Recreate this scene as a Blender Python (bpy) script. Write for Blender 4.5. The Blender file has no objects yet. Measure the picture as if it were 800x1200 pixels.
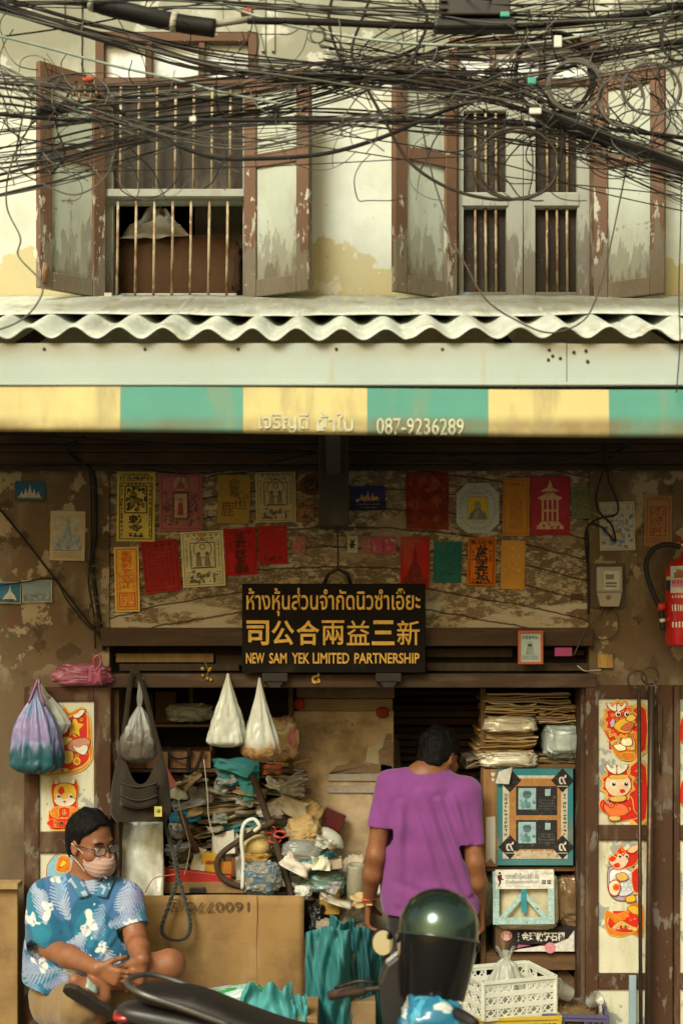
import bpy, math, random
import numpy as np
from mathutils import Vector, Matrix, noise
R = math.radians
scene = bpy.context.scene
COL = scene.collection

# ------------------------------------------------------------------ camera
DIST, FPX, ZCAM, HOR = 6.29, 1667.0, 2.2, 720.0
cam = bpy.data.cameras.new('camera')
cam.sensor_fit = 'VERTICAL'; cam.sensor_height = 36; cam.lens = 50
cam.shift_y = (HOR - 600) / 1200.0
cam.clip_start = 0.1; cam.clip_end = 400
cam.dof.use_dof = True; cam.dof.focus_distance = DIST - 0.02; cam.dof.aperture_fstop = 1.4
cam_ob = bpy.data.objects.new('camera', cam); COL.objects.link(cam_ob)
cam_ob.location = (0, -DIST, ZCAM); cam_ob.rotation_euler = (R(90), 0, 0)
scene.camera = cam_ob

# ------------------------------------------------------------------ sky, sun, exposure
SUN_EL, SUN_AZ = 42, 27          # the soft sun stands high behind the photographer, a little left
world = bpy.data.worlds.new('World'); scene.world = world; world.use_nodes = True
wn = world.node_tree; wn.nodes.clear()
sky = wn.nodes.new('ShaderNodeTexSky'); sky.sky_type = 'NISHITA'; sky.sun_disc = False
sky.sun_elevation = R(SUN_EL); sky.sun_rotation = R(180 + SUN_AZ)
sky.air_density = 1.6; sky.dust_density = 5.0; sky.ozone_density = 0.6
tint = wn.nodes.new('ShaderNodeMix'); tint.data_type = 'RGBA'; tint.blend_type = 'MULTIPLY'
tint.inputs[0].default_value = 1.0; tint.inputs[7].default_value = (1.0, 0.83, 0.52, 1)
bg = wn.nodes.new('ShaderNodeBackground'); bg.inputs[1].default_value = 0.075
wo = wn.nodes.new('ShaderNodeOutputWorld')
wn.links.new(sky.outputs[0], tint.inputs[6]); wn.links.new(tint.outputs[2], bg.inputs[0])
wn.links.new(bg.outputs[0], wo.inputs[0])
sun = bpy.data.lights.new('sun', 'SUN'); sun.energy = 1.5; sun.angle = R(24); sun.color = (0.85, 0.99, 0.99)
sun_ob = bpy.data.objects.new('sun', sun); COL.objects.link(sun_ob)
_d = Vector((math.sin(R(SUN_AZ)) * math.cos(R(SUN_EL)), math.cos(R(SUN_AZ)) * math.cos(R(SUN_EL)), -math.sin(R(SUN_EL))))
sun_ob.rotation_euler = _d.to_track_quat('-Z', 'Y').to_euler(); sun_ob.location = (0, -4, 9)
vs = scene.view_settings; vs.view_transform = 'Standard'; vs.look = 'None'; vs.gamma = 1
vs.exposure = 1.12; vs.use_curve_mapping = False
scene.cycles.max_bounces = 7; scene.cycles.transparent_max_bounces = 12
scene.cycles.diffuse_bounces = 4; scene.cycles.glossy_bounces = 3; scene.cycles.transmission_bounces = 4
scene.cycles.caustics_reflective = False; scene.cycles.caustics_refractive = False
scene.cycles.use_denoising = True

# ------------------------------------------------------------------ measuring: a pixel of the 800x1200 photo at depth Y
def at(px, py, Y=0.0):
    s = FPX / (DIST + Y)
    return Vector(((px - 400) / s, Y, ZCAM + (HOR - py) / s))
def m2(n, Y=0.0):                 # n pixels at depth Y in metres
    return n * (DIST + Y) / FPX

# ------------------------------------------------------------------ materials
MATS = {}
def srgb(h):
    h = h.lstrip('#'); v = [int(h[i:i + 2], 16) / 255 for i in (0, 2, 4)]
    return tuple(c / 12.92 if c <= .04045 else ((c + .055) / 1.055) ** 2.4 for c in v)
def W(name, base, patches=(), rough=.7, bump=.15, bs=60, bst=(1, 1, 1), var=.12, vs_=3.0, vst=(1, 1, 1), metallic=0.0,
      alpha=1.0, coat=0.0, trans=0.0, spec=.5, sheen=0.0, sss=0.0, extra=None):
    """one weathered procedural material: base (colour or 'vcol'), broad variation, patches of other colours, bump"""
    m = bpy.data.materials.new(name); m.use_nodes = True
    nt = m.node_tree; N = nt.nodes; L = nt.links; N.clear()
    out = N.new('ShaderNodeOutputMaterial'); bs_ = N.new('ShaderNodeBsdfPrincipled')
    L.new(bs_.outputs[0], out.inputs[0])
    geo = N.new('ShaderNodeNewGeometry')
    def scaled(st):
        if st == (1, 1, 1): return geo.outputs['Position']
        v = N.new('ShaderNodeVectorMath'); v.operation = 'MULTIPLY'; v.inputs[1].default_value = st
        L.new(geo.outputs['Position'], v.inputs[0]); return v.outputs[0]
    def nz(scale, st=(1, 1, 1), detail=5, rough_=.6):
        n = N.new('ShaderNodeTexNoise'); n.inputs['Scale'].default_value = scale
        n.inputs['Detail'].default_value = detail; n.inputs['Roughness'].default_value = rough_
        L.new(scaled(st), n.inputs['Vector']); return n.outputs['Fac']
    def mp(v, a, b, c=0., d=1., smooth=True):
        r = N.new('ShaderNodeMapRange'); r.interpolation_type = 'SMOOTHSTEP' if smooth else 'LINEAR'
        r.inputs[1].default_value = a; r.inputs[2].default_value = b; r.inputs[3].default_value = c; r.inputs[4].default_value = d
        L.new(v, r.inputs[0]); return r.outputs[0]
    def mul(a, b):
        r = N.new('ShaderNodeMath'); r.operation = 'MULTIPLY'
        for i, x in enumerate((a, b)):
            if isinstance(x, (int, float)): r.inputs[i].default_value = x
            else: L.new(x, r.inputs[i])
        return r.outputs[0]
    def mixc(f, a, b, mode='MIX'):
        r = N.new('ShaderNodeMix'); r.data_type = 'RGBA'; r.blend_type = mode
        for i, x in ((0, f), (6, a), (7, b)):
            if hasattr(x, 'links') or hasattr(x, 'is_linked'): L.new(x, r.inputs[i])
            elif i == 0: r.inputs[0].default_value = x
            else: r.inputs[i].default_value = (*x, 1)
        return r.outputs[2]
    if base == 'vcol':
        at_ = N.new('ShaderNodeAttribute'); at_.attribute_name = 'Col'; col = at_.outputs['Color']
    else:
        rgb = N.new('ShaderNodeRGB'); rgb.outputs[0].default_value = (*base, 1); col = rgb.outputs[0]
    v = mp(nz(vs_, vst), .3, .7, 1 - var, 1 + var, False)
    col = mixc(1.0, col, v, 'MULTIPLY')
    hsum = None
    for p in patches:
        nv = nz(p['s'], p.get('st', (1, 1, 1)), p.get('det', 6), p.get('ro', .62))
        if 'zt' in p:            # wear that spreads towards one height, with a sharp ragged edge
            sx = N.new('ShaderNodeSeparateXYZ'); L.new(geo.outputs['Position'], sx.inputs[0])
            ad = N.new('ShaderNodeMath'); ad.operation = 'ADD'; L.new(nv, ad.inputs[0]); L.new(mp(sx.outputs[2], p['zt'][0], p['zt'][1], -.22, .30, False), ad.inputs[1]); nv = ad.outputs[0]
        f = mp(nv, p['lo'], p['hi'])
        if 'z' in p:
            sx = N.new('ShaderNodeSeparateXYZ'); L.new(geo.outputs['Position'], sx.inputs[0])
            f = mul(f, mp(sx.outputs[2], p['z'][0], p['z'][1], 0, 1))
        if 'a' in p: f = mul(f, p['a'])
        col = mixc(f, col, p['c'])
    if extra: col, xb = extra(N, L, geo, col, dict(nz=nz, mp=mp, mul=mul, mixc=mixc, scaled=scaled))
    else: xb = None
    L.new(col, bs_.inputs['Base Color'])
    bs_.inputs['Roughness'].default_value = rough; bs_.inputs['Metallic'].default_value = metallic
    bs_.inputs['Specular IOR Level'].default_value = spec
    if coat: bs_.inputs['Coat Weight'].default_value = coat; bs_.inputs['Coat Roughness'].default_value = .06
    if sheen: bs_.inputs['Sheen Weight'].default_value = sheen
    if sss:
        bs_.inputs['Subsurface Weight'].default_value = sss; bs_.inputs['Subsurface Scale'].default_value = .006
        bs_.inputs['Subsurface Radius'].default_value = (1, .35, .2)
    if bump:
        b = N.new('ShaderNodeBump'); b.inputs['Strength'].default_value = bump; b.inputs['Distance'].default_value = .004
        h = nz(bs, bst, 6, .65)
        if xb is not None:
            a_ = N.new('ShaderNodeMath'); a_.operation = 'ADD'; L.new(h, a_.inputs[0]); L.new(xb, a_.inputs[1]); h = a_.outputs[0]
        L.new(h, b.inputs['Height']); L.new(b.outputs[0], bs_.inputs['Normal'])
    if trans or alpha < 1:
        last = bs_.outputs[0]
        if trans:
            t = N.new('ShaderNodeBsdfTranslucent'); L.new(col, t.inputs[0])
            mx = N.new('ShaderNodeMixShader'); mx.inputs[0].default_value = trans
            L.new(last, mx.inputs[1]); L.new(t.outputs[0], mx.inputs[2]); last = mx.outputs[0]
        if alpha < 1:
            t = N.new('ShaderNodeBsdfTransparent'); mx = N.new('ShaderNodeMixShader'); mx.inputs[0].default_value = alpha
            L.new(t.outputs[0], mx.inputs[1]); L.new(last, mx.inputs[2]); last = mx.outputs[0]
        L.new(last, out.inputs[0])
    MATS[name] = m
    return m

# general purpose surfaces that take their own colour from the mesh ("Col")
PAPER = W('paper', 'vcol', [dict(c=(.30, .22, .11), s=5, lo=.52, hi=.85, a=.45)], rough=.85, bump=.25, bs=30, var=.12, vs_=9, spec=.2)
DECAL = W('decal', 'vcol', [dict(c=(.20, .10, .03), s=40, lo=.6, hi=.75, a=.3)], rough=.42, bump=.25, bs=60, var=.16, vs_=22, spec=.3)
INK = W('printed_ink', 'vcol', [dict(c=(.30, .22, .12), s=70, lo=.56, hi=.7, a=.4)], rough=.75, bump=0, var=.2, vs_=50, spec=.25)
FOIL = W('foil_print', 'vcol', rough=.26, bump=.5, bs=50, var=.18, vs_=25, metallic=.12, spec=.6)
CARD = W('cardboard', 'vcol', [dict(c=(.15, .085, .035), s=3.2, lo=.42, hi=.72, a=.75), dict(c=(.36, .25, .12), s=9, st=(1, 1, .4), lo=.56, hi=.72, a=.5), dict(c=(.16, .10, .05), s=30, lo=.68, hi=.74, a=.5)],
         rough=.8, bump=.45, bs=16, bst=(1, 1, 3), var=.16, vs_=2.5, spec=.25)
CLOTH = W('cloth', 'vcol', rough=.9, bump=.25, bs=260, var=.14, vs_=12, spec=.15, sheen=.15)
PLAST = W('plastic', 'vcol', [dict(c=(.12, .10, .07), s=14, lo=.6, hi=.8, a=.4)], rough=.42, bump=.08, bs=40, var=.1, vs_=7)
GLOSS = W('gloss_paint', 'vcol', [dict(c=(.10, .09, .07), s=18, lo=.62, hi=.8, a=.35)], rough=.18, bump=.03, bs=25, var=.06, coat=.6)
FILM = W('plastic_film', 'vcol', rough=.2, bump=.9, bs=34, var=.08, vs_=9, alpha=.72, trans=.3, spec=.7)
SACK = W('plastic_sack', 'vcol', [dict(c=(.10, .09, .06), s=9, lo=.58, hi=.8, a=.3)], rough=.3, bump=.7, bs=26, var=.12, vs_=9, trans=.2, spec=.6)
TARP = W('tarpaulin', 'vcol', [dict(c=(.08, .10, .09), s=8, lo=.52, hi=.75, a=.5)], rough=.55, bump=.6, bs=20, var=.16, vs_=7, trans=.1, spec=.3)
METAL = W('worn_metal', 'vcol', [dict(c=(.16, .09, .04), s=25, lo=.5, hi=.72, a=.7)], rough=.45, bump=.15, bs=90, var=.18, vs_=12, metallic=.75)
RUBBER = W('rubber', 'vcol', rough=.65, bump=.1, bs=120, var=.15, vs_=20, spec=.3)
WOOD = W('bare_wood', 'vcol', [dict(c=(.06, .04, .022), s=7, lo=.5, hi=.8, a=.7)], rough=.8, bump=.3, bs=26, bst=(6, 6, .8), var=.25, vs_=9, vst=(5, 5, .7), spec=.2)
PLANK = W('plank_wood', 'vcol', [dict(c=(.05, .035, .02), s=7, lo=.5, hi=.8, a=.7)], rough=.8, bump=.3, bs=26, bst=(.7, 6, 6), var=.25, vs_=9, vst=(.6, 5, 5), spec=.2)
CHROME = W('chrome', 'vcol', rough=.08, bump=0, var=.03, metallic=1.0)

# ------------------------------------------------------------------ objects
LOC = {}
def _link(name, data, loc, parent):
    o = bpy.data.objects.new(name, data); COL.objects.link(o)
    o.location = Vector(loc) - (LOC[parent.name] if parent else Vector((0, 0, 0)))
    if parent: o.parent = parent
    LOC[o.name] = Vector(loc)
    return o
def tag(o, label=None, cat=None, group=None, kind=None):
    if label: o['label'] = label
    if cat: o['category'] = cat
    if group: o['group'] = group
    if kind: o['kind'] = kind
    return o
def thing(name, label, cat, loc, group=None):
    return tag(_link(name, None, loc, None), label, cat, group)

def catmull(pts, n=6, closed=False):
    P_ = [Vector(p) for p in pts]; out = []
    k = len(P_)
    if k < 3 and not closed: return P_
    rng = range(k if closed else k - 1)
    for i in rng:
        if closed: a, b, c, d = P_[(i - 1) % k], P_[i], P_[(i + 1) % k], P_[(i + 2) % k]
        else:
            b, c = P_[i], P_[i + 1]
            a = P_[i - 1] if i > 0 else b * 2 - c
            d = P_[i + 2] if i + 2 < k else c * 2 - b
        for j in range(n):
            t = j / n
            out.append(.5 * ((2 * b) + (c - a) * t + (2 * a - 5 * b + 4 * c - d) * t * t + (3 * b - a - 3 * c + d) * t ** 3))
    if not closed: out.append(P_[-1])
    return out

class M:
    """collects geometry in world coordinates; build() links it as ONE mesh object"""
    def __init__(self, col=(.5, .5, .5)):
        self.v = []; self.f = []; self.c = []; self.sm = []; self.col = col; self.vc = None
    def add(self, verts, faces, col=None, smooth=False):
        o = len(self.v); self.v.extend([tuple(p) for p in verts])
        c = col or self.col
        for f in faces:
            self.f.append([i + o for i in f]); self.c.append(c); self.sm.append(smooth)
        return self
    def box(self, a, b, col=None, rot=None, about=None):
        (x0, y0, z0), (x1, y1, z1) = a, b
        V = [Vector(p) for p in ((x0, y0, z0), (x1, y0, z0), (x1, y1, z0), (x0, y1, z0), (x0, y0, z1), (x1, y0, z1), (x1, y1, z1), (x0, y1, z1))]
        if rot is not None:
            c = Vector(about) if about is not None else (V[0] + V[6]) / 2
            V = [c + rot @ (p - c) for p in V]
        return self.add(V, [(0, 1, 5, 4), (1, 2, 6, 5), (2, 3, 7, 6), (3, 0, 4, 7), (4, 5, 6, 7), (3, 2, 1, 0)], col)
    def pbox(self, px0, py0, px1, py1, Y, depth, col=None):      # a box whose FRONT face covers those photo pixels at depth Y
        a, b = at(px0, py1, Y), at(px1, py0, Y)
        return self.box((a.x, Y, a.z), (b.x, Y + depth, b.z), col)
    def beam(self, p, q, w, h, col=None, up=(0, 0, 1)):
        p, q = Vector(p), Vector(q); d = (q - p).normalized(); u = Vector(up)
        s = d.cross(u).normalized(); u = s.cross(d).normalized()
        V = []
        for e in (p, q):
            for (a, b) in ((-1, -1), (1, -1), (1, 1), (-1, 1)): V.append(e + s * (a * w / 2) + u * (b * h / 2))
        return self.add(V, [(0, 1, 2, 3)[::-1], (4, 5, 6, 7), (0, 1, 5, 4), (1, 2, 6, 5), (2, 3, 7, 6), (3, 0, 4, 7)], col)
    def tube(self, path, r, seg=8, col=None, closed=False, caps=True):
        P_ = [Vector(p) for p in path]; n = len(P_)
        rr = r if hasattr(r, '__len__') else [r] * n
        V = []; F_ = []; prev = None
        for i, p in enumerate(P_):
            if closed: t = P_[(i + 1) % n] - P_[i - 1]
            else: t = P_[min(i + 1, n - 1)] - P_[max(i - 1, 0)]
            if t.length < 1e-9: t = Vector((1, 0, 0))
            t.normalize()
            if prev is None:
                a = Vector((0, 0, 1)) if abs(t.z) < .9 else Vector((0, 1, 0))
                u = t.cross(a).normalized()
            else:
                u = prev - t * prev.dot(t)
                u = u.normalized() if u.length > 1e-6 else t.orthogonal().normalized()
            prev = u; w = t.cross(u)
            for k in range(seg):
                an = 2 * math.pi * k / seg
                V.append(p + (u * math.cos(an) + w * math.sin(an)) * rr[i])
        for i in range(n if closed else n - 1):
            j = (i + 1) % n
            for k in range(seg):
                k2 = (k + 1) % seg
                F_.append((i * seg + k, i * seg + k2, j * seg + k2, j * seg + k))
        if caps and not closed:
            F_.append(tuple(range(seg))[::-1]); F_.append(tuple((n - 1) * seg + k for k in range(seg)))
        return self.add(V, F_, col, True)
    def grid(self, pts, col=None, smooth=True, closed_u=False, cols=None):   # pts[row][col]
        nr, nc = len(pts), len(pts[0]); V = [p for row in pts for p in row]; o = len(self.v)
        self.v.extend([tuple(p) for p in V])
        for i in range(nr - 1):
            for j in range(nc if closed_u else nc - 1):
                j2 = (j + 1) % nc
                self.f.append([o + i * nc + j, o + i * nc + j2, o + (i + 1) * nc + j2, o + (i + 1) * nc + j])
                self.c.append(cols(i, j) if cols else (col or self.col)); self.sm.append(smooth)
        return self
    def lathe(self, prof, o, axis=(0, 0, 1), seg=24, col=None, capped=True):     # prof: (radius, height)
        o = Vector(o); ax = Vector(axis).normalized(); u = ax.orthogonal().normalized(); w = ax.cross(u)
        rows = []
        for r, h in prof:
            rows.append([o + ax * h + (u * math.cos(2 * math.pi * k / seg) + w * math.sin(2 * math.pi * k / seg)) * max(r, 1e-4) for k in range(seg)])
        self.grid(rows, col, True, True)
        return self
    def prism(self, outline, y0, y1, col=None):              # outline of (x, z) points, between depths
        n = len(outline)
        V = [(p[0], y0, p[1]) for p in outline] + [(p[0], y1, p[1]) for p in outline]
        F_ = [tuple(range(n)), tuple(range(2 * n - 1, n - 1, -1))]
        F_ += [(i, i + n, (i + 1) % n + n, (i + 1) % n) for i in range(n)]
        return self.add(V, F_, col)
    def build(self, name, mat, parent=None, loc=None, bevel=0, solid=0, sub=0):
        me = bpy.data.meshes.new(name)
        V = np.array(self.v, dtype=np.float32).reshape(-1, 3)
        if loc is None:
            lo, hi = V.min(0), V.max(0); loc = ((lo[0] + hi[0]) / 2, (lo[1] + hi[1]) / 2, lo[2] if parent is None else (lo[2] + hi[2]) / 2)
        loc = Vector([float(a) for a in loc])
        V = V - np.array(loc, dtype=np.float32)
        lens = np.fromiter((len(f) for f in self.f), dtype=np.int32, count=len(self.f))
        idx = np.fromiter((i for f in self.f for i in f), dtype=np.int32, count=int(lens.sum()))
        me.vertices.add(len(V)); me.vertices.foreach_set('co', V.ravel())
        me.loops.add(len(idx)); me.loops.foreach_set('vertex_index', idx)
        st = np.zeros(len(lens), dtype=np.int32); st[1:] = np.cumsum(lens)[:-1]
        me.polygons.add(len(lens)); me.polygons.foreach_set('loop_start', st)
        me.polygons.foreach_set('use_smooth', np.array(self.sm, dtype=bool))
        me.update(calc_edges=True)
        if self.vc is not None:
            ca = me.color_attributes.new('Col', 'FLOAT_COLOR', 'POINT')
            a = np.ones((len(V), 4), dtype=np.float32); a[:, :3] = self.vc
        else:
            ca = me.color_attributes.new('Col', 'FLOAT_COLOR', 'CORNER')
            a = np.ones((len(idx), 4), dtype=np.float32)
            a[:, :3] = np.repeat(np.array(self.c, dtype=np.float32).reshape(-1, 3), lens, axis=0)
        ca.data.foreach_set('color', a.ravel())
        me.validate()
        me.materials.append(mat)
        o = _link(name, me, loc, parent)
        if solid:
            s = o.modifiers.new('thickness', 'SOLIDIFY'); s.thickness = solid; s.offset = 0
        if sub:
            s = o.modifiers.new('sub', 'SUBSURF'); s.levels = sub; s.render_levels = sub
        if bevel:
            b = o.modifiers.new('bevel', 'BEVEL'); b.width = bevel; b.segments = 2; b.limit_method = 'ANGLE'; b.angle_limit = R(40)
        return o

def text_geo(s, bold=0.0, extrude=0.0, shear=0.0, bevel=0.0, space=1.0):
    c = bpy.data.curves.new('txt', 'FONT'); c.body = s; c.offset = bold; c.extrude = extrude; c.resolution_u = 3
    c.shear = shear; c.bevel_depth = bevel; c.bevel_resolution = 0; c.space_character = space
    o = bpy.data.objects.new('txt', c); me = o.to_mesh()
    V = np.zeros(len(me.vertices) * 3, dtype=np.float32); me.vertices.foreach_get('co', V); V = V.reshape(-1, 3).copy()
    F_ = [tuple(p.vertices) for p in me.polygons]
    o.to_mesh_clear(); bpy.data.objects.remove(o); bpy.data.curves.remove(c)
    return V, F_
def text_box(m, s, a, b, col, bold=0.0, depth=0.0, keep=False, bevel=0.0, y=None, fn=None, space=1.0, rot90=False):
    """flat lettering filling the rectangle a (lower left) to b (upper right), both on the wall plane x-z"""
    V, F_ = text_geo(s, bold, .5 if depth else 0, 0, bevel, space)
    if not len(V): return
    lo, hi = V.min(0), V.max(0); w, h = max(hi[0] - lo[0], 1e-6), max(hi[1] - lo[1], 1e-6)
    X0, Z0, X1, Z1 = a[0], a[-1], b[0], b[-1]
    y = a[1] if (y is None and len(a) == 3) else (y or 0)
    if keep:
        k = min((X1 - X0) / w, (Z1 - Z0) / h)
        cx, cz = (X0 + X1) / 2, (Z0 + Z1) / 2
        X0, X1, Z0, Z1 = cx - k * w / 2, cx + k * w / 2, cz - k * h / 2, cz + k * h / 2
    out = []
    for p in V:
        x = X0 + (p[0] - lo[0]) / w * (X1 - X0); z = Z0 + (p[1] - lo[1]) / h * (Z1 - Z0)
        yy = y - (p[2] * depth if depth else 0)
        out.append(fn(x, yy, z) if fn else (x, yy, z))
    m.add(out, F_, col)
def jit(c, a=.1, rng=random):
    k = 1 + rng.uniform(-a, a); return tuple(max(0, min(1, x * k * (1 + rng.uniform(-a, a) * .3))) for x in c)
# ================================================================== SETTING
def zat(py, Y=0.0): return at(0, py, Y).z
def xat(px, Y=0.0): return at(px, 0, Y).x

asph = W('asphalt', (.055, .053, .05), [dict(c=(.09, .085, .075), s=2, lo=.45, hi=.75), dict(c=(.03, .03, .03), s=.7, lo=.5, hi=.8, a=.6)], rough=.85, bump=.5, bs=140)
conc = W('pavement_concrete', (.26, .235, .19), [dict(c=(.12, .11, .09), s=2.5, lo=.48, hi=.75), dict(c=(.34, .31, .26), s=9, lo=.55, hi=.7, a=.6)], rough=.85, bump=.4, bs=60)
g = M(); g.add([(-150, -150, -.12), (150, -150, -.12), (150, 150, -.12), (-150, 150, -.12)], [(0, 1, 2, 3)])
tag(g.build('street', asph), kind='structure')
g = M(); g.box((-30, -2.7, -.115), (30, 0.0, -.004)); tag(g.build('pavement', conc, bevel=.012), kind='structure')

# ================================================================== SHOPHOUSE
house = thing('shophouse', 'old two storey shophouse with stained cream plaster above and a brown open shopfront below', 'building', (0, 0, 0))

WALL = W('upper_plaster', (.72, .75, .64), [
    dict(c=(.60, .47, .17), s=3.6, lo=.58, hi=.605, zt=(4.05, 3.66), a=.8),
    dict(c=(.45, .47, .37), s=1.3, lo=.40, hi=.72, a=.75),
    dict(c=(.34, .30, .20), s=2.2, st=(2.2, 2, .35), lo=.56, hi=.80, a=.75),
    dict(c=(.25, .25, .17), s=1.8, lo=.22, hi=.56, z=(4.30, 4.70), a=.85),
    dict(c=(.80, .80, .70), s=5, lo=.56, hi=.6, a=.5),
    dict(c=(.40, .37, .28), s=26, lo=.665, hi=.70, a=.7),
    dict(c=(.30, .27, .2), s=11, lo=.66, hi=.69, z=(4.0, 3.5))], rough=.9, bump=.35, bs=18, var=.1, vs_=2.2, spec=.2)
PIER = W('bare_plaster', (.155, .108, .060), [
    dict(c=(.105, .08, .05), s=1.7, lo=.42, hi=.72, a=.85),
    dict(c=(.30, .25, .16), s=2.6, st=(1.6, 1.6, .8), lo=.5, hi=.68, a=.7),
    dict(c=(.40, .33, .21), s=5.5, lo=.545, hi=.57, z=(1.85, 2.1), a=.85), dict(c=(.075, .05, .028), s=7, lo=.56, hi=.60, z=(1.8, 2.1), a=.8),
    dict(c=(.19, .075, .035), s=4.5, lo=.585, hi=.61, z=(1.9, 2.1), a=.7),
    dict(c=(.07, .055, .035), s=1.3, lo=.40, hi=.66, z=(1.75, 1.2), a=.9),
    dict(c=(.07, .05, .03), s=20, lo=.68, hi=.70, a=.7)], rough=.92, bump=.5, bs=14, var=.14, vs_=2.5, spec=.15)
def arch_extra(N, L, geo, col, h):
    """flat arch of thin courses: rings about a centre far below, flaked white limewash over dark boards"""
    sx = N.new('ShaderNodeSeparateXYZ'); L.new(geo.outputs['Position'], sx.inputs[0])
    def ma(op, a, b=None):
        r = N.new('ShaderNodeMath'); r.operation = op
        for i, x in enumerate((a, b)):
            if x is None: continue
            if isinstance(x, (int, float)): r.inputs[i].default_value = x
            else: L.new(x, r.inputs[i])
        return r.outputs[0]
    zz = ma('SUBTRACT', sx.outputs[2], -1.55)
    wob = ma('MULTIPLY', ma('SUBTRACT', h['nz'](4.0), .5), .05)
    rad = ma('ADD', ma('SQRT', ma('ADD', ma('MULTIPLY', sx.outputs[0], sx.outputs[0]), ma('MULTIPLY', zz, zz))), wob)
    fr = ma('FRACT', ma('DIVIDE', rad, .088))
    edge = ma('ABSOLUTE', ma('SUBTRACT', fr, .5))
    joint = h['mp'](edge, .44, .475)
    row = ma('FLOOR', ma('DIVIDE', rad, .088))
    wn_ = N.new('ShaderNodeTexWhiteNoise'); wn_.noise_dimensions = '1D'; L.new(row, wn_.inputs['W'])
    mixr = N.new('ShaderNodeMix'); mixr.data_type = 'RGBA'; L.new(wn_.outputs['Value'], mixr.inputs[0])
    mixr.inputs[6].default_value = (.12, .082, .045, 1); mixr.inputs[7].default_value = (.25, .18, .105, 1)
    c = h['mixc'](.75, col, mixr.outputs[2])
    flake = h['mp'](h['nz'](30, (.8, 1, 1.5), 8, .8), .49, .54)
    big = h['mp'](h['nz'](3.6, (.8, 1, 1.8), 7, .7), .34, .52)
    f2 = h['mul'](flake, big)
    c = h['mixc'](h['mul'](f2, .92), c, (.52, .43, .28))
    smooth_pl = h['mp'](h['nz'](2.6, (.7, 1, 1.3), 7, .7), .575, .59)
    c = h['mixc'](h['mul'](smooth_pl, .75), c, (.33, .26, .155))
    low = h['mp'](sx.outputs[2], 2.27, 2.24)
    band = h['mul'](low, h['mp'](h['nz'](5, (.6, 1, 2)), .5, .54))
    c = h['mixc'](band, c, (.55, .50, .37))
    c = h['mixc'](h['mul'](joint, .8), c, (.05, .034, .02))
    hb = ma('SUBTRACT', ma('MULTIPLY', f2, .5), ma('MULTIPLY', joint, 1.4))
    return c, hb
ARCH = W('flaked_arch', (.2, .15, .09), rough=.92, bump=.6, bs=30, var=.2, vs_=3, spec=.15, extra=arch_extra)
BEAMW = W('dark_beam_wood', (.062, .037, .020), [dict(c=(.13, .088, .05), s=5, st=(.5, 3, 3), lo=.5, hi=.72, a=.8), dict(c=(.03, .022, .015), s=3, lo=.5, hi=.75, a=.8)],
          rough=.8, bump=.35, bs=20, bst=(.6, 5, 5), var=.22, vs_=6, vst=(.5, 4, 4), spec=.25)
DOORW = W('brown_door_paint', (.068, .032, .015), [
    dict(c=(.18, .16, .125), s=9, st=(1.6, 1.6, .7), lo=.56, hi=.60, a=.85),
    dict(c=(.055, .032, .018), s=2.5, lo=.45, hi=.75, a=.7),
    dict(c=(.24, .20, .13), s=42, lo=.69, hi=.71, a=.8),
    dict(c=(.15, .10, .06), s=4, st=(2, 2, .5), lo=.55, hi=.66, a=.6)], rough=.75, spec=.2, bump=.4, bs=22, bst=(3, 3, .8), var=.15, vs_=4)
PANELP = W('cream_door_paint', (.60, .585, .42), [
    dict(c=(.25, .27, .25), s=10, st=(1, 1, .8), lo=.575, hi=.60, a=.9), dict(c=(.30, .23, .12), s=5, st=(2, 2, .5), lo=.55, hi=.75, a=.7),
    dict(c=(.50, .44, .26), s=4, st=(2, 2, .6), lo=.48, hi=.75, a=.6),
    dict(c=(.25, .25, .19), s=34, lo=.645, hi=.66, a=.8)], rough=.6, bump=.3, bs=18, var=.1)
SHUT = W('brown_shutter_paint', (.165, .085, .045), [
    dict(c=(.56, .55, .44), s=15, st=(2, 2, .7), lo=.69, hi=.71, zt=(4.9, 3.4), a=.95),
    dict(c=(.21, .18, .125), s=7, st=(2.5, 2.5, .5), lo=.60, hi=.64, zt=(4.15, 3.62), a=.95),
    dict(c=(.20, .105, .05), s=3, lo=.45, hi=.75, a=.6),
    dict(c=(.55, .53, .42), s=30, lo=.655, hi=.68, a=.85)], rough=.75, bump=.4, bs=24, bst=(4, 4, .8), var=.15, vs_=5)
SHPAN = W('pale_shutter_panel', (.52, .56, .45), [
    dict(c=(.24, .22, .165), s=9, st=(2.5, 2.5, .5), lo=.60, hi=.635, zt=(4.15, 3.64), a=.65), dict(c=(.16, .125, .085), s=12, st=(2.5, 2.5, .4), lo=.66, hi=.72, zt=(3.95, 3.62), a=.7),
    dict(c=(.42, .40, .29), s=4, st=(2, 2, .5), lo=.45, hi=.7, a=.7),
    dict(c=(.30, .27, .2), s=22, lo=.63, hi=.66, a=.8)], rough=.8, bump=.35, bs=22, bst=(3, 3, .8), var=.12)
SASH = W('pale_sash_paint', (.38, .385, .31), [
    dict(c=(.20, .175, .13), s=9, st=(3, 3, .5), lo=.60, hi=.65, zt=(4.3, 3.6), a=.9),
    dict(c=(.33, .45, .42), s=5, lo=.58, hi=.66, a=.6),
    dict(c=(.30, .28, .21), s=5, st=(3, 3, .4), lo=.50, hi=.72, a=.8)], rough=.75, bump=.3, bs=24, bst=(4, 4, .8), var=.12)
SASHB = W('old_brown_frame', (.125, .066, .032), [dict(c=(.30, .26, .19), s=8, st=(3, 3, .6), lo=.5, hi=.62, z=(4.6, 3.7), a=.9), dict(c=(.50, .47, .36), s=26, lo=.64, hi=.67, a=.8)],
          rough=.8, bump=.3, bs=24, var=.15)
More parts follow.
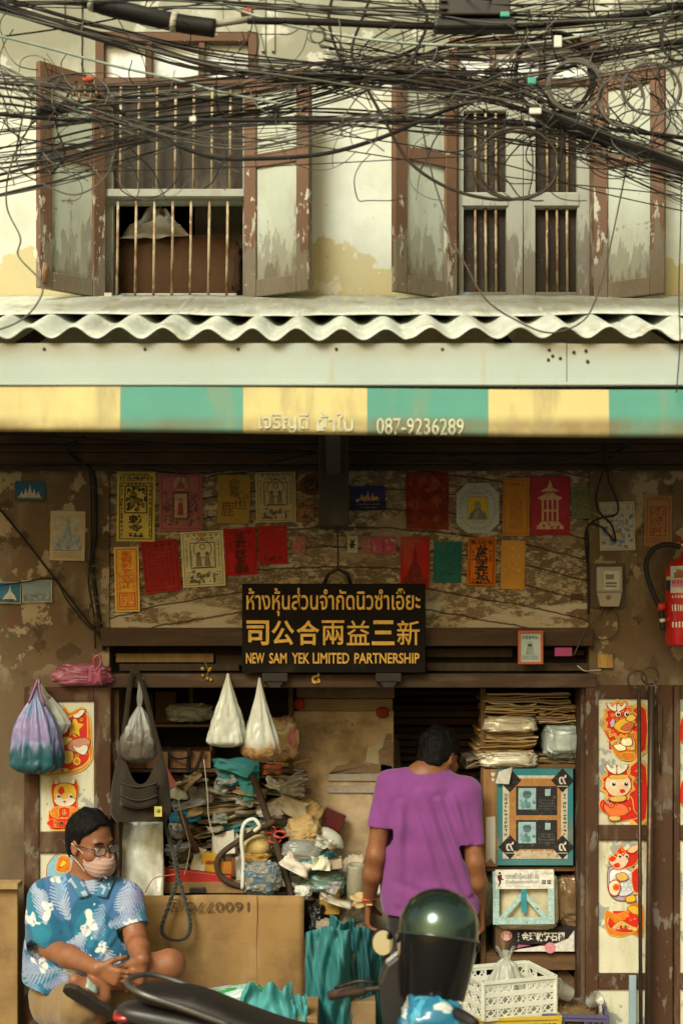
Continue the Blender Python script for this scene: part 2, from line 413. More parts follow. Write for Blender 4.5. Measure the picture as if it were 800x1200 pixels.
RUST = W('rusty_bar', (.46, .37, .22), [dict(c=(.20, .085, .03), s=16, st=(2, 2, .6), lo=.44, hi=.62, a=.95), dict(c=(.62, .58, .44), s=24, lo=.55, hi=.65, a=.7)], rough=.7, bump=.3, bs=60, metallic=.1)
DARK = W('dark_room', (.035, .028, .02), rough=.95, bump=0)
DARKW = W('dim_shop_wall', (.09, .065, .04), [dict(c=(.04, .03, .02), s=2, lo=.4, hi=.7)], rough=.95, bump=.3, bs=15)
PANE_REFL = W('pane_white_reflection', (.84, .90, .84), [dict(c=(.45, .52, .52), s=5, st=(1, 1, .6), lo=.45, hi=.62, a=.8), dict(c=(.2, .2, .17), s=30, lo=.66, hi=.7, a=.5)], rough=.18, bump=.1, bs=12, coat=.5)  # white base colour stands in for bright reflections on the transom glass
GRIMY = W('grimy_pane', (.035, .027, .018), [dict(c=(.13, .11, .08), s=3.5, lo=.52, hi=.70, a=.7), dict(c=(.22, .19, .14), s=70, lo=.64, hi=.68, a=.6)], rough=.4, bump=.2, bs=9, spec=.25)

# --- upper wall with its two window openings
WA = (112, 37, 301, 353); WB = (526, 44, 701, 355)
X0, X1 = -2.15, 2.15
m = M()
zt, zb = 6.4, 3.36
cols_ = [(X0, xat(WA[0]), None), (xat(WA[0]), xat(WA[2]), WA), (xat(WA[2]), xat(WB[0]), None), (xat(WB[0]), xat(WB[2]), WB), (xat(WB[2]), X1, None)]
for a, b, w in cols_:
    if w is None: m.box((a, 0, zb), (b, .22, zt))
    else:
        m.box((a, 0, zat(w[1])), (b, .22, zt)); m.box((a, 0, zb), (b, .22, zat(w[3])))
m.build('upper_wall', WALL, house)
m = M()      # thin plaster mouldings beside the windows
for (a, b, c, d) in ((70, -60, 76, 33), (76, 27, 92, 33), (90, -60, 96, 95), (306, -60, 311, 60), (318, -60, 322, 60), (715, -60, 720, 60), (505, -60, 510, 40)):
    m = M(); m.pbox(a, b, c, d, -.012, .0118); m.build('moulding', WALL, house, bevel=.003)
# upstairs room
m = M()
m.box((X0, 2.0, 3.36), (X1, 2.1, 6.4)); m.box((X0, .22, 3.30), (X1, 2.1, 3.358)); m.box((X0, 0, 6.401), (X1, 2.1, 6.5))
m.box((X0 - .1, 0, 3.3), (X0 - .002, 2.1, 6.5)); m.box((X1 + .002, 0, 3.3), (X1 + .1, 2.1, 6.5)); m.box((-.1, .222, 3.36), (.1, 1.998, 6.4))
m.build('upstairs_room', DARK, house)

# --- shutter leaf
def shutter(win, hpx, opx, pr, ytop, ymid, ybot):
    hx = xat(hpx, -.02); ox = xat(opx, -pr)
    h = Vector((hx, -.02, 0)); o = Vector((ox, -pr, 0)); wv = o - h; wd = wv.length; u = wv.normalized()
    n = Vector((u.y, -u.x, 0));  n = n if n.y < 0 else -n
    z0, z1, zm = zat(ybot, -.02), zat(ytop, -.02), zat(ymid, -.02)
    def bx(mm, s0, s1, t0, t1, za, zb_):
        V = []
        for z in (za, zb_):
            for s, t in ((s0, t0), (s1, t0), (s1, t1), (s0, t1)): V.append(h + u * s + n * t + Vector((0, 0, z)))
        mm.add(V, [(0, 1, 5, 4), (1, 2, 6, 5), (2, 3, 7, 6), (3, 0, 4, 7), (4, 5, 6, 7), (3, 2, 1, 0)])
    a = M(); st = .062; th = .034
    bx(a, 0, st, 0, th, z0, z1); bx(a, wd - st, wd, 0, th, z0, z1)
    for za, zb_ in ((z0, z0 + .075), (zm - .03, zm + .03), (z1 - .07, z1)): bx(a, st + .0005, wd - st - .0005, .001, th - .002, za, zb_)
    leaf = a.build('shutter', SHUT, win, bevel=.004)
    return leaf, bx, (st, wd, z0, z1, zm)
def shutter_full(win, *args):
    leaf, bx, (st, wd, z0, z1, zm) = shutter(win, *args)
    b = M()
    bx(b, st - .004, wd - st + .004, .010, .020, z0 + .07, zm - .025); bx(b, st - .004, wd - st + .004, .010, .020, zm + .025, z1 - .065)
    return leaf, b

# left window ------------------------------------------------------
fr = M()
for r in ((112, 37, 122, 353), (291, 37, 301, 353)): fr.pbox(*r, -.018, .13)
fr.pbox(122.3, 37.5, 290.7, 48, -.016, .12); fr.pbox(122.3, 91, 290.7, 98, -.014, .12)
fr.pbox(171, 48.3, 178, 90.7, -.010, .1); fr.pbox(233, 48.3, 240, 90.7, -.010, .1)
win = fr.build('window', SASHB, house, bevel=.003)
for (a, b) in ((122.5, 170.5), (178.5, 232.5), (240.5, 290.5)):
    q = M(); q.pbox(a, 48.5, b, 90.5, .03, .006); q.build('transom_pane', PANE_REFL, win)
s = M()
s.pbox(122.5, 98.4, 133, 349, .02, .05); s.pbox(284.5, 98.4, 290.6, 349, .02, .05); s.pbox(133.2, 98.4, 284.3, 112, .022, .045)
s.pbox(119, 221, 292, 230, -.03, .09); s.pbox(123, 230.5, 290, 238, .012, .05); s.pbox(122.5, 349.3, 290.6, 353, .0, .1)
s.build('sash', SASH, win, bevel=.003)
q = M(); q.pbox(133, 112, 285, 221, .055, .006); q.build('window_pane', GRIMY, win)
for i in range(7):
    px = 137 + i * 21.4
    q = M(); q.tube([at(px + 5, 100, .0), at(px + 4.5, 160, .0), at(px + 4, 221, .0)], .0062, 8); q.build('window_bar', RUST, win)
    q = M(); q.tube([at(px + 1.5, 236, -.005), at(px + .8, 300, -.006), at(px, 351, -.005)], .0062, 8); q.build('window_bar', RUST, win)
for args in ((119, 42, .245, 96, 193, 351), (290, 366, .17, 96, 193, 351)):
    leaf, b = shutter_full(win, *args); b.build('shutter_panel', SHPAN, win)
q = M((.2, .1, .04)); q.tube([at(53, 308, -.262), at(53, 331, -.262)], .009, 8); q.box(*[tuple(at(47, 331, -.262)), tuple(at(56, 312, -.257))]); q.build('hinge', RUST, win)

# right window ------------------------------------------------------
fr = M()
for r in ((526, 44, 536, 355), (691, 44, 701, 355)): fr.pbox(*r, -.018, .13)
fr.pbox(536.3, 44.5, 690.7, 52, -.016, .12); fr.pbox(536.3, 92, 690.7, 100, -.014, .12)
fr.pbox(574, 52.3, 580, 91.7, -.010, .1); fr.pbox(632, 52.3, 638, 91.7, -.010, .1)
winb = fr.build('window', SASHB, house, bevel=.003)
for (a, b) in ((536.5, 573.5), (580.5, 631.5), (638.5, 690.5)):
    q = M(); q.pbox(a, 52.5, b, 91.5, .03, .006); q.build('transom_pane', PANE_REFL, winb)
def casement(x0, x1, o0, o1):
    s = M()
    s.pbox(x0, 100.5, o0, 354, -.004, .045); s.pbox(o1, 100.5, x1, 354, -.004, .045)
    for (a, b) in ((100.5, 130), (225, 243), (342, 354)): s.pbox(o0 + .2, a, o1 - .2, b, -.002, .04)
    s.pbox(o0 - 2, 226, o1 + 2, 241, -.012, .009)
    c = s.build('casement', SASH, winb, bevel=.003)
    q = M(); q.pbox(o0, 130, o1, 225, .036, .005); q.pbox(o0, 243, o1, 342, .036, .005)
    q.build('window_pane', GRIMY, winb)
    for i in range(3):
        px = o0 + (o1 - o0) * (.27 + .24 * i)
        for ya, yb in ((129, 226), (242, 343)):
            q = M(); q.tube([at(px, ya, .012), at(px + .6, yb, .012)], .0058, 8); q.build('window_bar', RUST, winb)
casement(536.5, 612.5, 543, 593); casement(613.2, 690.5, 627, 676)
for args in ((530, 458, .20, 92, 193, 353), (698, 780, .17, 92, 193, 354)):
    leaf, b = shutter_full(winb, *args); b.build('shutter_panel', SHPAN, winb)

# --- ground floor: piers, arch, cornice, beams
m = M()
XL, XR = xat(128), xat(690)
m.box((X0, 0, -.1), (XL, .25, 3.359)); p1 = m.build('pier', PIER, house)
m = M(); m.box((XR, 0, -.1), (X1, .25, 3.359)); m.build('pier', PIER, house)
m = M(); m.box((XL + .001, .012, zat(736)), (XR - .001, .24, 3.358)); m.build('arch_panel', ARCH, house)
m = M()
for (ya, yb, yy) in ((470, 508, -.13), (508.4, 522, -.105), (522.4, 531, -.075), (531.4, 545, -.055), (545.4, 552, -.03)):
    m.box((X0, yy, zat(yb)), (X1, -.0005, zat(ya)))
m.build('cornice', BEAMW, house, bevel=.004)
m = M(); m.box((XL - .03, -.05, zat(757)), (XR + .01, .2, zat(735.5))); m.build('lintel', BEAMW, house, bevel=.006)
m = M(); m.box((XL - .06, -.075, zat(805)), (XR + .02, .15, zat(789))); m.build('door_head', BEAMW, house, bevel=.006)
m = M((.045, .033, .022))
m.pbox(130, 758, 688, 788.5, .11, .02)
m.pbox(136, 766, 250, 776, .03, .02, (.20, .13, .05)); m.pbox(253, 768, 420, 780, .05, .02, (.05, .035, .02)); m.pbox(500, 760, 600, 770, .04, .03, (.06, .045, .03))
m.pbox(610, 762, 684, 768, .05, .03, (.05, .04, .025)); m.pbox(500, 777, 690, 786, .02, .03, (.07, .05, .03)); m.pbox(140, 778, 280, 786, .03, .03, (.055, .04, .025))
m.build('transom_boards', WOOD, house)
for a, b in ((128, 141), (679, 690)):
    m = M(); m.box((xat(a), -.03, 0), (xat(b), .16, zat(805.5))); m.build('door_post', DOORW, house, bevel=.004)
# shop interior shell
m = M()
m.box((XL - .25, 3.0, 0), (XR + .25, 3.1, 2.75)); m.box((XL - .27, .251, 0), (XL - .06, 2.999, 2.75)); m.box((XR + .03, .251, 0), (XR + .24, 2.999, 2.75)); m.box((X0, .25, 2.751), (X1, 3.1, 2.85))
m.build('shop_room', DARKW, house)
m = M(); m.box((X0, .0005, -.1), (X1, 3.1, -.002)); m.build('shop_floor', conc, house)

# --- folding door leaves
def door_leaf(px0, px1, ptop, rails, panel, Y, stile):
    a = M(); zb_, zt_ = .02, zat(ptop, Y)
    xa, xb = xat(px0, Y), xat(px1, Y); sl, sr = m2(stile[0], Y), m2(stile[1], Y)
    a.box((xa, Y, zb_), (xa + sl, Y + .04, zt_)); a.box((xb - sr, Y, zb_), (xb, Y + .04, zt_))
    zr = [(zat(b, Y), zat(t, Y)) for t, b in rails]
    for z0, z1 in zr: a.box((xa + sl + .0004, Y + .0015, z0), (xb - sr - .0004, Y + .038, z1))
    leaf = a.build('folding_door', DOORW, house, bevel=.005)
    zs = sorted([z for pr_ in zr for z in pr_])[1:-1]
    for i in range(0, len(zs), 2):
        q = M(); q.box((xa + sl - .004, Y + .014, zs[i] - .004), (xb - sr + .004, Y + .026, zs[i + 1] + .004)); q.build('door_panel', PANELP, leaf)
    return leaf
YD = -.07
low = 720 + (ZCAM - .02) * FPX / (DIST + YD)
leafL = door_leaf(28, 130, 805, [(805.3, 822), (975, 1000), (1150, 1172), (low - 40, low)], None, YD, (18, 20))
leafA = door_leaf(686, 788, 803, [(803.3, 819), (967, 985), (1141, 1160), (low - 40, low)], None, YD, (15, 29))
leafB = door_leaf(789.5, 880, 803, [(803.3, 819), (967, 985), (1141, 1160), (low - 40, low)], None, YD, (7, 14))

# ================================================================== AWNING over the shopfront
YE = -1.13
awn = thing('shop_awning', 'corrugated roof over the shopfront with pale fascia and a yellow and green striped canvas roll', 'awning', (0, 0, 3.2))
ROOFM = W('roof_sheet', (.50, .54, .47), [dict(c=(.30, .27, .18), s=4, st=(2, .8, 1), lo=.5, hi=.72, a=.8), dict(c=(.70, .70, .58), s=7, st=(4, .6, 1), lo=.5, hi=.66, a=.7), dict(c=(.15, .12, .08), s=30, lo=.64, hi=.7, a=.7)],
          rough=.55, bump=.25, bs=30, var=.12, vs_=4)
FASC = W('fascia_paint', (.42, .50, .44), [dict(c=(.33, .27, .16), s=2.2, lo=.30, hi=.66, z=(3.10, 3.19), a=.85), dict(c=(.42, .38, .25), s=9, st=(1.6, 1, .18), lo=.54, hi=.72, a=.6), dict(c=(.2, .16, .1), s=60, lo=.7, hi=.72)], rough=.5, bump=.15, bs=16, var=.08, vs_=2)
m = M(); lam = m2(52.3, YE); rows = []
zw, ze = zat(353), zat(392, YE)
xs = np.arange(X0, X1, lam / 14)
for k in range(13):
    t = k / 12; y = YE * t - .002 * (1 - t); z = zw + (ze - zw) * t
    rows.append([(x, y + .012 * noise.noise(Vector((x * 1.1, 3, 0))) * t, z + .0205 * (1 + .25 * noise.noise(Vector((x * 2, 8, 0)))) * math.sin(2 * math.pi * (x + .04) / lam + .5 * noise.noise(Vector((x * 3, 1, 5)))) + .006 * (int((x + 9) / .84) % 2) + .008 * noise.noise(Vector((x * 1.7, y * 2, 1)))) for x in xs])
m.grid(rows); m.build('corrugated_sheet', ROOFM, awn, solid=.003)
m = M(); rows = []
for k in range(9):
    t = k / 8; y = -.003 + (-.74) * t
    rows.append([(x, y, zw + (ze - zw) * (y / YE) + .026 + .016 * t * noise.noise(Vector((x * 2.3, y * 1.5, 5))) + .008 * noise.noise(Vector((x * 7, y * 4, 2)))) for x in np.arange(X0, X1, .03)])
m.grid(rows); m.build('flashing_sheet', ROOFM, awn, solid=.003)
m = M(); yf = -1.1
xs_ = xat(664, yf); m.box((X0, yf, zat(448, yf)), (xs_ - .001, yf + .03, zat(402, yf))); m.box((xs_ + .001, yf + .002, zat(448, yf)), (X1, yf + .03, zat(402.5, yf))); m.box((X0, yf - .012, zat(452, yf)), (X1, yf + .03, zat(448.3, yf)))
m.build('fascia', FASC, awn, bevel=.003)
m = M((.05, .04, .03))
for px in (52, 170, 279, 394, 518, 642, 643, 656, 672, 688, 686, 647):
    c = at(px, 409 + (px * 7) % 20 * .9 if px > 640 else 409, yf - .001); m.lathe([(0, -.003), (.006, -.003), (.006, .002), (0, .002)], c, (0, -1, 0), 8)
m.build('fascia_screws', METAL, awn)
# the canvas roll
RZ0 = zat(453.5, -1.1); RLEN = .146; RRAD = .018
def roll(sx, x, off=0.0):
    """arc length sx from the top of the roll -> point; flat face, then curling under"""
    tilt = -.0042 * (x + 1.25) / 1.25 - .003 * math.sin(x * 2.1)
    wob = .0022 * noise.noise(Vector((x * 2.2, sx * 4, 0))) + .0006 * noise.noise(Vector((x * 9, sx * 26, 4)))
    L_ = RLEN + .012 * (x + 1.25) / 2.5
    if sx < L_: y, z, ny, nz_ = -1.105 - .010 * sx / L_, RZ0 - sx, -1, 0
    else:
        a = min((sx - L_) / RRAD, 2.6)
        y, z = -1.115 + RRAD * (1 - math.cos(a)), RZ0 - L_ - RRAD * math.sin(a); ny, nz_ = -math.cos(a), -math.sin(a)
    return Vector((x, y - wob + ny * off, z + tilt + nz_ * off))
YEL, GRN = (.70, .60, .25), (.10, .355, .27)
bnds = [X0, xat(-2, -1.11), xat(141, -1.11), xat(285, -1.11), xat(430, -1.11), xat(572, -1.11), xat(713, -1.11), xat(856, -1.11), X1]
m = M()
for i in range(8):
    n = max(4, int((bnds[i + 1] - bnds[i]) / .018)); xs = np.linspace(bnds[i], bnds[i + 1], n)
    m.grid([[roll(sx, x) for x in xs] for sx in np.linspace(0, RLEN + RRAD * 2.4, 26)], YEL if i % 2 == 1 else GRN)
CANV = W('awning_canvas', 'vcol', [dict(c=(.20, .13, .05), s=2.2, lo=.28, hi=.62, z=(2.935, 2.885), a=.8), dict(c=(.34, .28, .15), s=6, st=(1.4, 1, .35), lo=.50, hi=.74, a=.6)], rough=.7, bump=.2, bs=12, var=.08, vs_=4, trans=.12)
cv = m.build('striped_canvas', CANV, awn)
m = M((.52, .52, .36))
def on_roll(x, y, z): return roll(RZ0 - z, x, .004)
text_box(m, 'เจริญดี', (xat(303, -1.11), zat(506, -1.11)), (xat(361, -1.11), zat(482, -1.11)), None, bold=.015, fn=on_roll); m.build('lettering', INK, cv); m = M((.52, .52, .36))
text_box(m, 'ผ้าใบ', (xat(371, -1.11), zat(504, -1.11)), (xat(414, -1.11), zat(482, -1.11)), None, bold=.015, fn=on_roll); m.build('lettering', INK, cv); m = M((.52, .52, .36))
text_box(m, '087-9236289', (xat(441, -1.11), zat(507, -1.11)), (xat(543, -1.11), zat(488, -1.11)), None, bold=.008, fn=on_roll)
m.build('lettering', INK, cv)
m = M((.04, .032, .025))
for x in (-2.0, -1.2, .62, 1.3, 2.0): m.beam((x, 0, zw - .06), (x, YE + .04, ze - .055), .04, .035)
m.beam((X0, -1.02, zat(446, -1.02)), (X1, -1.02, zat(446, -1.02)), .04, .04)
m.build('rafters', WOOD, awn)
# bracket post under the awning
m = M(); bxa, bxb = xat(374, -.13), xat(408, -.13)
m.prism([(bxa, zat(618, -.13)), (bxb, zat(618, -.13)), (bxb, zat(490, -.13)), (bxa, zat(490, -.13))], -.30, .010)
m.beam(((bxa + bxb) / 2, -.2, zat(560, -.13)), ((bxa + bxb) / 2, -1.0, zat(470, -1.0)), .06, .06)
m.build('bracket', W('dark_bracket_wood', (.030, .024, .017), [dict(c=(.07, .05, .03), s=5, lo=.5, hi=.75)], rough=.85, bump=.3, bs=20, bst=(4, 4, .7)), house, bevel=.005)  # very dark brown wood with somewhat lighter brown patches
# ================================================================== PAPERS, SIGN AND FITTINGS ON THE WALL
class Poster:
    def __init__(self, name, label, cat, cx, cy, w, h, col, rot=0, Y=.006, thick=True, mat=None, outline=None, seed=0, group=None, amp=1.0, pmat=None):
        s = FPX / (DIST + Y); self.c = at(cx, cy, Y); self.w, self.h = w / s, h / s
        self.rot = R(rot); self.Y = Y; self.seed = seed or random.random() * 50; self.amp = amp
        m = M(col)
        n, k = 9, 11
        if outline is None:
            rows = []
            for j in range(k):
                rows.append([self.p(i / (n - 1) + .012 * noise.noise(Vector((j * .9, self.seed, i > 4))) * (i in (0, n - 1)), j / (k - 1)) for i in range(n)])
            m.grid(rows)
        else:
            pts = [self.p(u, v) for u, v in outline]; m.add(pts, [tuple(range(len(pts)))])
        self.o = m.build(name, mat or PAPER, None, loc=self.p(.5, 0))
        tag(self.o, label, cat, group)
        self.ink = M(); self.layer = 0; self.pm = pmat or INK
    def p(self, u, v, off=0.0):
        x, z = (u - .5) * self.w, (v - .5) * self.h
        c, s = math.cos(self.rot), math.sin(self.rot)
        dy = self.amp * (.0025 * noise.noise(Vector((u * 1.6 + self.seed, v * 1.8, self.seed * 2))) + .007 * (1 - v) ** 2 * (.4 + noise.noise(Vector((self.seed * 5, u * 1.5, 2))) + u * .6))
        return Vector((self.c.x + x * c - z * s, self.c.y - dy - off, self.c.z + x * s + z * c))
    def off(self): return .0011 + .0003 * self.layer
    def up(self): self.layer += 1
    def rect(self, u0, v0, u1, v1, col, n=5):
        o = self.off()
        self.ink.grid([[self.p(u0 + (u1 - u0) * i / n, v0 + (v1 - v0) * j / n, o) for i in range(n + 1)] for j in range(n + 1)], col)
    def frame(self, u0, v0, u1, v1, t, col):
        tv = t * self.w / self.h
        self.rect(u0, v0, u1, v0 + tv, col); self.rect(u0, v1 - tv, u1, v1, col)
        self.rect(u0, v0 + tv, u0 + t, v1 - tv, col); self.rect(u1 - t, v0 + tv, u1, v1 - tv, col)
    def poly(self, pts, col, smooth=0):
        if smooth: pts = [(p.x, p.y) for p in catmull([(a, b, 0) for a, b in pts], smooth, True)]
        self.ink.add([self.p(u, v, self.off()) for u, v in pts], [tuple(range(len(pts)))], col)
    def disc(self, cu, cv, r, col, asp=None, n=14, a0=0, a1=2 * math.pi):
        k = self.w / self.h
        self.poly([(cu + r * math.cos(a0 + (a1 - a0) * i / n), cv + r * k * math.sin(a0 + (a1 - a0) * i / n) * (asp or 1)) for i in range(n)], col)
    def ring(self, cu, cv, r, t, col, n=16):
        k = self.w / self.h
        rows = [[self.p(cu + q * math.cos(2 * math.pi * i / n), cv + q * k * math.sin(2 * math.pi * i / n), self.off()) for i in range(n)] for q in (r - t, r)]
        self.ink.grid(rows, col, closed_u=True)
    def text(self, s, u0, v0, u1, v1, col, bold=.01, keep=False):
        text_box(self.ink, s, (u0, v0), (u1, v1), col, bold=bold, keep=keep, fn=lambda x, y, z: self.p(x, z, self.off()))
    def glyph(self, u, v, su, sv, col, rng):
        for _ in range(rng.randint(4, 6)):
            if rng.random() < .55:
                y = v + rng.uniform(-.45, .45) * sv; a = rng.uniform(.25, .5) * su; t = .075 * sv; sk = rng.uniform(-.05, .1) * sv
                self.poly([(u - a, y - t), (u + a, y - t + sk), (u + a, y + t + sk), (u - a, y + t)], col)
            else:
                x = u + rng.uniform(-.35, .35) * su; a = rng.uniform(.2, .5) * sv; t = .07 * su; sk = rng.uniform(-.2, .2) * su
                self.poly([(x - t + sk, v - a), (x + t + sk, v - a), (x + t, v + a), (x - t, v + a)], col)
    def glyphs(self, u0, v0, u1, v1, nu, nv, col, fill=.8, seed=1):
        rng = random.Random(seed)
        du, dv = (u1 - u0) / nu, (v1 - v0) / nv
        for i in range(nu):
            for j in range(nv): self.glyph(u0 + (i + .5) * du, v0 + (j + .5) * dv, du * fill, dv * fill, col, rng)
    def blotch(self, u0, v0, u1, v1, n, cols, size=.08, seed=1):
        rng = random.Random(seed); k = self.w / self.h
        for i in range(n):
            u, v = rng.uniform(u0, u1), rng.uniform(v0, v1); r = size * rng.uniform(.4, 1)
            c = rng.choice(cols); ph = rng.uniform(0, 6); q = rng.randint(5, 8)
            self.ink.add([self.p(u + r * rng.uniform(.4, 1) * math.cos(ph + 6.283 * a / q), v + r * k * rng.uniform(.4, 1) * math.sin(ph + 6.283 * a / q), self.off() + .00002 * i) for a in range(q)], [tuple(range(q))], c)
    def deity(self, u, v, s, cols):           # small seated figure with a halo
        a, b, c = cols; k = self.w / self.h
        self.disc(u, v + .42 * s * k, .40 * s, c, n=16); self.up()
        self.poly([(u - .55 * s, v - .55 * s * k), (u + .55 * s, v - .55 * s * k), (u + .38 * s, v - .1 * s * k), (u + .26 * s, v + .22 * s * k), (u - .26 * s, v + .22 * s * k), (u - .38 * s, v - .1 * s * k)], a)
        self.disc(u, v + .42 * s * k, .2 * s, b, n=12); self.poly([(u - .1 * s, v + .6 * s * k), (u + .1 * s, v + .6 * s * k), (u, v + .85 * s * k)], b); self.up()
    def pagoda(self, u, v0, v1, w, col):
        n = 4; H = v1 - v0
        self.rect(u - w * .55, v0, u + w * .55, v0 + H * .07, col)
        self.poly([(u - w * .5, v0 + H * .07), (u + w * .5, v0 + H * .07), (u + w * .36, v0 + H * .16), (u - w * .36, v0 + H * .16)], col)
        for i in (-.3, -.1, .1, .3): self.rect(u + w * (i - .045), v0 + H * .17, u + w * (i + .045), v0 + H * .60, col, 2)
        self.rect(u - w * .3, v0 + H * .36, u + w * .3, v0 + H * .40, col, 2)
        self.poly([(u - w * .52, v0 + H * .64), (u - w * .4, v0 + H * .60), (u + w * .4, v0 + H * .60), (u + w * .52, v0 + H * .64), (u + w * .25, v0 + H * .70), (u - w * .25, v0 + H * .70)], col)
        self.rect(u - w * .2, v0 + H * .705, u + w * .2, v0 + H * .74, col, 2)
        self.poly([(u - w * .4, v0 + H * .77), (u + w * .4, v0 + H * .77), (u + w * .1, v0 + H * .86), (u + w * .02, v0 + H), (u - w * .02, v0 + H), (u - w * .1, v0 + H * .86)], col)
    def done(self):
        if self.ink.v: self.ink.build('print', self.pm, self.o)
        return self.o

random.seed(7)
BK = (.035, .028, .018); OC = (.50, .36, .07)
POST = 'devotional prints pasted on the shopfront arch'
# ---- upper row
p = Poster('poster', 'tall yellow paper print with black Chinese characters and black ornamental border', 'poster', 159.5, 593.5, 45, 82, (.62, .47, .10), -.5, group=POST)
p.text('廟古麻持四', .07, .86, .93, .93, BK, .02); p.text('ศาลเจ้าพ่อเสือ', .16, .935, .84, .98, BK, .01)
p.frame(.07, .03, .93, .84, .022, BK); p.frame(.2, .40, .8, .80, .03, BK); p.blotch(.24, .43, .76, .78, 60, [BK, (.2, .15, .04)], .09, 3)
p.glyphs(.095, .06, .17, .82, 1, 12, BK, .9, 4); p.glyphs(.83, .06, .905, .82, 1, 12, BK, .9, 5); p.glyphs(.25, .80, .75, .835, 5, 1, BK, .8, 6)
p.text('勅', .30, .25, .70, .38, BK, .03); p.text('令', .30, .14, .70, .25, BK, .03); p.glyphs(.3, .05, .7, .13, 3, 1, BK, 1, 8); p.done()
p = Poster('poster', 'faded pink devotional print with a small robed figure in a dark ornate frame', 'poster', 212, 588, 51, 69, (.40, .13, .12), .5, group=POST)
p.frame(.05, .03, .95, .95, .02, (.25, .07, .08)); p.blotch(.1, .1, .9, .66, 170, [(.16, .06, .07), (.28, .12, .10), (.32, .16, .10), (.12, .06, .07)], .075, 11); p.up(); p.up()
p.layer = 14; p.frame(.32, .2, .68, .66, .035, (.10, .05, .05)); p.rect(.355, .225, .645, .635, (.45, .30, .18)); p.up(); p.poly([(.43, .27), (.57, .27), (.55, .48), (.45, .48)], (.32, .05, .05)); p.disc(.5, .53, .05, (.30, .16, .09))
p.disc(.5, .80, .17, (.45, .24, .14)); p.up(); p.deity(.5, .80, .2, ((.25, .08, .06), (.30, .15, .08), (.5, .34, .14))); p.done()
p = Poster('poster', 'ochre paper with loose brushed calligraphy in brown ink', 'poster', 274, 585, 38, 57, (.36, .22, .045), -1, group=POST)
rng = random.Random(5)
for s_, a, b, c, d in (('金', .3, .74, .7, .94), ('書', .35, .55, .65, .76), ('鹿', .12, .14, .5, .46), ('心', .5, .5, .95, .68), ('也', .45, .3, .9, .5)): p.text(s_, a, b, c, d, (.14, .07, .02), .0)
p.done()
def temple_print(p, ink):
    p.frame(.05, .03, .95, .97, .012, ink); p.text('人本縣公會', .22, .84, .78, .89, ink, .01); p.glyphs(.12, .90, .9, .955, 6, 1, ink, .8, 3)
    p.glyphs(.09, .35, .16, .84, 1, 12, ink, .8, 4); p.glyphs(.84, .35, .91, .84, 1, 12, ink, .8, 5); p.glyphs(.21, .36, .26, .66, 1, 7, ink, .7, 6); p.glyphs(.74, .36, .79, .66, 1, 7, ink, .7, 16)
    p.frame(.2, .33, .8, .8, .02, ink); p.ring(.5, .68, .22, .02, ink); p.rect(.27, .345, .73, .36, ink); p.ring(.5, .72, .07, .02, ink)
    for u in (.4, .6):
        p.poly([(u - .075, .37), (u + .075, .37), (u + .05, .56), (u - .05, .56)], tuple(min(1, c + .09) for c in ink)); p.disc(u, .595, .045, ink)
    p.blotch(.22, .08, .78, .28, 34, [ink, tuple(min(1, c + .12) for c in ink)], .075, 9); p.glyphs(.08, .05, .2, .28, 2, 5, ink, .7, 8); p.glyphs(.8, .05, .92, .28, 2, 5, ink, .7, 18)
p = Poster('poster', 'cream printed temple sheet with two standing figures, in the upper row above the red papers', 'poster', 323, 582.5, 47, 59, (.52, .43, .22), 1, group=POST); temple_print(p, (.13, .10, .05)); p.done()
p = Poster('plaque', 'small dark octagonal picture with orange rim near the dark wooden bracket', 'picture', 365, 568, 27, 25, (.16, .06, .025), 0, outline=[(.3, 0), (.7, 0), (1, .3), (1, .7), (.7, 1), (.3, 1), (0, .7), (0, .3)], amp=.2)
p.disc(.5, .5, .33, (.045, .03, .02)); p.up(); p.blotch(.3, .3, .7, .7, 10, [(.2, .12, .05), (.10, .06, .03)], .1, 2); p.done()
p = Poster('poster', 'torn scrap of orange print under the small octagonal picture', 'poster', 358, 599, 20, 24, (.24, .14, .06), 4); p.blotch(.1, .1, .9, .9, 26, [(.34, .10, .03), (.10, .05, .03), (.3, .2, .1)], .2, 4); p.done()
p = Poster('postcard', 'dark blue postcard of a lit palace at night right of the dark wooden bracket', 'postcard', 431, 584, 41, 28, (.035, .045, .16), 1)
p.rect(.0, .0, 1, .35, (.02, .018, .06)); p.up(); p.rect(.2, .42, .8, .5, (.55, .34, .12)); p.blotch(.15, .38, .85, .5, 20, [(.6, .4, .15), (.3, .18, .08)], .05, 2)
for u, h in ((.33, .2), (.5, .34), (.64, .24), (.42, .14), (.74, .12)): p.poly([(u - .06, .48), (u + .06, .48), (u + .015, .5 + h * .6), (u, .5 + h)], (.55, .36, .14))
p.glyphs(.15, .2, .85, .3, 12, 1, (.4, .38, .4), .7, 3); p.glyphs(.25, .08, .75, .16, 10, 1, (.4, .38, .4), .7, 4); p.done()
p = Poster('poster', 'large dark red paper blackened with old print, high on the arch', 'poster', 500.5, 587, 50, 67, (.22, .025, .014), 0, group=POST); p.blotch(.05, .05, .95, .95, 60, [(.12, .015, .01), (.18, .035, .012), (.27, .05, .02)], .16, 5); p.frame(.04, .03, .96, .97, .02, (.13, .016, .01)); p.done()
OCT = [(.26, 0), (.74, 0), (1, .2), (1, .8), (.74, 1), (.26, 1), (0, .8), (0, .2)]
p = Poster('plaque', 'pale blue octagonal paper plaque with a grey bust on a yellow square', 'picture', 559.5, 595.5, 50, 59, (.42, .46, .42), 0, outline=OCT, amp=.2, group=None)
p.frame(.26, .27, .74, .73, .012, (.2, .22, .2)); p.rect(.275, .28, .725, .72, (.62, .42, .03)); p.up(); p.up()
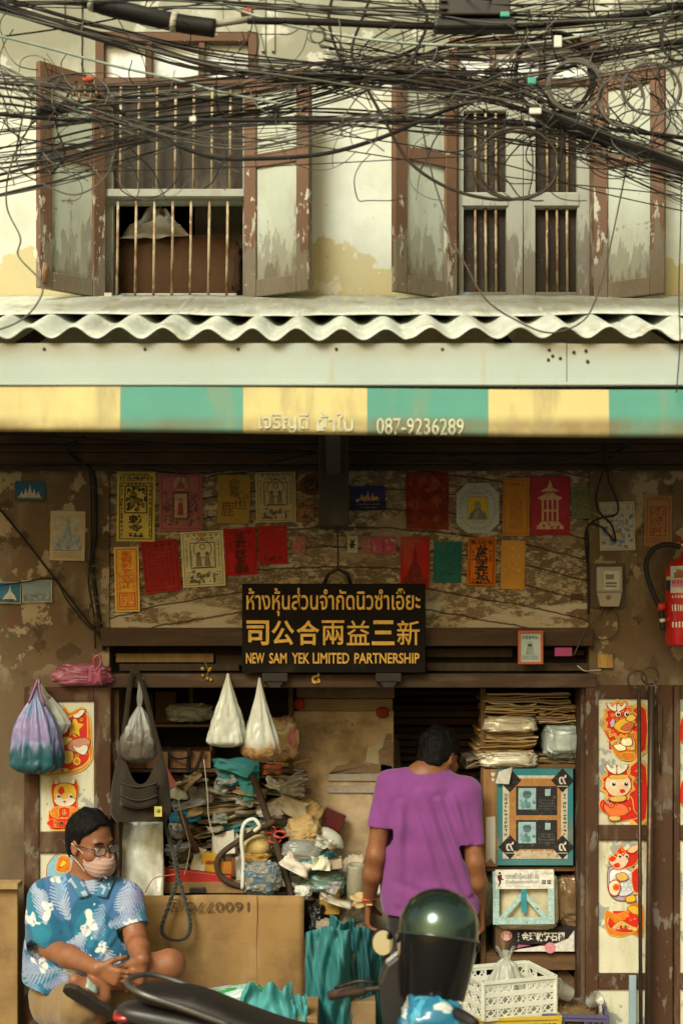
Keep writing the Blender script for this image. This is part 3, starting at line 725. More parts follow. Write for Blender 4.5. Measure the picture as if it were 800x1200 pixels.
p.poly([(.29, .285), (.71, .285), (.68, .40), (.58, .47), (.57, .5), (.43, .5), (.42, .47), (.32, .40)], (.17, .17, .14)); p.disc(.5, .555, .085, (.26, .25, .2), 1.3); p.up(); p.poly([(.36, .285), (.5, .285), (.55, .44), (.47, .46)], (.26, .26, .22))
p.glyphs(.3, .77, .7, .82, 10, 1, (.2, .22, .2), .8, 3); p.glyphs(.34, .2, .66, .24, 9, 1, (.2, .22, .2), .8, 5)
rg = random.Random(3)
for i in range(26):
    a = i / 26 * 6.283; p.disc(.5 + .41 * math.cos(a), .5 + .41 * math.sin(a), .035, (.32, .37, .34))
p.done()
p = Poster('poster', 'plain orange paper print with a faint outlined figure between the plaque and the crimson print', 'poster', 604.5, 594, 31, 68, (.50, .22, .035), -1, group=POST); IN = (.34, .13, .02)
p.frame(.06, .03, .94, .97, .03, IN); p.poly([(.25, .12), (.75, .12), (.72, .6), (.5, .8), (.28, .6)], (.43, .175, .028)); p.up(); p.blotch(.3, .15, .7, .6, 26, [IN, (.46, .2, .04)], .1, 2); p.glyphs(.2, .84, .8, .92, 4, 1, IN, .8, 2); p.done()
p = Poster('poster', 'crimson paper print with a pale pagoda shrine', 'poster', 644, 592.5, 46, 69, (.36, .028, .05), 0, group=POST); p.pagoda(.5, .10, .93, .62, (.55, .36, .22)); p.blotch(.25, .1, .75, .2, 14, [(.55, .36, .22), (.36, .03, .05)], .08, 2); p.frame(.0, .0, 1, 1, .03, (.30, .022, .045)); p.done()
p = Poster('poster', 'washed out green scrap of paper right of the crimson print', 'poster', 680, 590, 22, 36, (.15, .17, .085), 2); p.blotch(.1, .1, .9, .9, 30, [(.2, .18, .1), (.11, .12, .06)], .14, 4); p.done()
p = Poster('poster', 'white calendar sheet printed with blue flowers above the meter', 'poster', 722.5, 616.5, 41, 57, (.50, .46, .33), 1, Y=-.005); p.frame(.04, .03, .96, .97, .02, (.3, .32, .33)); p.blotch(.08, .06, .92, .76, 95, [(.13, .20, .36), (.25, .32, .42), (.18, .22, .30), (.40, .40, .32)], .09, 8); p.layer = 10; p.disc(.5, .3, .1, (.55, .42, .2)); p.blotch(.1, .8, .9, .93, 18, [(.28, .33, .42)], .06, 2); p.done()
p = Poster('poster', 'faded brown red woodblock print on plaster above the extinguisher', 'poster', 770.5, 610.5, 32, 60, (.34, .19, .085), -1, Y=-.005); RB = (.27, .075, .025)
p.frame(.08, .08, .92, .92, .03, RB); p.frame(.2, .2, .8, .78, .04, RB); p.blotch(.26, .24, .74, .74, 60, [RB, (.3, .12, .05)], .08, 2); p.glyphs(.12, .93, .88, .98, 6, 1, RB, .8, 2); p.glyphs(.15, .11, .85, .17, 7, 1, RB, .8, 3); p.done()
# ---- left pier
p = Poster('postcard', 'blue postcard of a white temple, topmost on the left plaster', 'postcard', 35.5, 575.5, 35, 23, (.025, .10, .17), -1, Y=-.005)
p.rect(0, 0, 1, .28, (.06, .09, .07)); p.up(); WH = (.42, .42, .34)
for u, h, w in ((.5, .55, .12), (.36, .34, .1), (.64, .34, .1), (.22, .2, .08), (.78, .2, .08)): p.poly([(u - w, .2), (u + w, .2), (u + w * .45, .28 + h * .4), (u + .01, .28 + h), (u - .01, .28 + h), (u - w * .45, .28 + h * .4)], WH)
p.rect(.1, .14, .9, .22, (.3, .3, .24)); p.done()
p = Poster('poster', 'yellowed newspaper page with a blue picture of a tower on the left plaster', 'newspaper', 79.5, 628, 41, 58, (.48, .38, .22), -1, Y=-.005)
p.rect(.1, .22, .9, .92, (.40, .37, .27)); p.up(); p.blotch(.12, .24, .88, .5, 60, [(.16, .24, .32), (.25, .32, .35), (.33, .34, .3)], .09, 2); p.layer = 8; p.poly([(.38, .42), (.62, .42), (.54, .7), (.5, .9), (.46, .7)], (.24, .31, .34)); p.rect(.1, .2, .9, .215, (.16, .2, .25)); p.glyphs(.1, .05, .9, .17, 14, 3, (.25, .2, .12), .7, 3); p.done()
p = Poster('postcard', 'blue postcard of a white bell shaped stupa on the left plaster', 'postcard', 12, 694.5, 26, 25, (.04, .16, .25), -1.5, Y=-.005)
p.rect(0, 0, 1, .2, (.05, .09, .08)); p.up(); p.poly([(.18, .15), (.82, .15), (.72, .36), (.58, .52), (.53, .7), (.5, .92), (.47, .7), (.42, .52), (.28, .36)], (.5, .5, .4)); p.frame(0, 0, 1, 1, .03, (.4, .4, .33)); p.done()
p = Poster('postcard', 'hazy grey blue postcard beside the stupa postcard', 'postcard', 44, 693, 35, 26, (.22, .30, .32), 1, Y=-.005); p.frame(0, 0, 1, 1, .03, (.42, .40, .3)); p.rect(.03, .03, .97, .4, (.19, .24, .23)); p.up(); p.blotch(.05, .1, .95, .45, 20, [(.14, .19, .2), (.28, .32, .3)], .1, 2); p.done()
# ---- lower row
RD = (.42, .016, .014); DR = (.10, .008, .008)
p = Poster('poster', 'narrow orange talisman strip with yellow border and square seal, lowest of the papers', 'poster', 149, 679, 29, 76, (.70, .52, .16), 1.5, group=POST); OR = (.62, .13, .015)
p.frame(.07, .025, .93, .975, .05, OR); p.rect(.14, .05, .86, .95, (.72, .40, .05)); p.up(); p.text('奉', .25, .85, .75, .94, OR, .02); p.text('寶', .25, .76, .75, .86, OR, .02); p.text('勅', .25, .67, .75, .77, OR, .02); p.glyphs(.3, .36, .7, .66, 1, 6, OR, 1.2, 3); p.glyphs(.15, .33, .28, .62, 1, 7, OR, .9, 5); p.glyphs(.72, .33, .85, .62, 1, 7, OR, .9, 7)
p.frame(.16, .07, .84, .30, .06, OR); p.glyphs(.24, .1, .76, .27, 3, 4, OR, 1, 4); p.done()
p = Poster('poster', 'red paper with faint black columns of writing, next to the orange talisman strip', 'poster', 189, 663.5, 43, 61, (.34, .022, .016), 6, group=POST); p.frame(.06, .04, .94, .96, .015, DR); p.glyphs(.14, .86, .86, .94, 4, 1, DR, .8, 2)
p.glyphs(.14, .10, .86, .84, 6, 10, (.19, .012, .01), .75, 3); p.done()
p = Poster('poster', 'cream printed temple sheet with two standing figures, in the lower row between two red papers', 'poster', 238, 655, 50, 65, (.66, .58, .32), 3, group=POST); temple_print(p, (.13, .11, .055)); p.layer += 1; p.rect(.43, .90, .57, .955, (.6, .22, .04)); p.done()
p = Poster('poster', 'bright red paper with thick black talisman strokes down its middle', 'poster', 282, 646.5, 37, 55, RD, 3, group=POST); p.frame(.06, .04, .94, .96, .015, DR); p.glyphs(.12, .86, .88, .94, 4, 1, DR, .9, 2); p.glyphs(.36, .14, .64, .84, 1, 6, DR, 1.5, 5); p.blotch(.4, .12, .6, .8, 24, [DR], .1, 4); p.glyphs(.12, .5, .26, .8, 1, 4, DR, .8, 7); p.glyphs(.74, .5, .88, .8, 1, 4, DR, .8, 8); p.blotch(.3, .06, .7, .16, 16, [DR], .12, 8); p.done()
p = Poster('poster', 'bright red paper with a thin dark border, last on the left half of the arch', 'poster', 319.5, 638.5, 34, 45, (.40, .02, .018), 2, group=POST); p.frame(.06, .05, .94, .95, .02, (.22, .012, .01)); p.glyphs(.15, .25, .85, .9, 6, 5, (.30, .014, .012), .8, 2); p.blotch(.15, .1, .85, .2, 22, [DR], .06, 8); p.done()
def chit(label, cx, cy, w, h, c, seed):
    p = Poster('paper_slip', label, 'paper slip', cx, cy, w, h, c, random.uniform(-3, 3)); p.blotch(.1, .1, .9, .9, 12, [jit(c, .4), (.4, .25, .18)], .2, seed); return p.done()
chit('pale pink slip of paper alone left of the bracket wire', 350, 638, 15, 19, (.42, .14, .13), 1)
p = Poster('paper_slip', 'small white slip printed with a black animal emblem', 'paper slip', 413, 638, 12, 20, (.50, .45, .33), 0)
p.blotch(.25, .3, .75, .7, 10, [BK], .2, 3); p.layer = 3; p.poly([(.5, .72), (.2, .85), (.42, .55), (.1, .5), (.42, .42), (.2, .18), (.5, .32), (.8, .18), (.58, .42), (.9, .5), (.58, .55), (.8, .85)], BK); p.done()
chit('torn rosy slip, first of the pink slips right of the wire', 429, 638, 11, 20, (.34, .13, .11), 2)
chit('bright pink slip in the middle of three pink slips', 441.5, 639, 13, 19, (.45, .08, .13), 3)
chit('bright pink slip with a torn corner touching the red pagoda paper', 456.5, 639.5, 15, 20, (.42, .06, .11), 4)
p = Poster('poster', 'bright red paper with a dark stupa silhouette behind the sign corner', 'poster', 486, 659, 34, 60, (.38, .018, .014), -1, group=POST); p.frame(.05, .03, .95, .97, .015, (.25, .01, .01)); D2 = (.17, .012, .01)
p.poly([(.1, .04), (.9, .04), (.9, .2), (.75, .24), (.68, .42), (.58, .5), (.54, .7), (.5, .86), (.46, .7), (.42, .5), (.32, .42), (.25, .24), (.1, .2)], D2); p.done()
p = Poster('poster', 'teal green paper with a faint darker print', 'poster', 524, 658.5, 33, 48, (.02, .13, .115), -2, group=POST); p.frame(.06, .05, .94, .95, .015, (.012, .075, .065)); p.blotch(.2, .1, .8, .9, 26, [(.015, .10, .09), (.02, .085, .075)], .12, 2); p.glyphs(.3, .17, .7, .24, 4, 1, BK, .9, 3); p.done()
p = Poster('poster', 'bright orange paper with black Chinese writing in a black frame', 'poster', 564, 658, 33, 56, (.62, .155, .012), -1.5, group=POST); p.frame(.06, .03, .94, .97, .018, BK); p.text('電古趨都', .1, .86, .9, .945, BK, .02); p.frame(.1, .05, .9, .85, .01, BK); p.glyphs(.32, .1, .68, .84, 1, 7, BK, 1.35, 2); p.blotch(.4, .1, .6, .8, 14, [BK], .08, 4); p.glyphs(.13, .5, .26, .74, 1, 3, BK, .9, 4); p.glyphs(.74, .5, .87, .74, 1, 3, BK, .9, 5); p.blotch(.2, .06, .8, .16, 12, [BK], .1, 9); p.done()
p = Poster('poster', 'plain yellow orange paper, rightmost of the lower row', 'poster', 600.5, 662, 28, 57, (.58, .29, .055), -1.5, group=POST); p.frame(.06, .04, .94, .96, .012, (.5, .22, .04)); p.blotch(.2, .15, .8, .85, 22, [(.54, .25, .045), (.6, .32, .08)], .13, 2); p.done()
p = Poster('paper_slip', 'tiny dark paper tag near the right end of the arch', 'paper slip', 675.5, 699, 14, 7, (.10, .045, .035), 0); p.done()

# ---- signboard
sb = thing('signboard', 'black shop signboard with gold Thai, Chinese and English lettering', 'sign', at(391, 788, -.09))
m = M((.010, .008, .006)); a, b = at(284, 788, -.1), at(498, 684, -.1)
m.box((a.x, -.125, a.z), (b.x, -.095, b.z))
BOARD = W('black_lacquer', 'vcol', [dict(c=(.05, .04, .028), s=6, lo=.55, hi=.75, a=.4)], rough=.65, bump=.08, bs=30, var=.2, spec=.08)
GOLD = W('gold_leaf', (.68, .40, .07), [dict(c=(.26, .14, .025), s=30, lo=.54, hi=.70, a=.7)], rough=.38, bump=.25, bs=120, metallic=.2, var=.25, vs_=60)
bd = m.build('board', BOARD, sb, bevel=.003)
def signline(s, x0, y0, x1, y1, bold, sp=1.0):
    m = M(); text_box(m, s, at(x0, y1, -.12), at(x1, y0, -.12), None, bold=bold, depth=.006, y=-.1285, space=sp); m.build('lettering', GOLD, bd)
signline('ห้างหุ้นส่วนจำกัดนิวซำเอี๊ยะ', 289, 689, 492, 722, .012)
for i, ch in enumerate('司公合兩益三新'):
    x = 289 + i * 29.3; m = M(); text_box(m, ch, at(x, 756, -.12), at(x + 26.5, 727, -.12), None, bold=(.008 if ch in '兩新益' else .022), depth=.008, y=-.129); m.build('lettering', GOLD, bd)
for w_, xa, xb in (('NEW', 288.5, 310), ('SAM', 315.5, 336), ('YEK', 342, 362.5), ('LIMITED', 366.5, 409), ('PARTNERSHIP', 415, 491)):
    m = M(); text_box(m, w_, at(xa, 777.5, -.12), at(xb, 765, -.12), None, bold=.018, depth=.005, y=-.128); m.build('lettering', GOLD, bd)
IRON = W('black_iron', (.028, .022, .016), [dict(c=(.10, .055, .025), s=20, lo=.55, hi=.7, a=.7)], rough=.6, bump=.25, bs=60, metallic=.4)
for px in (322, 455):
    m = M(); m.pbox(px - 15, 788.5, px + 15, 799, -.12, .035); m.prism([(at(px - 10, 0, -.11).x, zat(799.2, -.11)), (at(px + 10, 0, -.11).x, zat(799.2, -.11)), (at(px + 6, 0, -.11).x, zat(806, -.11)), (at(px - 6, 0, -.11).x, zat(806, -.11))], -.115, -.08); m.build('bracket', IRON, sb, bevel=.003)
m = M(); m.tube(catmull([at(395, 616, -.2), at(396, 645, -.1), at(396, 668, -.05)], 5), .0035, 6); m.tube([at(380, 684, -.04), at(384, 673, -.05), at(396, 667, -.06), at(407, 673, -.05), at(411, 684, -.04)], .008, 8); m.build('hanger', IRON, sb)
m = M(); text_box(m, '๘', at(365, 801, -.08), at(375, 789, -.08), None, bold=.02, depth=.004, y=-.078); tag(m.build('numeral', GOLD), 'small gold Thai numeral fixed on the dark door head below the sign', 'numeral')

# ---- framed licence, pink box, yellow flower
fr_ = thing('picture_frame', 'small red framed certificate leaning on the beam over the door', 'picture frame', at(620, 779, -.06))
m = M((.45, .09, .035)); x0, z0, x1, z1 = xat(606, -.06), zat(778, -.06), xat(635, -.06), zat(739, -.06); t = .009
for r in ((x0, z0, x0 + t, z1), (x1 - t, z0, x1, z1), (x0 + t, z0, x1 - t, z0 + t), (x0 + t, z1 - t, x1 - t, z1)): m.box((r[0], -.085, r[1]), (r[2], -.06, r[3]))
m.build('frame', PLAST, fr_)
m = M((.42, .50, .44)); m.box((x0 + t, -.075, z0 + t), (x1 - t, -.065, z1 - t)); m.build('certificate', PAPER, fr_)
q = Poster.__new__(Poster); q.c = at(620.5, 758.5, -.076); q.w, q.h = x1 - x0 - 2 * t, z1 - z0 - 2 * t; q.rot = 0; q.amp = 0; q.seed = 1; q.ink = M(); q.layer = 0; q.pm = INK; q.o = fr_
q.glyphs(.1, .75, .9, .92, 5, 1, (.12, .2, .17), .8, 2); q.poly([(.3, .25), (.7, .25), (.62, .6), (.38, .6)], (.25, .33, .28)); q.disc(.5, .62, .12, (.3, .36, .3)); q.glyphs(.1, .08, .9, .22, 7, 2, (.15, .22, .2), .8, 3); q.done()
m = M((.42, .06, .20)); m.pbox(650, 759, 670, 769, -.05, .03); tag(m.build('box', CARD, bevel=.002), 'small pink cardboard box lying on the beam over the door', 'box')
m = M(); rg = random.Random(4)
for i in range(9):
    c = at(242 + rg.uniform(-7, 6), 788 + rg.uniform(-6, 12), -.082); m.lathe([(0, -.006), (.007, 0), (.006, .005), (0, .009)], c, (rg.uniform(-1, 1), -1, .4), 7, (.55, .30, .02))
m.tube(catmull([at(240, 776, -.078), at(244, 786, -.085), at(240, 798, -.082)], 4), .002, 5, (.2, .14, .05)); tag(m.build('flower_garland', CLOTH), 'little withered yellow flower garland hanging on the door head', 'garland')
m = M((.40, .24, .07)); m.pbox(700, 767, 718, 783, -.02, .0195); tag(m.build('switch_box', WOOD, bevel=.003), 'small wooden switch block on plaster above the right folding door', 'switch')

# ---- electricity meter
mt = thing('electricity_meter', 'grey electricity meter with a clear cover on the wall above the right door', 'electricity meter', at(713, 712, 0))
m = M((.11, .09, .065)); m.pbox(692, 660, 732, 712, -.012, .0115); m.build('backboard', WOOD, mt)
m = M((.34, .30, .22)); m.pbox(699, 664, 729, 694, -.055, .042)
m.prism([(xat(699, -.05), zat(693.8, -.05)), (xat(729, -.05), zat(693.8, -.05)), (xat(725, -.05), zat(711, -.05)), (xat(703, -.05), zat(711, -.05))], -.05, -.0122); m.build('case', PLAST, mt, bevel=.004)
m = M((.60, .62, .50)); m.pbox(707, 669, 725, 691, -.060, .004); pl = m.build('dial_plate', PAPER, mt)
m = M((.06, .06, .05)); m.pbox(709, 673, 719, 679, -.0625, .002); m.pbox(709, 682, 722, 684.5, -.0625, .002); m.pbox(709, 686, 722, 688, -.0625, .002); m.build('counter', INK, pl)
m = M((.75, .72, .6)); m.pbox(699, 664.3, 729, 693, -.075, .018); m.build('cover', W('clear_cover', (.6, .58, .48), rough=.1, bump=0, alpha=.22), mt, bevel=.012)
m = M((.30, .11, .05)); m.lathe([(0, 0), (.009, 0), (.009, .008), (0, .009)], at(712, 700, -.05), (0, -1, 0), 10); m.build('seal_screw', PLAST, mt)
# ---- fire extinguisher
YX = -.12
fe = thing('fire_extinguisher', 'red fire extinguisher hanging on the right wall, black hose looped to its left', 'fire extinguisher', at(804, 758, YX))
m = M((.50, .015, .012)); r_ = m2(26, YX); zb_, zt_ = zat(757, YX), zat(660, YX); cxx = xat(805, YX)
m.lathe([(0, 0), (r_ * .9, .0), (r_, .012), (r_, zt_ - zb_ - .03), (r_ * .86, zt_ - zb_ + .0), (r_ * .5, zt_ - zb_ + .022), (r_ * .3, zt_ - zb_ + .03), (r_ * .3, zt_ - zb_ + .045), (0, zt_ - zb_ + .045)], (cxx, YX, zb_), (0, 0, 1), 36); cyl = m.build('cylinder', GLOSS, fe)
def wrap(ang, z, off=.0015): return Vector((cxx + (r_ + off) * math.sin(ang), YX - (r_ + off) * math.cos(ang), z))
def wpatch(m, a0, a1, z0, z1, col, off=.0015, n=8): m.grid([[wrap(a0 + (a1 - a0) * i / n, z, off) for i in range(n + 1)] for z in (z0, z1)], col)
m = M(); wpatch(m, -1.05, 1.05, zat(690, YX), zat(664, YX), (.42, .56, .58)); m.build('label', INK, cyl); m = M(); wpatch(m, -1.05, 1.05, zat(695, YX), zat(690, YX), (.6, .6, .55))
wpatch(m, -.85, -.1, zat(678, YX), zat(671, YX), (.28, .12, .05), .002); wpatch(m, -.75, -.3, zat(671, YX), zat(668, YX), (.35, .16, .06), .002); wpatch(m, -1.0, .9, zat(688, YX), zat(679, YX), (.55, .25, .3), .002)
m.build('label', INK, cyl); m = M(); wpatch(m, -1.4, -1.06, zat(692, YX), zat(680, YX), (.03, .03, .035)); wpatch(m, -1.4, -1.06, zat(680, YX), zat(676, YX), (.55, .5, .3))
m.build('label', INK, cyl); m = M(); rg = random.Random(2)
for row, (ya, yb) in enumerate(((684, 680), (701, 697), (716, 708), (735, 728))):
    a = -.95
    while a < .9:
        w_ = rg.uniform(.05, .10)
        wpatch(m, a, a + w_, zat(ya, YX), zat(yb, YX) - rg.uniform(0, .004), (.72, .68, .6) if row else (.5, .04, .1), .0025, 2); a += w_ + rg.uniform(.03, .09)
m.build('label', INK, cyl)
m = M((.42, .03, .02)); m.tube([(cxx, YX, zt_ + .04), (cxx, YX, zt_ + .085)], .014, 10); m.box((cxx - .055, YX - .012, zt_ + .07), (cxx + .06, YX + .012, zt_ + .092)); m.box((cxx - .03, YX - .010, zt_ + .10), (cxx + .08, YX + .010, zt_ + .112)); m.build('valve', GLOSS, fe, bevel=.003)
m = M((.5, .45, .35)); m.lathe([(0, 0), (.016, 0), (.016, .01), (0, .012)], (cxx - .02, YX - .02, zt_ + .08), (0, -1, 0), 14); m.build('gauge', CHROME, fe)
m = M((.02, .018, .015)); m.tube(catmull([at(797, 641, YX - .02), at(782, 638, YX - .01), at(766, 643, YX), at(757, 658, YX), at(758, 675, YX), at(766, 698, YX), at(774, 716, YX), at(776, 738, YX - .01)], 8), .0115, 10); hs = m.build('hose', RUBBER, fe)
m = M((.5, .03, .02)); m.tube([at(770, 711, YX), at(779, 711, YX - .005)], .0185, 10); m.build('clip', PLAST, hs)
m = M((.7, .68, .55)); m.tube([at(775.5, 725, YX - .01), at(776, 729, YX - .01)], .013, 10); m.build('band', PLAST, hs)
m = M((.2, .02, .02)); m.box((cxx - .02, YX + r_ - .02, zt_ - .05), (cxx + .02, -.0005, zt_ + .02)); m.build('wall_hook', METAL, fe)

# ---- cables on the wall under the awning
def cable(label, pts, r, col=(.012, .011, .010), name='cable', group=None, n=8, mat=None):
    m = M(col); m.tube(catmull([at(*p) for p in pts], n), r, 6); return tag(m.build(name, mat or RUBBER), label, 'cable', group)
cable('black cable sagging under the cornice on the left half', [(-40, 548, -.16), (60, 543, -.15), (130, 544, -.15), (210, 555, -.15), (290, 548, -.16), (360, 533, -.18), (420, 520, -.2)], .004)
cable('taut black cable along the cornice above the yellow print', [(-40, 507, -.17), (60, 512, -.16), (250, 524, -.15), (370, 530, -.15)], .006)
cable('black cable drooping under the cornice on the right half', [(440, 506, -.3), (500, 524, -.2), (560, 544, -.16), (640, 542, -.16), (700, 530, -.17), (780, 508, -.2), (840, 500, -.2)], .0045)
cable('thick straight black cable along the right half of the cornice', [(400, 531, -.15), (520, 533, -.15), (680, 532, -.15), (840, 528, -.15)], .007)
cable('thin straight black wire just under the thick cornice cable', [(480, 541, -.12), (640, 543, -.12), (840, 543, -.12)], .003)
cable('black supply cable looping down over the blue flower calendar to the meter', [(706, 505, -.1), (707, 545, -.06), (698, 580, -.03), (702, 600, -.02), (716, 615, -.02), (720, 634, -.02), (705, 618, -.02), (689, 615, -.02), (688, 640, -.01), (689, 720, -.01)], .0042)
cable('black cable hanging in a long S curve beside the flower calendar', [(740, 520, -.1), (716, 535, -.06), (712, 560, -.03), (722, 585, -.02), (722, 602, -.02), (700, 608, -.02), (686, 622, -.02), (687, 660, -.012)], .004)
cable('brown wire looping below the meter', [(707, 710, -.02), (700, 725, -.03), (688, 735, -.05), (680, 750, -.06), (672, 768, -.055)], .003, (.10, .07, .04))
cable('grey wire hanging in a loop under the meter', [(716, 711, -.02), (724, 725, -.03), (722, 742, -.02), (705, 750, -.02), (688, 738, -.04)], .0028, (.07, .05, .03))
cable('pale wire running from the beam to the switch block', [(676, 780, -.08), (684, 786, -.08), (692, 786, -.04), (704, 785, -.03)], .003, (.45, .42, .33))
cable('black conduit cable running down the left end of the arch', [(100, 512, -.1), (78, 528, -.1), (104, 548, -.03), (111, 565, -.015), (112, 620, -.012), (108, 660, -.012), (113, 700, -.012), (118, 735, -.012), (122, 762, -.012)], .0085, (.014, .012, .010))
cable('thin black wire twisted along the left conduit', [(60, 505, -.12), (95, 540, -.03), (106, 560, -.02), (107, 640, -.02), (104, 680, -.02), (110, 720, -.02), (112, 760, -.02)], .004)
cable('long black cable slanting down the left plaster', [(-30, 575, -.03), (0, 597, -.03), (60, 672, -.03), (125, 757, -.03)], .0055)
cable('loose black wire crossing below the slanting cable', [(-30, 690, -.02), (30, 682, -.02), (62, 678, -.02), (80, 705, -.02), (105, 735, -.02), (128, 745, -.03)], .0032)
m = M(); rg = random.Random(8)
for i in range(26):
    y = rg.uniform(655, 745); c = at(107 + (y - 655) * .1 + rg.uniform(-6, 6), y, -.025); u = Vector((rg.uniform(-1, 1), rg.uniform(-1, 0), rg.uniform(-1, 1))).normalized(); w_ = u.orthogonal(); l_ = rg.uniform(.010, .022)
    m.add([c - u * l_, c + w_ * l_ * .4, c + u * l_, c - w_ * l_ * .4], [(0, 1, 2, 3)], jit((.09, .075, .04), .4, rg))
tag(m.build('dry_vine', CLOTH), 'dry brown vine leaves clinging to the left conduit', 'plant')
# ================================================================== GOODS IN AND AROUND THE SHOP
def lerp3(a, b, t):
    t = min(1, max(0, t)); t = t * t * (3 - 2 * t); return tuple(x + (y - x) * t for x, y in zip(a, b))
def sgn(a, p): return math.copysign(abs(a) ** p, a)
def lump_geo(c, r, seed, crease=.22, freq=1.6, boxy=.8, nu=44, nv=30, fine=.05, flat=0.0, rotm=None):
    rows = []; c = Vector(c); r = Vector(r)
    for j in range(nv + 1):
        th = math.pi * j / nv; row = []
        for i in range(nu):
            ph = 2 * math.pi * i / nu
            d = Vector((math.sin(th) * math.cos(ph), math.sin(th) * math.sin(ph), math.cos(th)))
            q = Vector((sgn(d.x, boxy), sgn(d.y, boxy), sgn(d.z, boxy)))
            s3 = Vector((seed * 3.1, seed * 1.7, seed))
            n1 = noise.noise(d * freq + s3); n2 = 1 - 2 * abs(noise.noise(d * freq * 2.1 + s3 * 1.3)); n3 = 1 - 2 * abs(noise.noise(d * freq * 4.6 + s3))
            k = 1 + crease * (.8 * n1 - .55 * max(0, n2) * .7 - .25 * n3) + fine * noise.noise(d * 13 + s3)
            p = Vector((q.x * r.x, q.y * r.y, q.z * r.z)) * k
            if flat and p.z < -r.z * flat: p.z = -r.z * flat + (p.z + r.z * flat) * .15
            if rotm: p = rotm @ p
            row.append(c + p)
        rows.append(row)
    return rows
def lump(name, label, cat, box, Y, depth, col, mat=None, seed=1, crease=.22, freq=1.6, boxy=.8, group=None, rot=0, flat=0.0, col2=None, fine=.05, alive=True):
    x0, y0, x1, y1 = box; c = at((x0 + x1) / 2, (y0 + y1) / 2, Y + depth / 2)
    r = (m2(x1 - x0, Y) / 2, depth / 2, m2(y1 - y0, Y) / 2)
    m = M(col); q_ = 2.6 if col2 else 1.6; rows = lump_geo(c, r, seed, crease, freq, boxy, int(44 * q_), int(30 * q_), fine=fine, flat=flat, rotm=Matrix.Rotation(R(rot), 3, 'Y') if rot else None)
    if col2:
        def cc(i, j):
            n = noise.noise(Vector((i * .11 + seed, j * .09, seed)))
            return col2 if n > .08 else col
        m.grid(rows, None, True, True, cols=cc)
    else: m.grid(rows, col, True, True)
    return tag(m.build(name, mat or SACK), label, cat, group)

def bag_geo(m, hook, box, Y, depth, prof, pleat=.12, npl=9, seed=1, col=None, nu=112, nv=90, lean=0.0, bottom=.12, cols=None):
    """hanging bag: prof = half width fraction down the bag; folds run from the knot and fade towards the full bottom"""
    x0, y0, x1, y1 = box; rows = []
    cx0 = hook[0]; cxb = (x0 + x1) / 2
    for j in range(nv + 1):
        t = j / nv; y = y0 + (y1 - y0) * t
        k = t * (len(prof) - 1); a = int(min(k, len(prof) - 2)); f = k - a; hw = prof[a] * (1 - f) + prof[a + 1] * f
        if t > 1 - bottom: hw *= math.sqrt(max(0.0, 1 - ((t - (1 - bottom)) / bottom) ** 2)) * .999 + .001
        cx = cx0 + (cxb - cx0) * min(1, t * 1.4) + lean * t
        row = []
        for i in range(nu):
            ph = 2 * math.pi * i / nu
            w = noise.noise(Vector((math.cos(ph) * 1.3 + seed, math.sin(ph) * 1.3, t * 1.2 + seed)))
            pl = pleat * (1 - .6 * t) * math.sin(npl * ph + seed * 3 + 2.5 * w) + .17 * w + .05 * noise.noise(Vector((math.cos(ph) * 5, math.sin(ph) * 5, t * 7 + seed))) + .11 * abs(noise.noise(Vector((math.cos(ph) * 3 + t * 2, math.sin(ph) * 4, t * 5 + seed))))
            rr = hw * (1 + pl)
            p = at(cx, y, Y + depth / 2)
            row.append(p + Vector((m2((x1 - x0) / 2, Y) * rr * sgn(math.cos(ph), .85), depth / 2 * rr * sgn(math.sin(ph), .85), 0)))
        rows.append(row)
    m.grid(rows, col, True, True, cols=(lambda i, j: cols(i * 34 / nv, j * 56 / nu)) if cols else None)
def sheet_stack(name, label, cat, box, Y, depth, cols, n=10, tilt=0, seed=1, mat=None, group=None, over=.12, wave=.004, cover=None):
    """pile of folded sheets seen from its edges"""
    rg = random.Random(seed); x0, y0, x1, y1 = box
    a, b = at(x0, y1, Y), at(x1, y0, Y); w, h = b.x - a.x, b.z - a.z; m = M()
    c = Vector(((a.x + b.x) / 2, Y + depth / 2, a.z)); ro = Matrix.Rotation(R(-tilt), 3, 'Y')
    th = h / n
    for i in range(n):
        l_, r_ = -w / 2 + rg.uniform(0, over) * w, w / 2 - rg.uniform(0, over) * w
        yf, yb = -depth / 2 + rg.uniform(0, .12) * depth, depth / 2
        t_ = th * rg.uniform(.55, .97); z = i * th; col = jit(rg.choice(cols), .15, rg)
        if cover and i == n - 1: col = cover
        k = 9; ph = rg.uniform(0, 9); am = wave * rg.uniform(.3, 1.4)
        top = []; bot = []
        for q in range(k):
            f = q / (k - 1); x = l_ + (r_ - l_) * f; dz = am * math.sin(ph + f * 4.5) + am * .6 * math.sin(ph * 2 + f * 11)
            sk = rg.uniform(-.006, .006)
            top.append((x, yf + sk, z + t_ + dz)); bot.append((x, yf + sk, z + dz))
        V = [c + ro @ Vector(p) for p in top + bot] + [c + ro @ Vector((p[0], yb, p[2])) for p in top + bot]
        F_ = []
        for q in range(k - 1):
            F_ += [(k + q, k + q + 1, q + 1, q), (q, q + 1, 2 * k + q + 1, 2 * k + q), (k + q + 1, k + q, 3 * k + q, 3 * k + q + 1)]
        F_ += [(0, 2 * k, 3 * k, k), (k - 1, 2 * k - 1, 4 * k - 1, 3 * k - 1)]
        m.add(V, F_, col)
    return tag(m.build(name, mat or PAPER), label, cat, group)
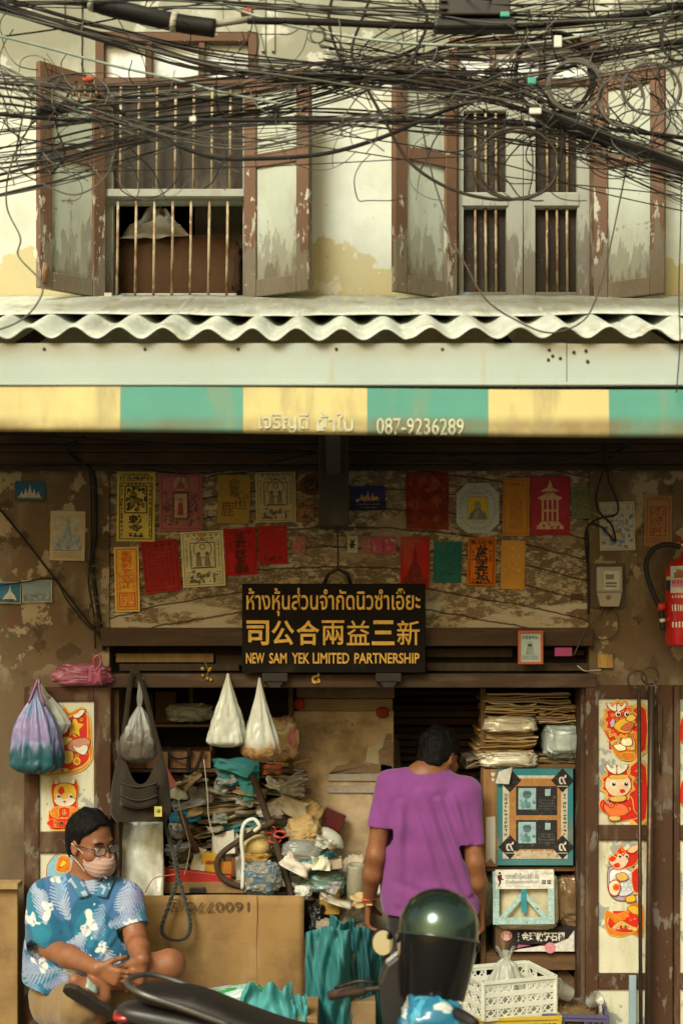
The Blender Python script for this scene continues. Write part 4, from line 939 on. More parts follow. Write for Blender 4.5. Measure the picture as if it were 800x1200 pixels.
def quadsheet(name, label, cat, pts, mat, col, n=14, fold=.01, seed=1, group=None, solid=.0015, freq=3):
    """loose sheet through four corner points (bl, br, tr, tl: px, py, Y) with soft folds"""
    P4 = [at(*p) for p in pts]; rows = []
    for j in range(n + 1):
        v = j / n; l_, r_ = P4[0].lerp(P4[3], v), P4[1].lerp(P4[2], v)
        rows.append([l_.lerp(r_, i / n) + Vector((0, fold * (noise.noise(Vector((i / n * freq, v * freq * .7, seed))) - .5 * abs(noise.noise(Vector((i / n * freq * 2.4, v * freq * 1.6, seed * 2))))), fold * .3 * noise.noise(Vector((i / n * 4, v * 4, seed + 3))))) for i in range(n + 1)])
    m = M(col); m.grid(rows); return tag(m.build(name, mat, solid=solid), label, cat, group)

TEAL = (.035, .185, .185); TEAL2 = (.05, .23, .22); TAN = (.40, .25, .10); CREAM = (.56, .48, .30)
# ---------------------------------------------------------------- hanging bags at the left door
m = M(); rg = random.Random(3)
def bluecols(i, j):
    t = i / 34; n = noise.noise(Vector((j * .5, i * .1, 2)))
    return lerp3(lerp3((.18, .28, .46), (.29, .24, .44), (n + .2) / .3), (.02, .10, .125), (t - .60 - .2 * n) / .16)
bag_geo(m, (42, 808), (14, 806, 74, 908), -.21, .14, [.05, .16, .42, .62, .78, .88, .95, 1, 1, .95], .14, 11, 4, None, cols=bluecols, bottom=.14)
m.tube(catmull([at(45, 796, -.14), at(40, 808, -.15), at(34, 824, -.16)], 4), .006, 6, (.35, .16, .32)); m.tube(catmull([at(46, 796, -.14), at(47, 810, -.15), at(52, 826, -.16)], 4), .006, 6, (.35, .16, .32))
tag(m.build('plastic_bag', SACK), 'full blue and purple plastic bag with dark teal contents hanging on the left door', 'bag')
m = M((.42, .44, .36)); bag_geo(m, (50, 806), (38, 804, 82, 866), -.11, .05, [.06, .2, .45, .7, .9, 1, .8, .4], .16, 8, 9); m.tube(catmull([at(43, 799, -.09), at(50, 806, -.09), at(58, 818, -.09)], 4), .008, 6)
tag(m.build('plastic_bag', SACK), 'thin pale grey plastic bag tucked behind the blue and purple bag', 'bag')
lump('plastic_bag', 'knotted pink plastic bag lying on top of the left door', 'bag', (60, 777, 137, 806), -.13, .12, (.52, .15, .22), FILM, 5, .3, 2.2, .75, flat=.8)
m = M((.60, .13, .22)); m.tube(catmull([at(112, 782, -.14), at(110, 772, -.15), at(116, 768, -.15), at(118, 778, -.15), at(112, 786, -.15)], 4), [.006] * 17, 6); m.grid([[at(104 + 16 * i / 6, 800 - 16 * j / 5 - 3 * math.sin(i * 2), -.145 - .01 * math.sin(i * 1.7)) for i in range(7)] for j in range(6)])
tag(m.build('bag_tie', FILM), 'twisted pink plastic tie on the knotted pink bag', 'tie')
# grey clear bag and shoulder bag
m = M(); rg = random.Random(6)
bag_geo(m, (165, 796), (140, 794, 184, 895), -.14, .12, [.13, .10, .13, .15, .09, .34, .55, .72, .86, .98, 1.0, .95, .9], .16, 7, 2, None, cols=lambda i, j: lerp3((.44, .45, .40), (.15, .13, .10), (i - 17 - 9 * noise.noise(Vector((j * .3, i * .25, 1)))) / 9), bottom=.1)
tag(m.build('plastic_bag', FILM), 'translucent grey plastic bag hanging by a long twisted neck inside the shoulder bag strap', 'bag')
sbag = thing('shoulder_bag', 'worn olive brown cloth shoulder bag hanging by its strap from the door head', 'bag', at(163, 966, -.12))
BAGC = (.030, .022, .013)
m = M(BAGC); rows = []
for j in range(30):
    t = j / 29; row = []
    for i in range(60):
        ph = 2 * math.pi * i / 60; cs, sn = math.cos(ph), math.sin(ph)
        u = cs
        top = 893 + 26 * (1 - min(1, abs(u) / .62) ** 2.2) - 14 * max(0, abs(u) - .62)
        y = top + (963 - top) * t
        hw = (27 + 9 * math.sin(min(1, t * 1.15) * 1.7)) * (1 - .22 * max(0, (t - .82) / .18) ** 2)
        w_ = noise.noise(Vector((cs * 2.2, sn * 2.2, t * 2.5))); dp = .055 * (.35 + .65 * math.sin(min(1, t + .15) * 2.2))
        row.append(at(165 + u * hw * (1 + .04 * w_), y, -.12 - dp * sgn(sn, .8) * (1 + .25 * w_) ))
    rows.append(row)
m.grid(rows, None, True, True); body = m.build('bag_body', CLOTH, sbag)
m = M((.026, .019, .011)); rows = [[at(142 + 42 * i / 10 + (2 if j > 4 else 0) * (i / 10 - .5), 917 + 26 * j / 6 + 5 * math.sin(math.pi * i / 10), -.193 + .01 * abs(i / 5 - 1) ** 2 - .004 * math.sin(i)) for i in range(11)] for j in range(7)]; m.grid(rows); m.build('pocket', CLOTH, sbag, solid=.006)
m = M((.03, .024, .018)); m.tube([at(141 + 44 * i / 10, 917 + 5 * math.sin(math.pi * i / 10), -.199 + .01 * abs(i / 5 - 1) ** 2) for i in range(11)], .004, 6); m.tube([at(140 + 46 * i / 10, 931 + 7 * math.sin(math.pi * i / 10), -.202 + .01 * abs(i / 5 - 1) ** 2) for i in range(11)], .003, 6); m.build('zip', RUBBER, sbag)
m = M(BAGC); 
for pth in ([(140, 900, -.11), (143, 880, -.11), (148, 840, -.11), (152, 805, -.10), (155, 788, -.09)], [(192, 900, -.11), (186, 876, -.11), (178, 845, -.11), (168, 805, -.10), (160, 787, -.09)]):
    P_ = catmull([at(*q) for q in pth], 6); m.grid([[p + Vector((dx, 0, 0)) for dx in (-.011, .011)] for p in P_])
m.grid([[at(x, 788 + dy, -.092) for dy in (-2, 4)] for x in (152, 156, 160, 164)])
m.build('strap', CLOTH, sbag, solid=.004)
m = M((.52, .44, .10)); m.box(tuple(at(181, 957, -.190)), tuple(at(190, 945, -.186))); tg = m.build('tag', PAPER, sbag)
m = M((.12, .25, .10)); m.lathe([(0, 0), (.009, 0), (.009, .001), (0, .001)], at(185.5, 950, -.1905), (0, -1, 0), 12); m.build('emblem', INK, tg)
# white bags
m = M((.62, .64, .52)); bag_geo(m, (267, 790), (243, 789, 289, 876), -.16, .12, [.04, .14, .26, .38, .52, .66, .78, .88, .97, 1.0, .98], .10, 7, 7, bottom=.09); tag(m.build('plastic_bag', SACK), 'plain white plastic bag hanging like a cone from the door head', 'bag')
m = M(); rg = random.Random(9); bag_geo(m, (304, 795), (284, 794, 328, 893), -.15, .12, [.05, .12, .2, .3, .42, .54, .66, .78, .9, 1.0, 1.0, .95], .12, 8, 3, None, cols=lambda i, j: lerp3((.60, .61, .50), (.34, .19, .07) if noise.noise(Vector((j * .5, i * .9, 5))) > -.1 else (.22, .12, .05), (i - 25 - 5 * noise.noise(Vector((j * .25, 2, 0)))) / 4), bottom=.12)
tag(m.build('plastic_bag', SACK), 'white plastic bag with brown contents in its bottom, hanging beside the white cone bag', 'bag')
lump('plastic_packet', 'crumpled clear plastic packet lying on the shelf at upper left', 'packet', (190, 824, 251, 846), .22, .12, (.50, .48, .38), FILM, 8, .34, 2.3, .6)
lump('plastic_packet', 'printed clear packet with yellow and pink patches behind the white bags', 'packet', (306, 838, 352, 893), .12, .10, (.50, .36, .12), FILM, 12, .2, 1.8, .65, col2=(.48, .17, .12))

# ---------------------------------------------------------------- shelf at the upper left
sh = thing('wall_shelf', 'dark wooden shelf with a row of small drawers at the upper left of the shop', 'shelf', at(240, 905, .3))
m = M((.10, .065, .032)); pass
for q in ((131, 800, 136, 1055), (338, 800, 343, 905), (222, 806, 226, 848.5), (245, 852.5, 249, 880)): m = M((.10, .065, .032)); m.pbox(*q, .305, .28); m.build('side_board', WOOD, sh)
m = M((.17, .11, .05)); m.pbox(136.2, 849, 337.8, 852, .3, .3); m.build('shelf_board', PLANK, sh); m = M((.12, .08, .04)); m.pbox(136.2, 901, 337.8, 905, .3, .3); m.build('shelf_board', PLANK, sh)
m = M((.035, .027, .018)); m.pbox(136.5, 800, 337.5, 901, .6, .01); m.build('back_board', WOOD, sh)
for a, b, c in ((150, 170, (.22, .11, .05)), (171, 197, (.30, .155, .07)), (198, 222, (.27, .14, .065)), (223, 247, (.31, .165, .075))):
    m = M(c); m.pbox(a, 881, b, 900.5, .29, .25); m.build('drawer', WOOD, sh, bevel=.003)
m = M((.13, .075, .02)); m.pbox(139, 812, 180, 848.5, .42, .15); tag(m.build('box', CARD, bevel=.002), 'dark ochre carton on the upper shelf at the left', 'box'); m = M((.20, .115, .025)); m.pbox(182, 810, 206, 848.5, .40, .15); tag(m.build('box', CARD, bevel=.002), 'amber carton beside the dark ochre carton on the upper shelf', 'box')
m = M((.02, .018, .016)); m.tube(catmull([at(198, 884, .27), at(207, 889, .25), at(218, 888, .25), at(226, 882, .27)], 4), .005, 6); m.tube([at(199, 874, .27), at(199, 900, .27)], .005, 6); m.tube(catmull([at(238, 880, .26), at(230, 900, .25), at(221, 902, .26), at(222, 876, .27)], 4), .008, 6); tag(m.build('strap', RUBBER), 'black straps dangling over the drawer fronts', 'strap')

# ---------------------------------------------------------------- table and heap of paper
tb = thing('work_table', 'dark wooden table hidden under the heap of papers', 'table', (xat(250, .5), .5, 0))
ztab = zat(1046, .3)
m = M((.11, .07, .035)); m.box((xat(134, .2), .14, ztab - .03), (xat(392, .2), .95, ztab)); m.build('table_top', PLANK, tb)
for x in (140, 384):
    for y in (.18, .9): m = M((.09, .06, .03)); m.box((xat(x, .2) - .025, y - .025, 0), (xat(x, .2) + .025, y + .025, ztab - .0305)); m.build('leg', WOOD, tb)
BR = [(.30, .20, .09), (.38, .27, .13), (.24, .16, .08), (.44, .34, .19)]
GR = [(.42, .36, .25), (.34, .29, .20), (.5, .44, .32), (.25, .21, .15)]
MG = [(.55, .5, .38), (.42, .14, .09), (.2, .2, .18), (.5, .42, .28), (.16, .22, .22), (.6, .55, .42)]
OCR = [(.36, .21, .055), (.42, .26, .08), (.30, .17, .05)]
stacks = [
 ('ochre rolled paper bundle directly below the wooden drawers', (196, 908, 236, 926), .42, .3, OCR, 4, -8), ('second ochre rolled bundle under the first below the drawers', (194, 924, 232, 940), .4, .3, OCR, 3, -6),
 ('flat pile of greyed newspapers under the clear wrinkled packet', (230, 924, 300, 944), .42, .4, GR, 9, 4), ('thin loose sheets at the top of the heap below the drawers', (222, 905, 290, 926), .45, .4, GR + BR, 8, 2),
 ('wide pile of brown paper in the middle of the heap', (215, 943, 310, 968), .38, .4, BR, 8, 7), ('slanting grey brown newspaper bundle above the crooked wooden handle', (228, 966, 316, 990), .36, .4, GR + BR, 9, 12),
 ('long thin teal edged folder bundle slanting up to the right', (246, 962, 320, 973), .32, .25, [(.06, .20, .19), (.3, .24, .15), (.10, .24, .22)], 3, 18), ('low grey heap of torn paper strips at the left edge', (192, 968, 234, 1014), .40, .35, GR + BR, 13, -4),
 ('dark crumpled papers under the slanting newspaper bundle', (212, 988, 262, 1012), .42, .35, [(.16, .11, .06), (.24, .17, .09), (.1, .07, .04)], 7, 10), ('magazines with coloured spines stacked beside the teal paper', (300, 902, 364, 934), .36, .4, MG, 13, -4),
 ('upper magazines topped by a red cover near the white bags', (304, 886, 350, 904), .38, .36, MG, 7, -3), ('brown envelopes wedged below the magazines', (306, 936, 352, 958), .36, .35, BR + OCR, 6, 5),
 ('pale folded papers below the brown envelopes', (308, 958, 346, 976), .38, .3, GR + [(.5, .44, .3)], 6, -6), ('yellowed papers lying under the small yellow box', (232, 1022, 290, 1044), .40, .35, BR + MG, 7, 0), ('low pile of papers on the table behind the wooden shaft', (300, 990, 352, 1046), .55, .3, BR + GR, 16, 2),
 ('tall backing pile of old newspapers at the rear of the table', (205, 940, 345, 1045), .74, .2, GR + BR, 24, 0), ('upper backing pile of old newspapers under the shelf', (252, 880, 338, 938), .68, .2, GR + BR, 12, 1)]
for i, (l_, bx_, Y_, d_, cs, n_, tl) in enumerate(stacks):
    sheet_stack('paper_stack', l_, 'papers', bx_, Y_, d_, cs, n_, tl, i + 3, group='paper stacks heaped on the table', wave=.007, over=.2)
# loose strips and crushed sheets over the heap
rg = random.Random(21)
loose = [('long curled strip of white paper across the top of the heap', (214, 918), 60, 4, 3, (.55, .5, .36)), ('bent pale strip of paper over the newspapers', (268, 930), 56, 4, -5, (.52, .46, .33)), ('brown paper strip lying across the heap centre', (256, 950), 70, 5, 6, (.36, .26, .13)),
         ('cream strip with a torn end above the crooked handle', (270, 958), 54, 4, 9, (.5, .42, .28)), ('grey strip of newspaper bent over the brown pile', (300, 948), 50, 5, 14, (.34, .3, .22)), ('short white strip near the teal papers', (286, 938), 40, 3, 4, (.6, .56, .44)), ('tan paper strip sticking out to the right of the magazines', (345, 893), 36, 3, -2, (.55, .32, .10))]
for l_, (cx, cy), w_, h_, rt, c_ in loose:
    m = M(c_); a = R(rt); rows = []
    for i in range(13):
        f = i / 12 - .5; x, y = cx + f * w_ * math.cos(a), cy - f * w_ * math.sin(a) - 3 * math.sin(f * 4 + cx)
        rows.append([at(x, y + dy, .33 + .02 * math.sin(f * 6) + dy * .002) for dy in (-h_ / 2, 0, h_ / 2)])
    m.grid(rows); tag(m.build('paper_strip', PAPER, solid=.002), l_, 'paper')
for i, (l_, bx_, c_, mt_) in enumerate([('pale crushed plastic packet lying in the top of the heap', (218, 920, 254, 944), (.42, .37, .25), FILM), ('crushed clear wrapper beside the wooden shaft', (318, 948, 350, 972), (.44, .42, .34), FILM), ('crumpled brown paper ball at the left of the heap', (200, 990, 226, 1012), (.22, .16, .09), PAPER),
        ('crumpled grey paper ball behind the rope', (196, 962, 222, 984), (.30, .27, .20), PAPER), ('small green plastic scrap among the papers', (200, 936, 222, 950), (.16, .34, .22), SACK), ('crumpled cream paper above the yellow box', (246, 984, 276, 1004), (.56, .52, .40), PAPER), ('balled ochre paper below the magazines', (330, 930, 350, 946), (.40, .28, .11), PAPER), ('shiny clear wrapping below the drawers', (222, 905, 236, 914), (.5, .48, .4), FILM)]):
    lump('crumpled_scrap', l_, 'scrap', bx_, .33, .06, c_, mt_, 30 + i, .38, 2.4, .8)
rg = random.Random(64)
KINDS = (('torn scrap of white paper strewn over the heap', 'white paper scraps in the heap', PAPER, (.58, .54, .42)), ('torn scrap of brown kraft paper strewn over the heap', 'kraft scraps in the heap', PAPER, (.40, .28, .13)), ('crushed sheet of clear plastic caught in the heap', 'clear plastic scraps in the heap', FILM, (.52, .51, .43)), ('bent grey newspaper page caught in the heap', 'newspaper scraps in the heap', PAPER, (.42, .37, .27)))
for k in range(46):
    l_, g_, mt_, c_ = KINDS[(0, 1, 2, 3, 0, 2)[k % 6]]; cx, cy = (rg.uniform(200, 346), rg.uniform(908, 1040)) if k < 40 else (rg.uniform(336, 430), rg.uniform(985, 1060))
    w_, h_ = rg.uniform(7, 19), rg.uniform(3.5, 9); a = rg.uniform(-.7, .5); Y_ = rg.uniform(.26, .31) if k < 40 else rg.uniform(.06, .1); sd_ = rg.uniform(0, 50); m = M(jit(c_, .18, rg)); rows = []
    for j in range(8):
        row = []
        for i in range(10):
            u, v = i / 9 - .5, j / 7 - .5; e = 1 + .5 * noise.noise(Vector((u * 3, v * 3, sd_))); x, y = u * w_ * 2 * e, v * h_ * 2 * e - 4 * u * u
            row.append(at(cx + x * math.cos(a) - y * math.sin(a), cy + x * math.sin(a) + y * math.cos(a), Y_ + .05 * noise.noise(Vector((u * 2.4, v * 3, sd_ + 9))) - .03 * abs(noise.noise(Vector((u * 6, v * 6, sd_)))) - v * .05))
        rows.append(row)
    m.grid(rows); tag(m.build('paper_scrap' if mt_ is PAPER else 'plastic_scrap', mt_, solid=.0012), l_, 'scrap', g_)
# teal paper sheets
quadsheet('paper_sheet', 'large teal paper sheet draped on top of the heap under the white bags', 'paper', [(262, 922, .26), (304, 916, .24), (304, 886, .3), (248, 890, .3)], PAPER, TEAL, fold=.03, seed=2)
quadsheet('paper_sheet', 'pointed teal paper strip folded over the large teal sheet', 'paper', [(250, 898, .24), (290, 912, .22), (302, 898, .23), (256, 889, .25)], PAPER, TEAL2, fold=.015, seed=4)
quadsheet('paper_sheet', 'narrow teal paper hanging down below the large teal sheet', 'paper', [(286, 940, .23), (299, 937, .23), (295, 914, .25), (280, 918, .25)], PAPER, TEAL2, fold=.012, seed=5)
quadsheet('paper_sheet', 'bright blue folded card left of the wooden stick', 'paper', [(199, 964, .26), (216, 962, .25), (214, 950, .27), (197, 953, .27)], PAPER, (.03, .19, .28), fold=.008, seed=6)
quadsheet('paper_sheet', 'rolled bright blue card right of the wooden stick', 'paper', [(220, 964, .24), (236, 960, .25), (234, 951, .28), (214, 950, .25)], PAPER, (.02, .22, .34), fold=.02, seed=7)
quadsheet('paper_sheet', 'pink paper wrapper sticking out beside the shoulder bag', 'paper', [(198, 928, .1), (208, 920, .1), (196, 900, .12), (189, 904, .12)], PAPER, (.55, .20, .16), fold=.01, seed=8)
quadsheet('cloth_rag', 'orange red cloth rag on the magazines', 'cloth', [(306, 908, .3), (330, 906, .3), (330, 895, .33), (306, 897, .33)], CLOTH, (.50, .10, .03), fold=.02, seed=9)
# sticks, crutch, rope, hook
DKW = (.065, .042, .024)
m = M(DKW); m.tube(catmull([at(296, 908, .2), at(309, 945, .18), at(322, 985, .16), at(336, 1030, .14), at(343, 1060, .13)], 6), .016, 8); tag(m.build('wooden_stick', WOOD), 'long dark wooden stick slanting down the middle of the heap', 'stick')
m = M(DKW); m.tube(catmull([at(322, 962, .14), at(300, 974, .12), at(270, 992, .10), at(256, 1006, .09), at(256, 1022, .09), at(268, 1034, .10), at(292, 1042, .12), at(310, 1050, .14)], 8), .0135, 9); tag(m.build('crutch_handle', WOOD), 'bent dark wooden handle curving like a hook in front of the heap', 'handle')
m = M((.10, .05, .03)); m.tube([at(210, 950, .2), at(221, 975, .19), at(232, 1000, .18)], .013, 8); tag(m.build('wooden_stick', WOOD), 'short brown wooden stick between the two bright blue cards', 'stick')
m = M((.60, .60, .50)); m.tube(catmull([at(284, 1042, .06), at(285, 1010, .06), at(283, 985, .06), at(286, 966, .06), at(297, 960, .07), at(304, 968, .07), at(298, 974, .08)], 8), .009, 9); tag(m.build('walking_cane', PLAST), 'white plastic cane with a curled head hooked over the wooden handle', 'cane')
m = M((.05, .05, .04)); A_, B_ = [], []
path = catmull([at(190, 930, .0), at(194, 965, -.02), at(203, 1000, -.05), at(208, 1025, -.06), at(217, 1055, -.065), at(223, 1082, -.07), at(219, 1098, -.07), at(206, 1102, -.07), at(193, 1097, -.07), at(190, 1085, -.07), at(200, 1055, -.065), at(208, 1028, -.05), at(206, 1000, -.05), at(212, 985, -.03)], 16)
for s_ in (0, 1):
    m.tube([p + Vector((.0048 * math.cos(i * .9 + s_ * math.pi), .0048 * math.sin(i * .9 + s_ * math.pi), 0)) for i, p in enumerate(path)], .0056, 6)
tag(m.build('rope', CLOTH), 'twisted dark grey rope ending in a loop over the cardboard sheet', 'rope')
for l_, pth, c_ in (('thin white string hanging from the shelf across the papers', [(239, 890, .1), (243, 930, .1), (246, 965, .1), (262, 1012, .1)], (.55, .5, .4)), ('thin pale string tangled left of the heap', [(206, 925, .1), (214, 960, .09), (222, 990, .09), (219, 1015, .08), (216, 1025, .08)], (.5, .46, .36)), ('orange twine pulled taut beside the plastic sheet', [(170, 1046, -.03), (180, 1030, -.02), (196, 1026, 0), (212, 1024, .02)], (.55, .18, .06))):
    m = M(c_); m.tube(catmull([at(*p) for p in pth], 6), .0022, 5); tag(m.build('string', CLOTH), l_, 'string')
# small goods
def pkg(name, label, cat, box, Y, d, col, mat=CARD, rot=0, bevel=.003):
    m = M(col); x0, y0, x1, y1 = box; a, b = at(x0, y1, Y), at(x1, y0, Y)
    m.box((a.x, Y, a.z), (b.x, Y + d, b.z), rot=Matrix.Rotation(R(rot), 3, 'Y') if rot else None); return tag(m.build(name, mat, bevel=bevel), label, cat)
b_ = pkg('box', 'small yellow box with dark red marks inside the bent wooden handle', 'box', (236, 1000, 256, 1022), .2, .06, (.62, .36, .03), rot=6)
m = M((.28, .05, .02))
for k in range(5): m.add([at(241 + k * 2.4, 1013, .198), at(243 + k * 2.4, 1013, .198), at(243.5 + k * 2.4, 1009 - k % 2, .198), at(241.5 + k * 2.4, 1009, .198)], [(0, 1, 2, 3)])
m.build('print', INK, b_)
pkg('box', 'orange box standing behind the yellow box', 'box', (256, 1010, 274, 1026), .24, .06, (.62, .25, .03), rot=-3); pkg('box', 'narrow brown red box at the right of the orange box', 'box', (271, 1004, 278, 1028), .23, .06, (.26, .09, .04))
quadsheet('paper_sheet', 'white paper sheet standing left of the yellow box', 'paper', [(222, 1020, .2), (240, 1024, .18), (242, 996, .24), (230, 992, .25)], PAPER, (.60, .57, .44), fold=.01, seed=12)
quadsheet('paper_sheet', 'white plastic sleeve propped behind the cane', 'paper', [(277, 1040, .16), (292, 1040, .16), (290, 1002, .2), (276, 1004, .2)], FILM, (.56, .56, .46), fold=.01, seed=13)
quadsheet('paper_sheet', 'white torn page leaning in the heap above the yellow box', 'paper', [(250, 1002, .22), (276, 1000, .2), (274, 972, .27), (248, 980, .27)], PAPER, (.58, .54, .42), fold=.014, seed=14)
pkg('plastic_strip', 'long red strip lying along the front of the table', 'strip', (190, 1022, 270, 1040), .12, .05, (.38, .02, .014), PLAST, rot=7)
pkg('box', 'flat brown carton behind the rope on the table edge', 'box', (192, 1034, 300, 1047), .11, .06, (.22, .13, .05)); pkg('tool', 'black handled tool lying on the flat brown carton', 'tool', (222, 1040, 240, 1047), .09, .02, (.02, .02, .02), PLAST)
lump('yellow_cap', 'round yellow knitted cap held inside the wooden handle', 'cap', (285, 978, 318, 1004), .13, .12, (.58, .43, .16), CLOTH, 4, .08, 1.5, .95, fine=.03)
lump('paper_bag', 'golden brown paper bag under the yellow cap', 'bag', (284, 994, 318, 1012), .14, .1, (.46, .27, .06), PAPER, 14, .25, 2.2, .85)
lump('plastic_bag', 'clear plastic bag with a blue bundle inside, in front of the stick', 'bag', (282, 1008, 332, 1050), .02, .14, (.38, .36, .28), FILM, 15, .22, 1.8, .75, col2=(.17, .28, .36))
lump('plastic_bag', 'small white plastic bag knotted at the corner of the cardboard sheet', 'bag', (343, 1037, 366, 1053), .0, .08, (.62, .62, .52), SACK, 16, .3, 2.2, .8)
lump('red_ball', 'small red plastic ball behind the stick', 'ball', (334, 1012, 346, 1024), .2, .045, (.45, .02, .02), PLAST, 1, .02, 1, 1)
m = M((.50, .05, .03))
for q in ((316, 972), (328, 978), (322, 984)): m.tube([at(q[0] + 7 * math.cos(a), q[1] + 4 * math.sin(a), .15 + .01 * math.sin(a * 2)) for a in np.linspace(0, 6.0, 13)], .005, 6)
tag(m.build('coiled_rope', PLAST), 'coiled red plastic rope beside the wooden stick', 'rope')
lump('paper_bag', 'upper tan crumpled paper bag with an open mouth', 'bag', (340, 936, 382, 968), .28, .14, (.50, .34, .14), PAPER, 17, .2, 1.6, .85, rot=20)
lump('paper_bag', 'large tan paper bundle tied at its lower right', 'bag', (334, 952, 378, 996), .2, .16, (.52, .37, .16), PAPER, 18, .22, 1.7, .85, rot=-18)
m = M((.42, .24, .07)); rg = random.Random(12)
for k in range(9): m.tube(catmull([at(362 + rg.uniform(-4, 2), 984 + rg.uniform(-3, 3), .2), at(376, 986 + k * .8, .19), at(392 + rg.uniform(-4, 4), 994 + rg.uniform(-4, 4), .2)], 4), .004, 5)
tag(m.build('straw_wisp', CLOTH), 'wisp of tan straw under the tied paper bundle', 'straw')
pkg('box', 'glossy dark red box leaning against the cream board', 'box', (376, 950, 402, 976), .35, .06, (.11, .012, .01), GLOSS, rot=24)
m = M((.56, .58, .48)); m.tube(catmull([at(374, 976, .3), at(386, 981, .3), at(396, 989, .3), at(402, 994, .3)], 5), [.028, .034, .037, .038, .038, .038, .038, .037, .036, .034, .03, .026, .021, .017, .012, .006], 14); tag(m.build('bottle', PLAST), 'white rounded plastic bottle lying beside the tan bundle', 'bottle')
lump('plastic_bag', 'silver grey stuffed plastic bag below the tan bundle', 'bag', (328, 984, 380, 1010), .1, .14, (.28, .29, .25), SACK, 19, .16, 1.5, .8, rot=6)
lump('plastic_bag', 'folded teal plastic bag under the silver grey bag', 'bag', (334, 1000, 398, 1022), .1, .16, (.06, .24, .25), SACK, 20, .25, 1.9, .75, rot=-12)
lump('plastic_bag', 'cloudy teal plastic bag full of goods above the black sack', 'bag', (350, 1016, 408, 1048), .1, .2, (.16, .25, .22), SACK, 22, .2, 1.7, .75)
pkg('box', 'white carton end between the teal bags', 'box', (383, 1008, 401, 1019), .09, .1, (.55, .47, .34), rot=-6)
m = M((.50, .46, .32)); m.lathe([(.0, 0), (.040, 0), (.044, .01), (.044, .18), (.04, .19), (.026, .19), (.026, .10), (0, .10)], at(417, 1061, .18), (0, -.1, 1), 24); tag(m.build('tape_roll', FILM), 'upright clear roll of wrapping film left of the standing man', 'roll')
lump('plastic_bag', 'cream crushed wrapping around the film roll', 'bag', (398, 1000, 432, 1048), .26, .14, (.50, .42, .28), PAPER, 24, .25, 2, .8)
pkg('box', 'ochre carton under the cloudy teal bag', 'box', (374, 1042, 398, 1072), .12, .14, (.40, .23, .04))
lump('plastic_bag', 'pale crumpled plastic hanging down beside the film roll', 'bag', (394, 1040, 440, 1098), .16, .12, (.46, .45, .36), FILM, 25, .3, 2, .75)
lump('plastic_sack', 'black glossy sack squeezed beside the cardboard sheet', 'sack', (354, 1052, 382, 1102), .06, .16, (.012, .011, .010), SACK, 26, .3, 2.2, .8)
lump('stone', 'grey brown wrapped bundle on the teal sheets', 'bundle', (368, 1076, 396, 1096), .04, .1, (.24, .20, .14), PAPER, 27, .2, 2, .8)

# ---------------------------------------------------------------- boards
bd_ = thing('cream_board', 'tall cream board with torn tape and foil strips leaning behind the heap', 'board', (xat(400, .48), .48, 0))
m = M((.68, .53, .32)); m.box((xat(338, .4600), .4600, 0), (xat(461, .4600), .4900, zat(833, .4600))); m.build('panel', CARD, bd_, bevel=.003)
m = M((.46, .42, .34))
for yy in (911, 925): m.pbox(384, yy - 4, 459, yy + 4, .4480, .0115)
m.build('foil_tape', FOIL, bd_)
m = M((.27, .19, .12)); pts = [(384, 908), (394, 898), (406, 896), (412, 891), (424, 895), (432, 897), (440, 894), (459, 898), (459, 905), (386, 906)]
m.prism([(xat(a, .4500), zat(b, .4500)) for a, b in pts], .4520, .4595); m.build('torn_edge', PAPER, bd_)
m = M((.52, .49, .36)); m.prism([(xat(a, .4500), zat(b, .4500)) for a, b in [(428, 893), (431, 876), (440, 872), (446, 858), (452, 860), (448, 876), (443, 880), (444, 896)]], .4510, .4595); m.build('peeled_label', PAPER, bd_)
m = M((.30, .22, .16))
for k in range(5): m.pbox(446, 860 + k * 9, 459, 867.5 + k * 9, .4520, .0075)
m.build('label_strip', PAPER, bd_)
m = M((.30, .17, .08)); rg = random.Random(14)
for row, (ya, xa, xb) in enumerate(((848, 364, 424), (858, 378, 412))):
    x = xa
    while x < xb:
        m.tube(catmull([at(x + rg.uniform(0, 2), ya + rg.uniform(-3, 3), .4585), at(x + 3, ya + rg.uniform(-4, 3), .4585), at(x + 5, ya + rg.uniform(-3, 3), .4585)], 4), .0015, 4); x += 6.5
m.build('scrawl', INK, bd_)
pkg('box', 'flat grey beige carton on top of the cream board', 'box', (347, 806, 462, 818), .36, .3, (.25, .19, .115)); pkg('box', 'pale folded cardboard under the flat carton at the top', 'box', (350, 819, 460, 833), .42, .25, (.34, .25, .14))
lump('cloth_rag', 'red rag tucked under the folded cardboard', 'cloth', (440, 828, 456, 842), .37, .05, (.30, .05, .02), CLOTH, 5, .2, 2); lump('cloth_rag', 'small red rag at the left end of the folded cardboard', 'cloth', (344, 818, 358, 832), .33, .05, (.38, .06, .02), CLOTH, 6, .2, 2)
# dusty shutter boards in the dark behind the man
rg = random.Random(17)
for k in range(13):
    y = 808 + k * 8.6; m = M(jit((.19, .135, .08), .35, rg)); a = at(452 + rg.uniform(-6, 3), y + 7.2, 1.25); b = at(572 + rg.uniform(-5, 8), y + rg.uniform(0, 2.2), 1.25)
    m.box((a.x, 1.25 + rg.uniform(0, .05), a.z), (b.x, 1.5, b.z)); tag(m.build('plank', PLANK), 'dusty dark plank in the stack at the back behind the standing man', 'plank', 'dark planks stacked at the back')
m = M((.08, .055, .03)); m.box((xat(450, 1.2), 1.22, 0), (xat(575, 1.2), 1.6, zat(921, 1.25))); tag(m.build('storage_cabinet', WOOD), 'dark cabinet under the stacked planks at the back of the shop', 'cabinet')
quadsheet('paper_sheet', 'pale torn cloth hanging at the edge of the dark planks', 'cloth', [(456, 915, .95), (470, 900, .95), (467, 868, .95), (455, 862, .95)], CLOTH, (.34, .27, .18), fold=.02, seed=31)

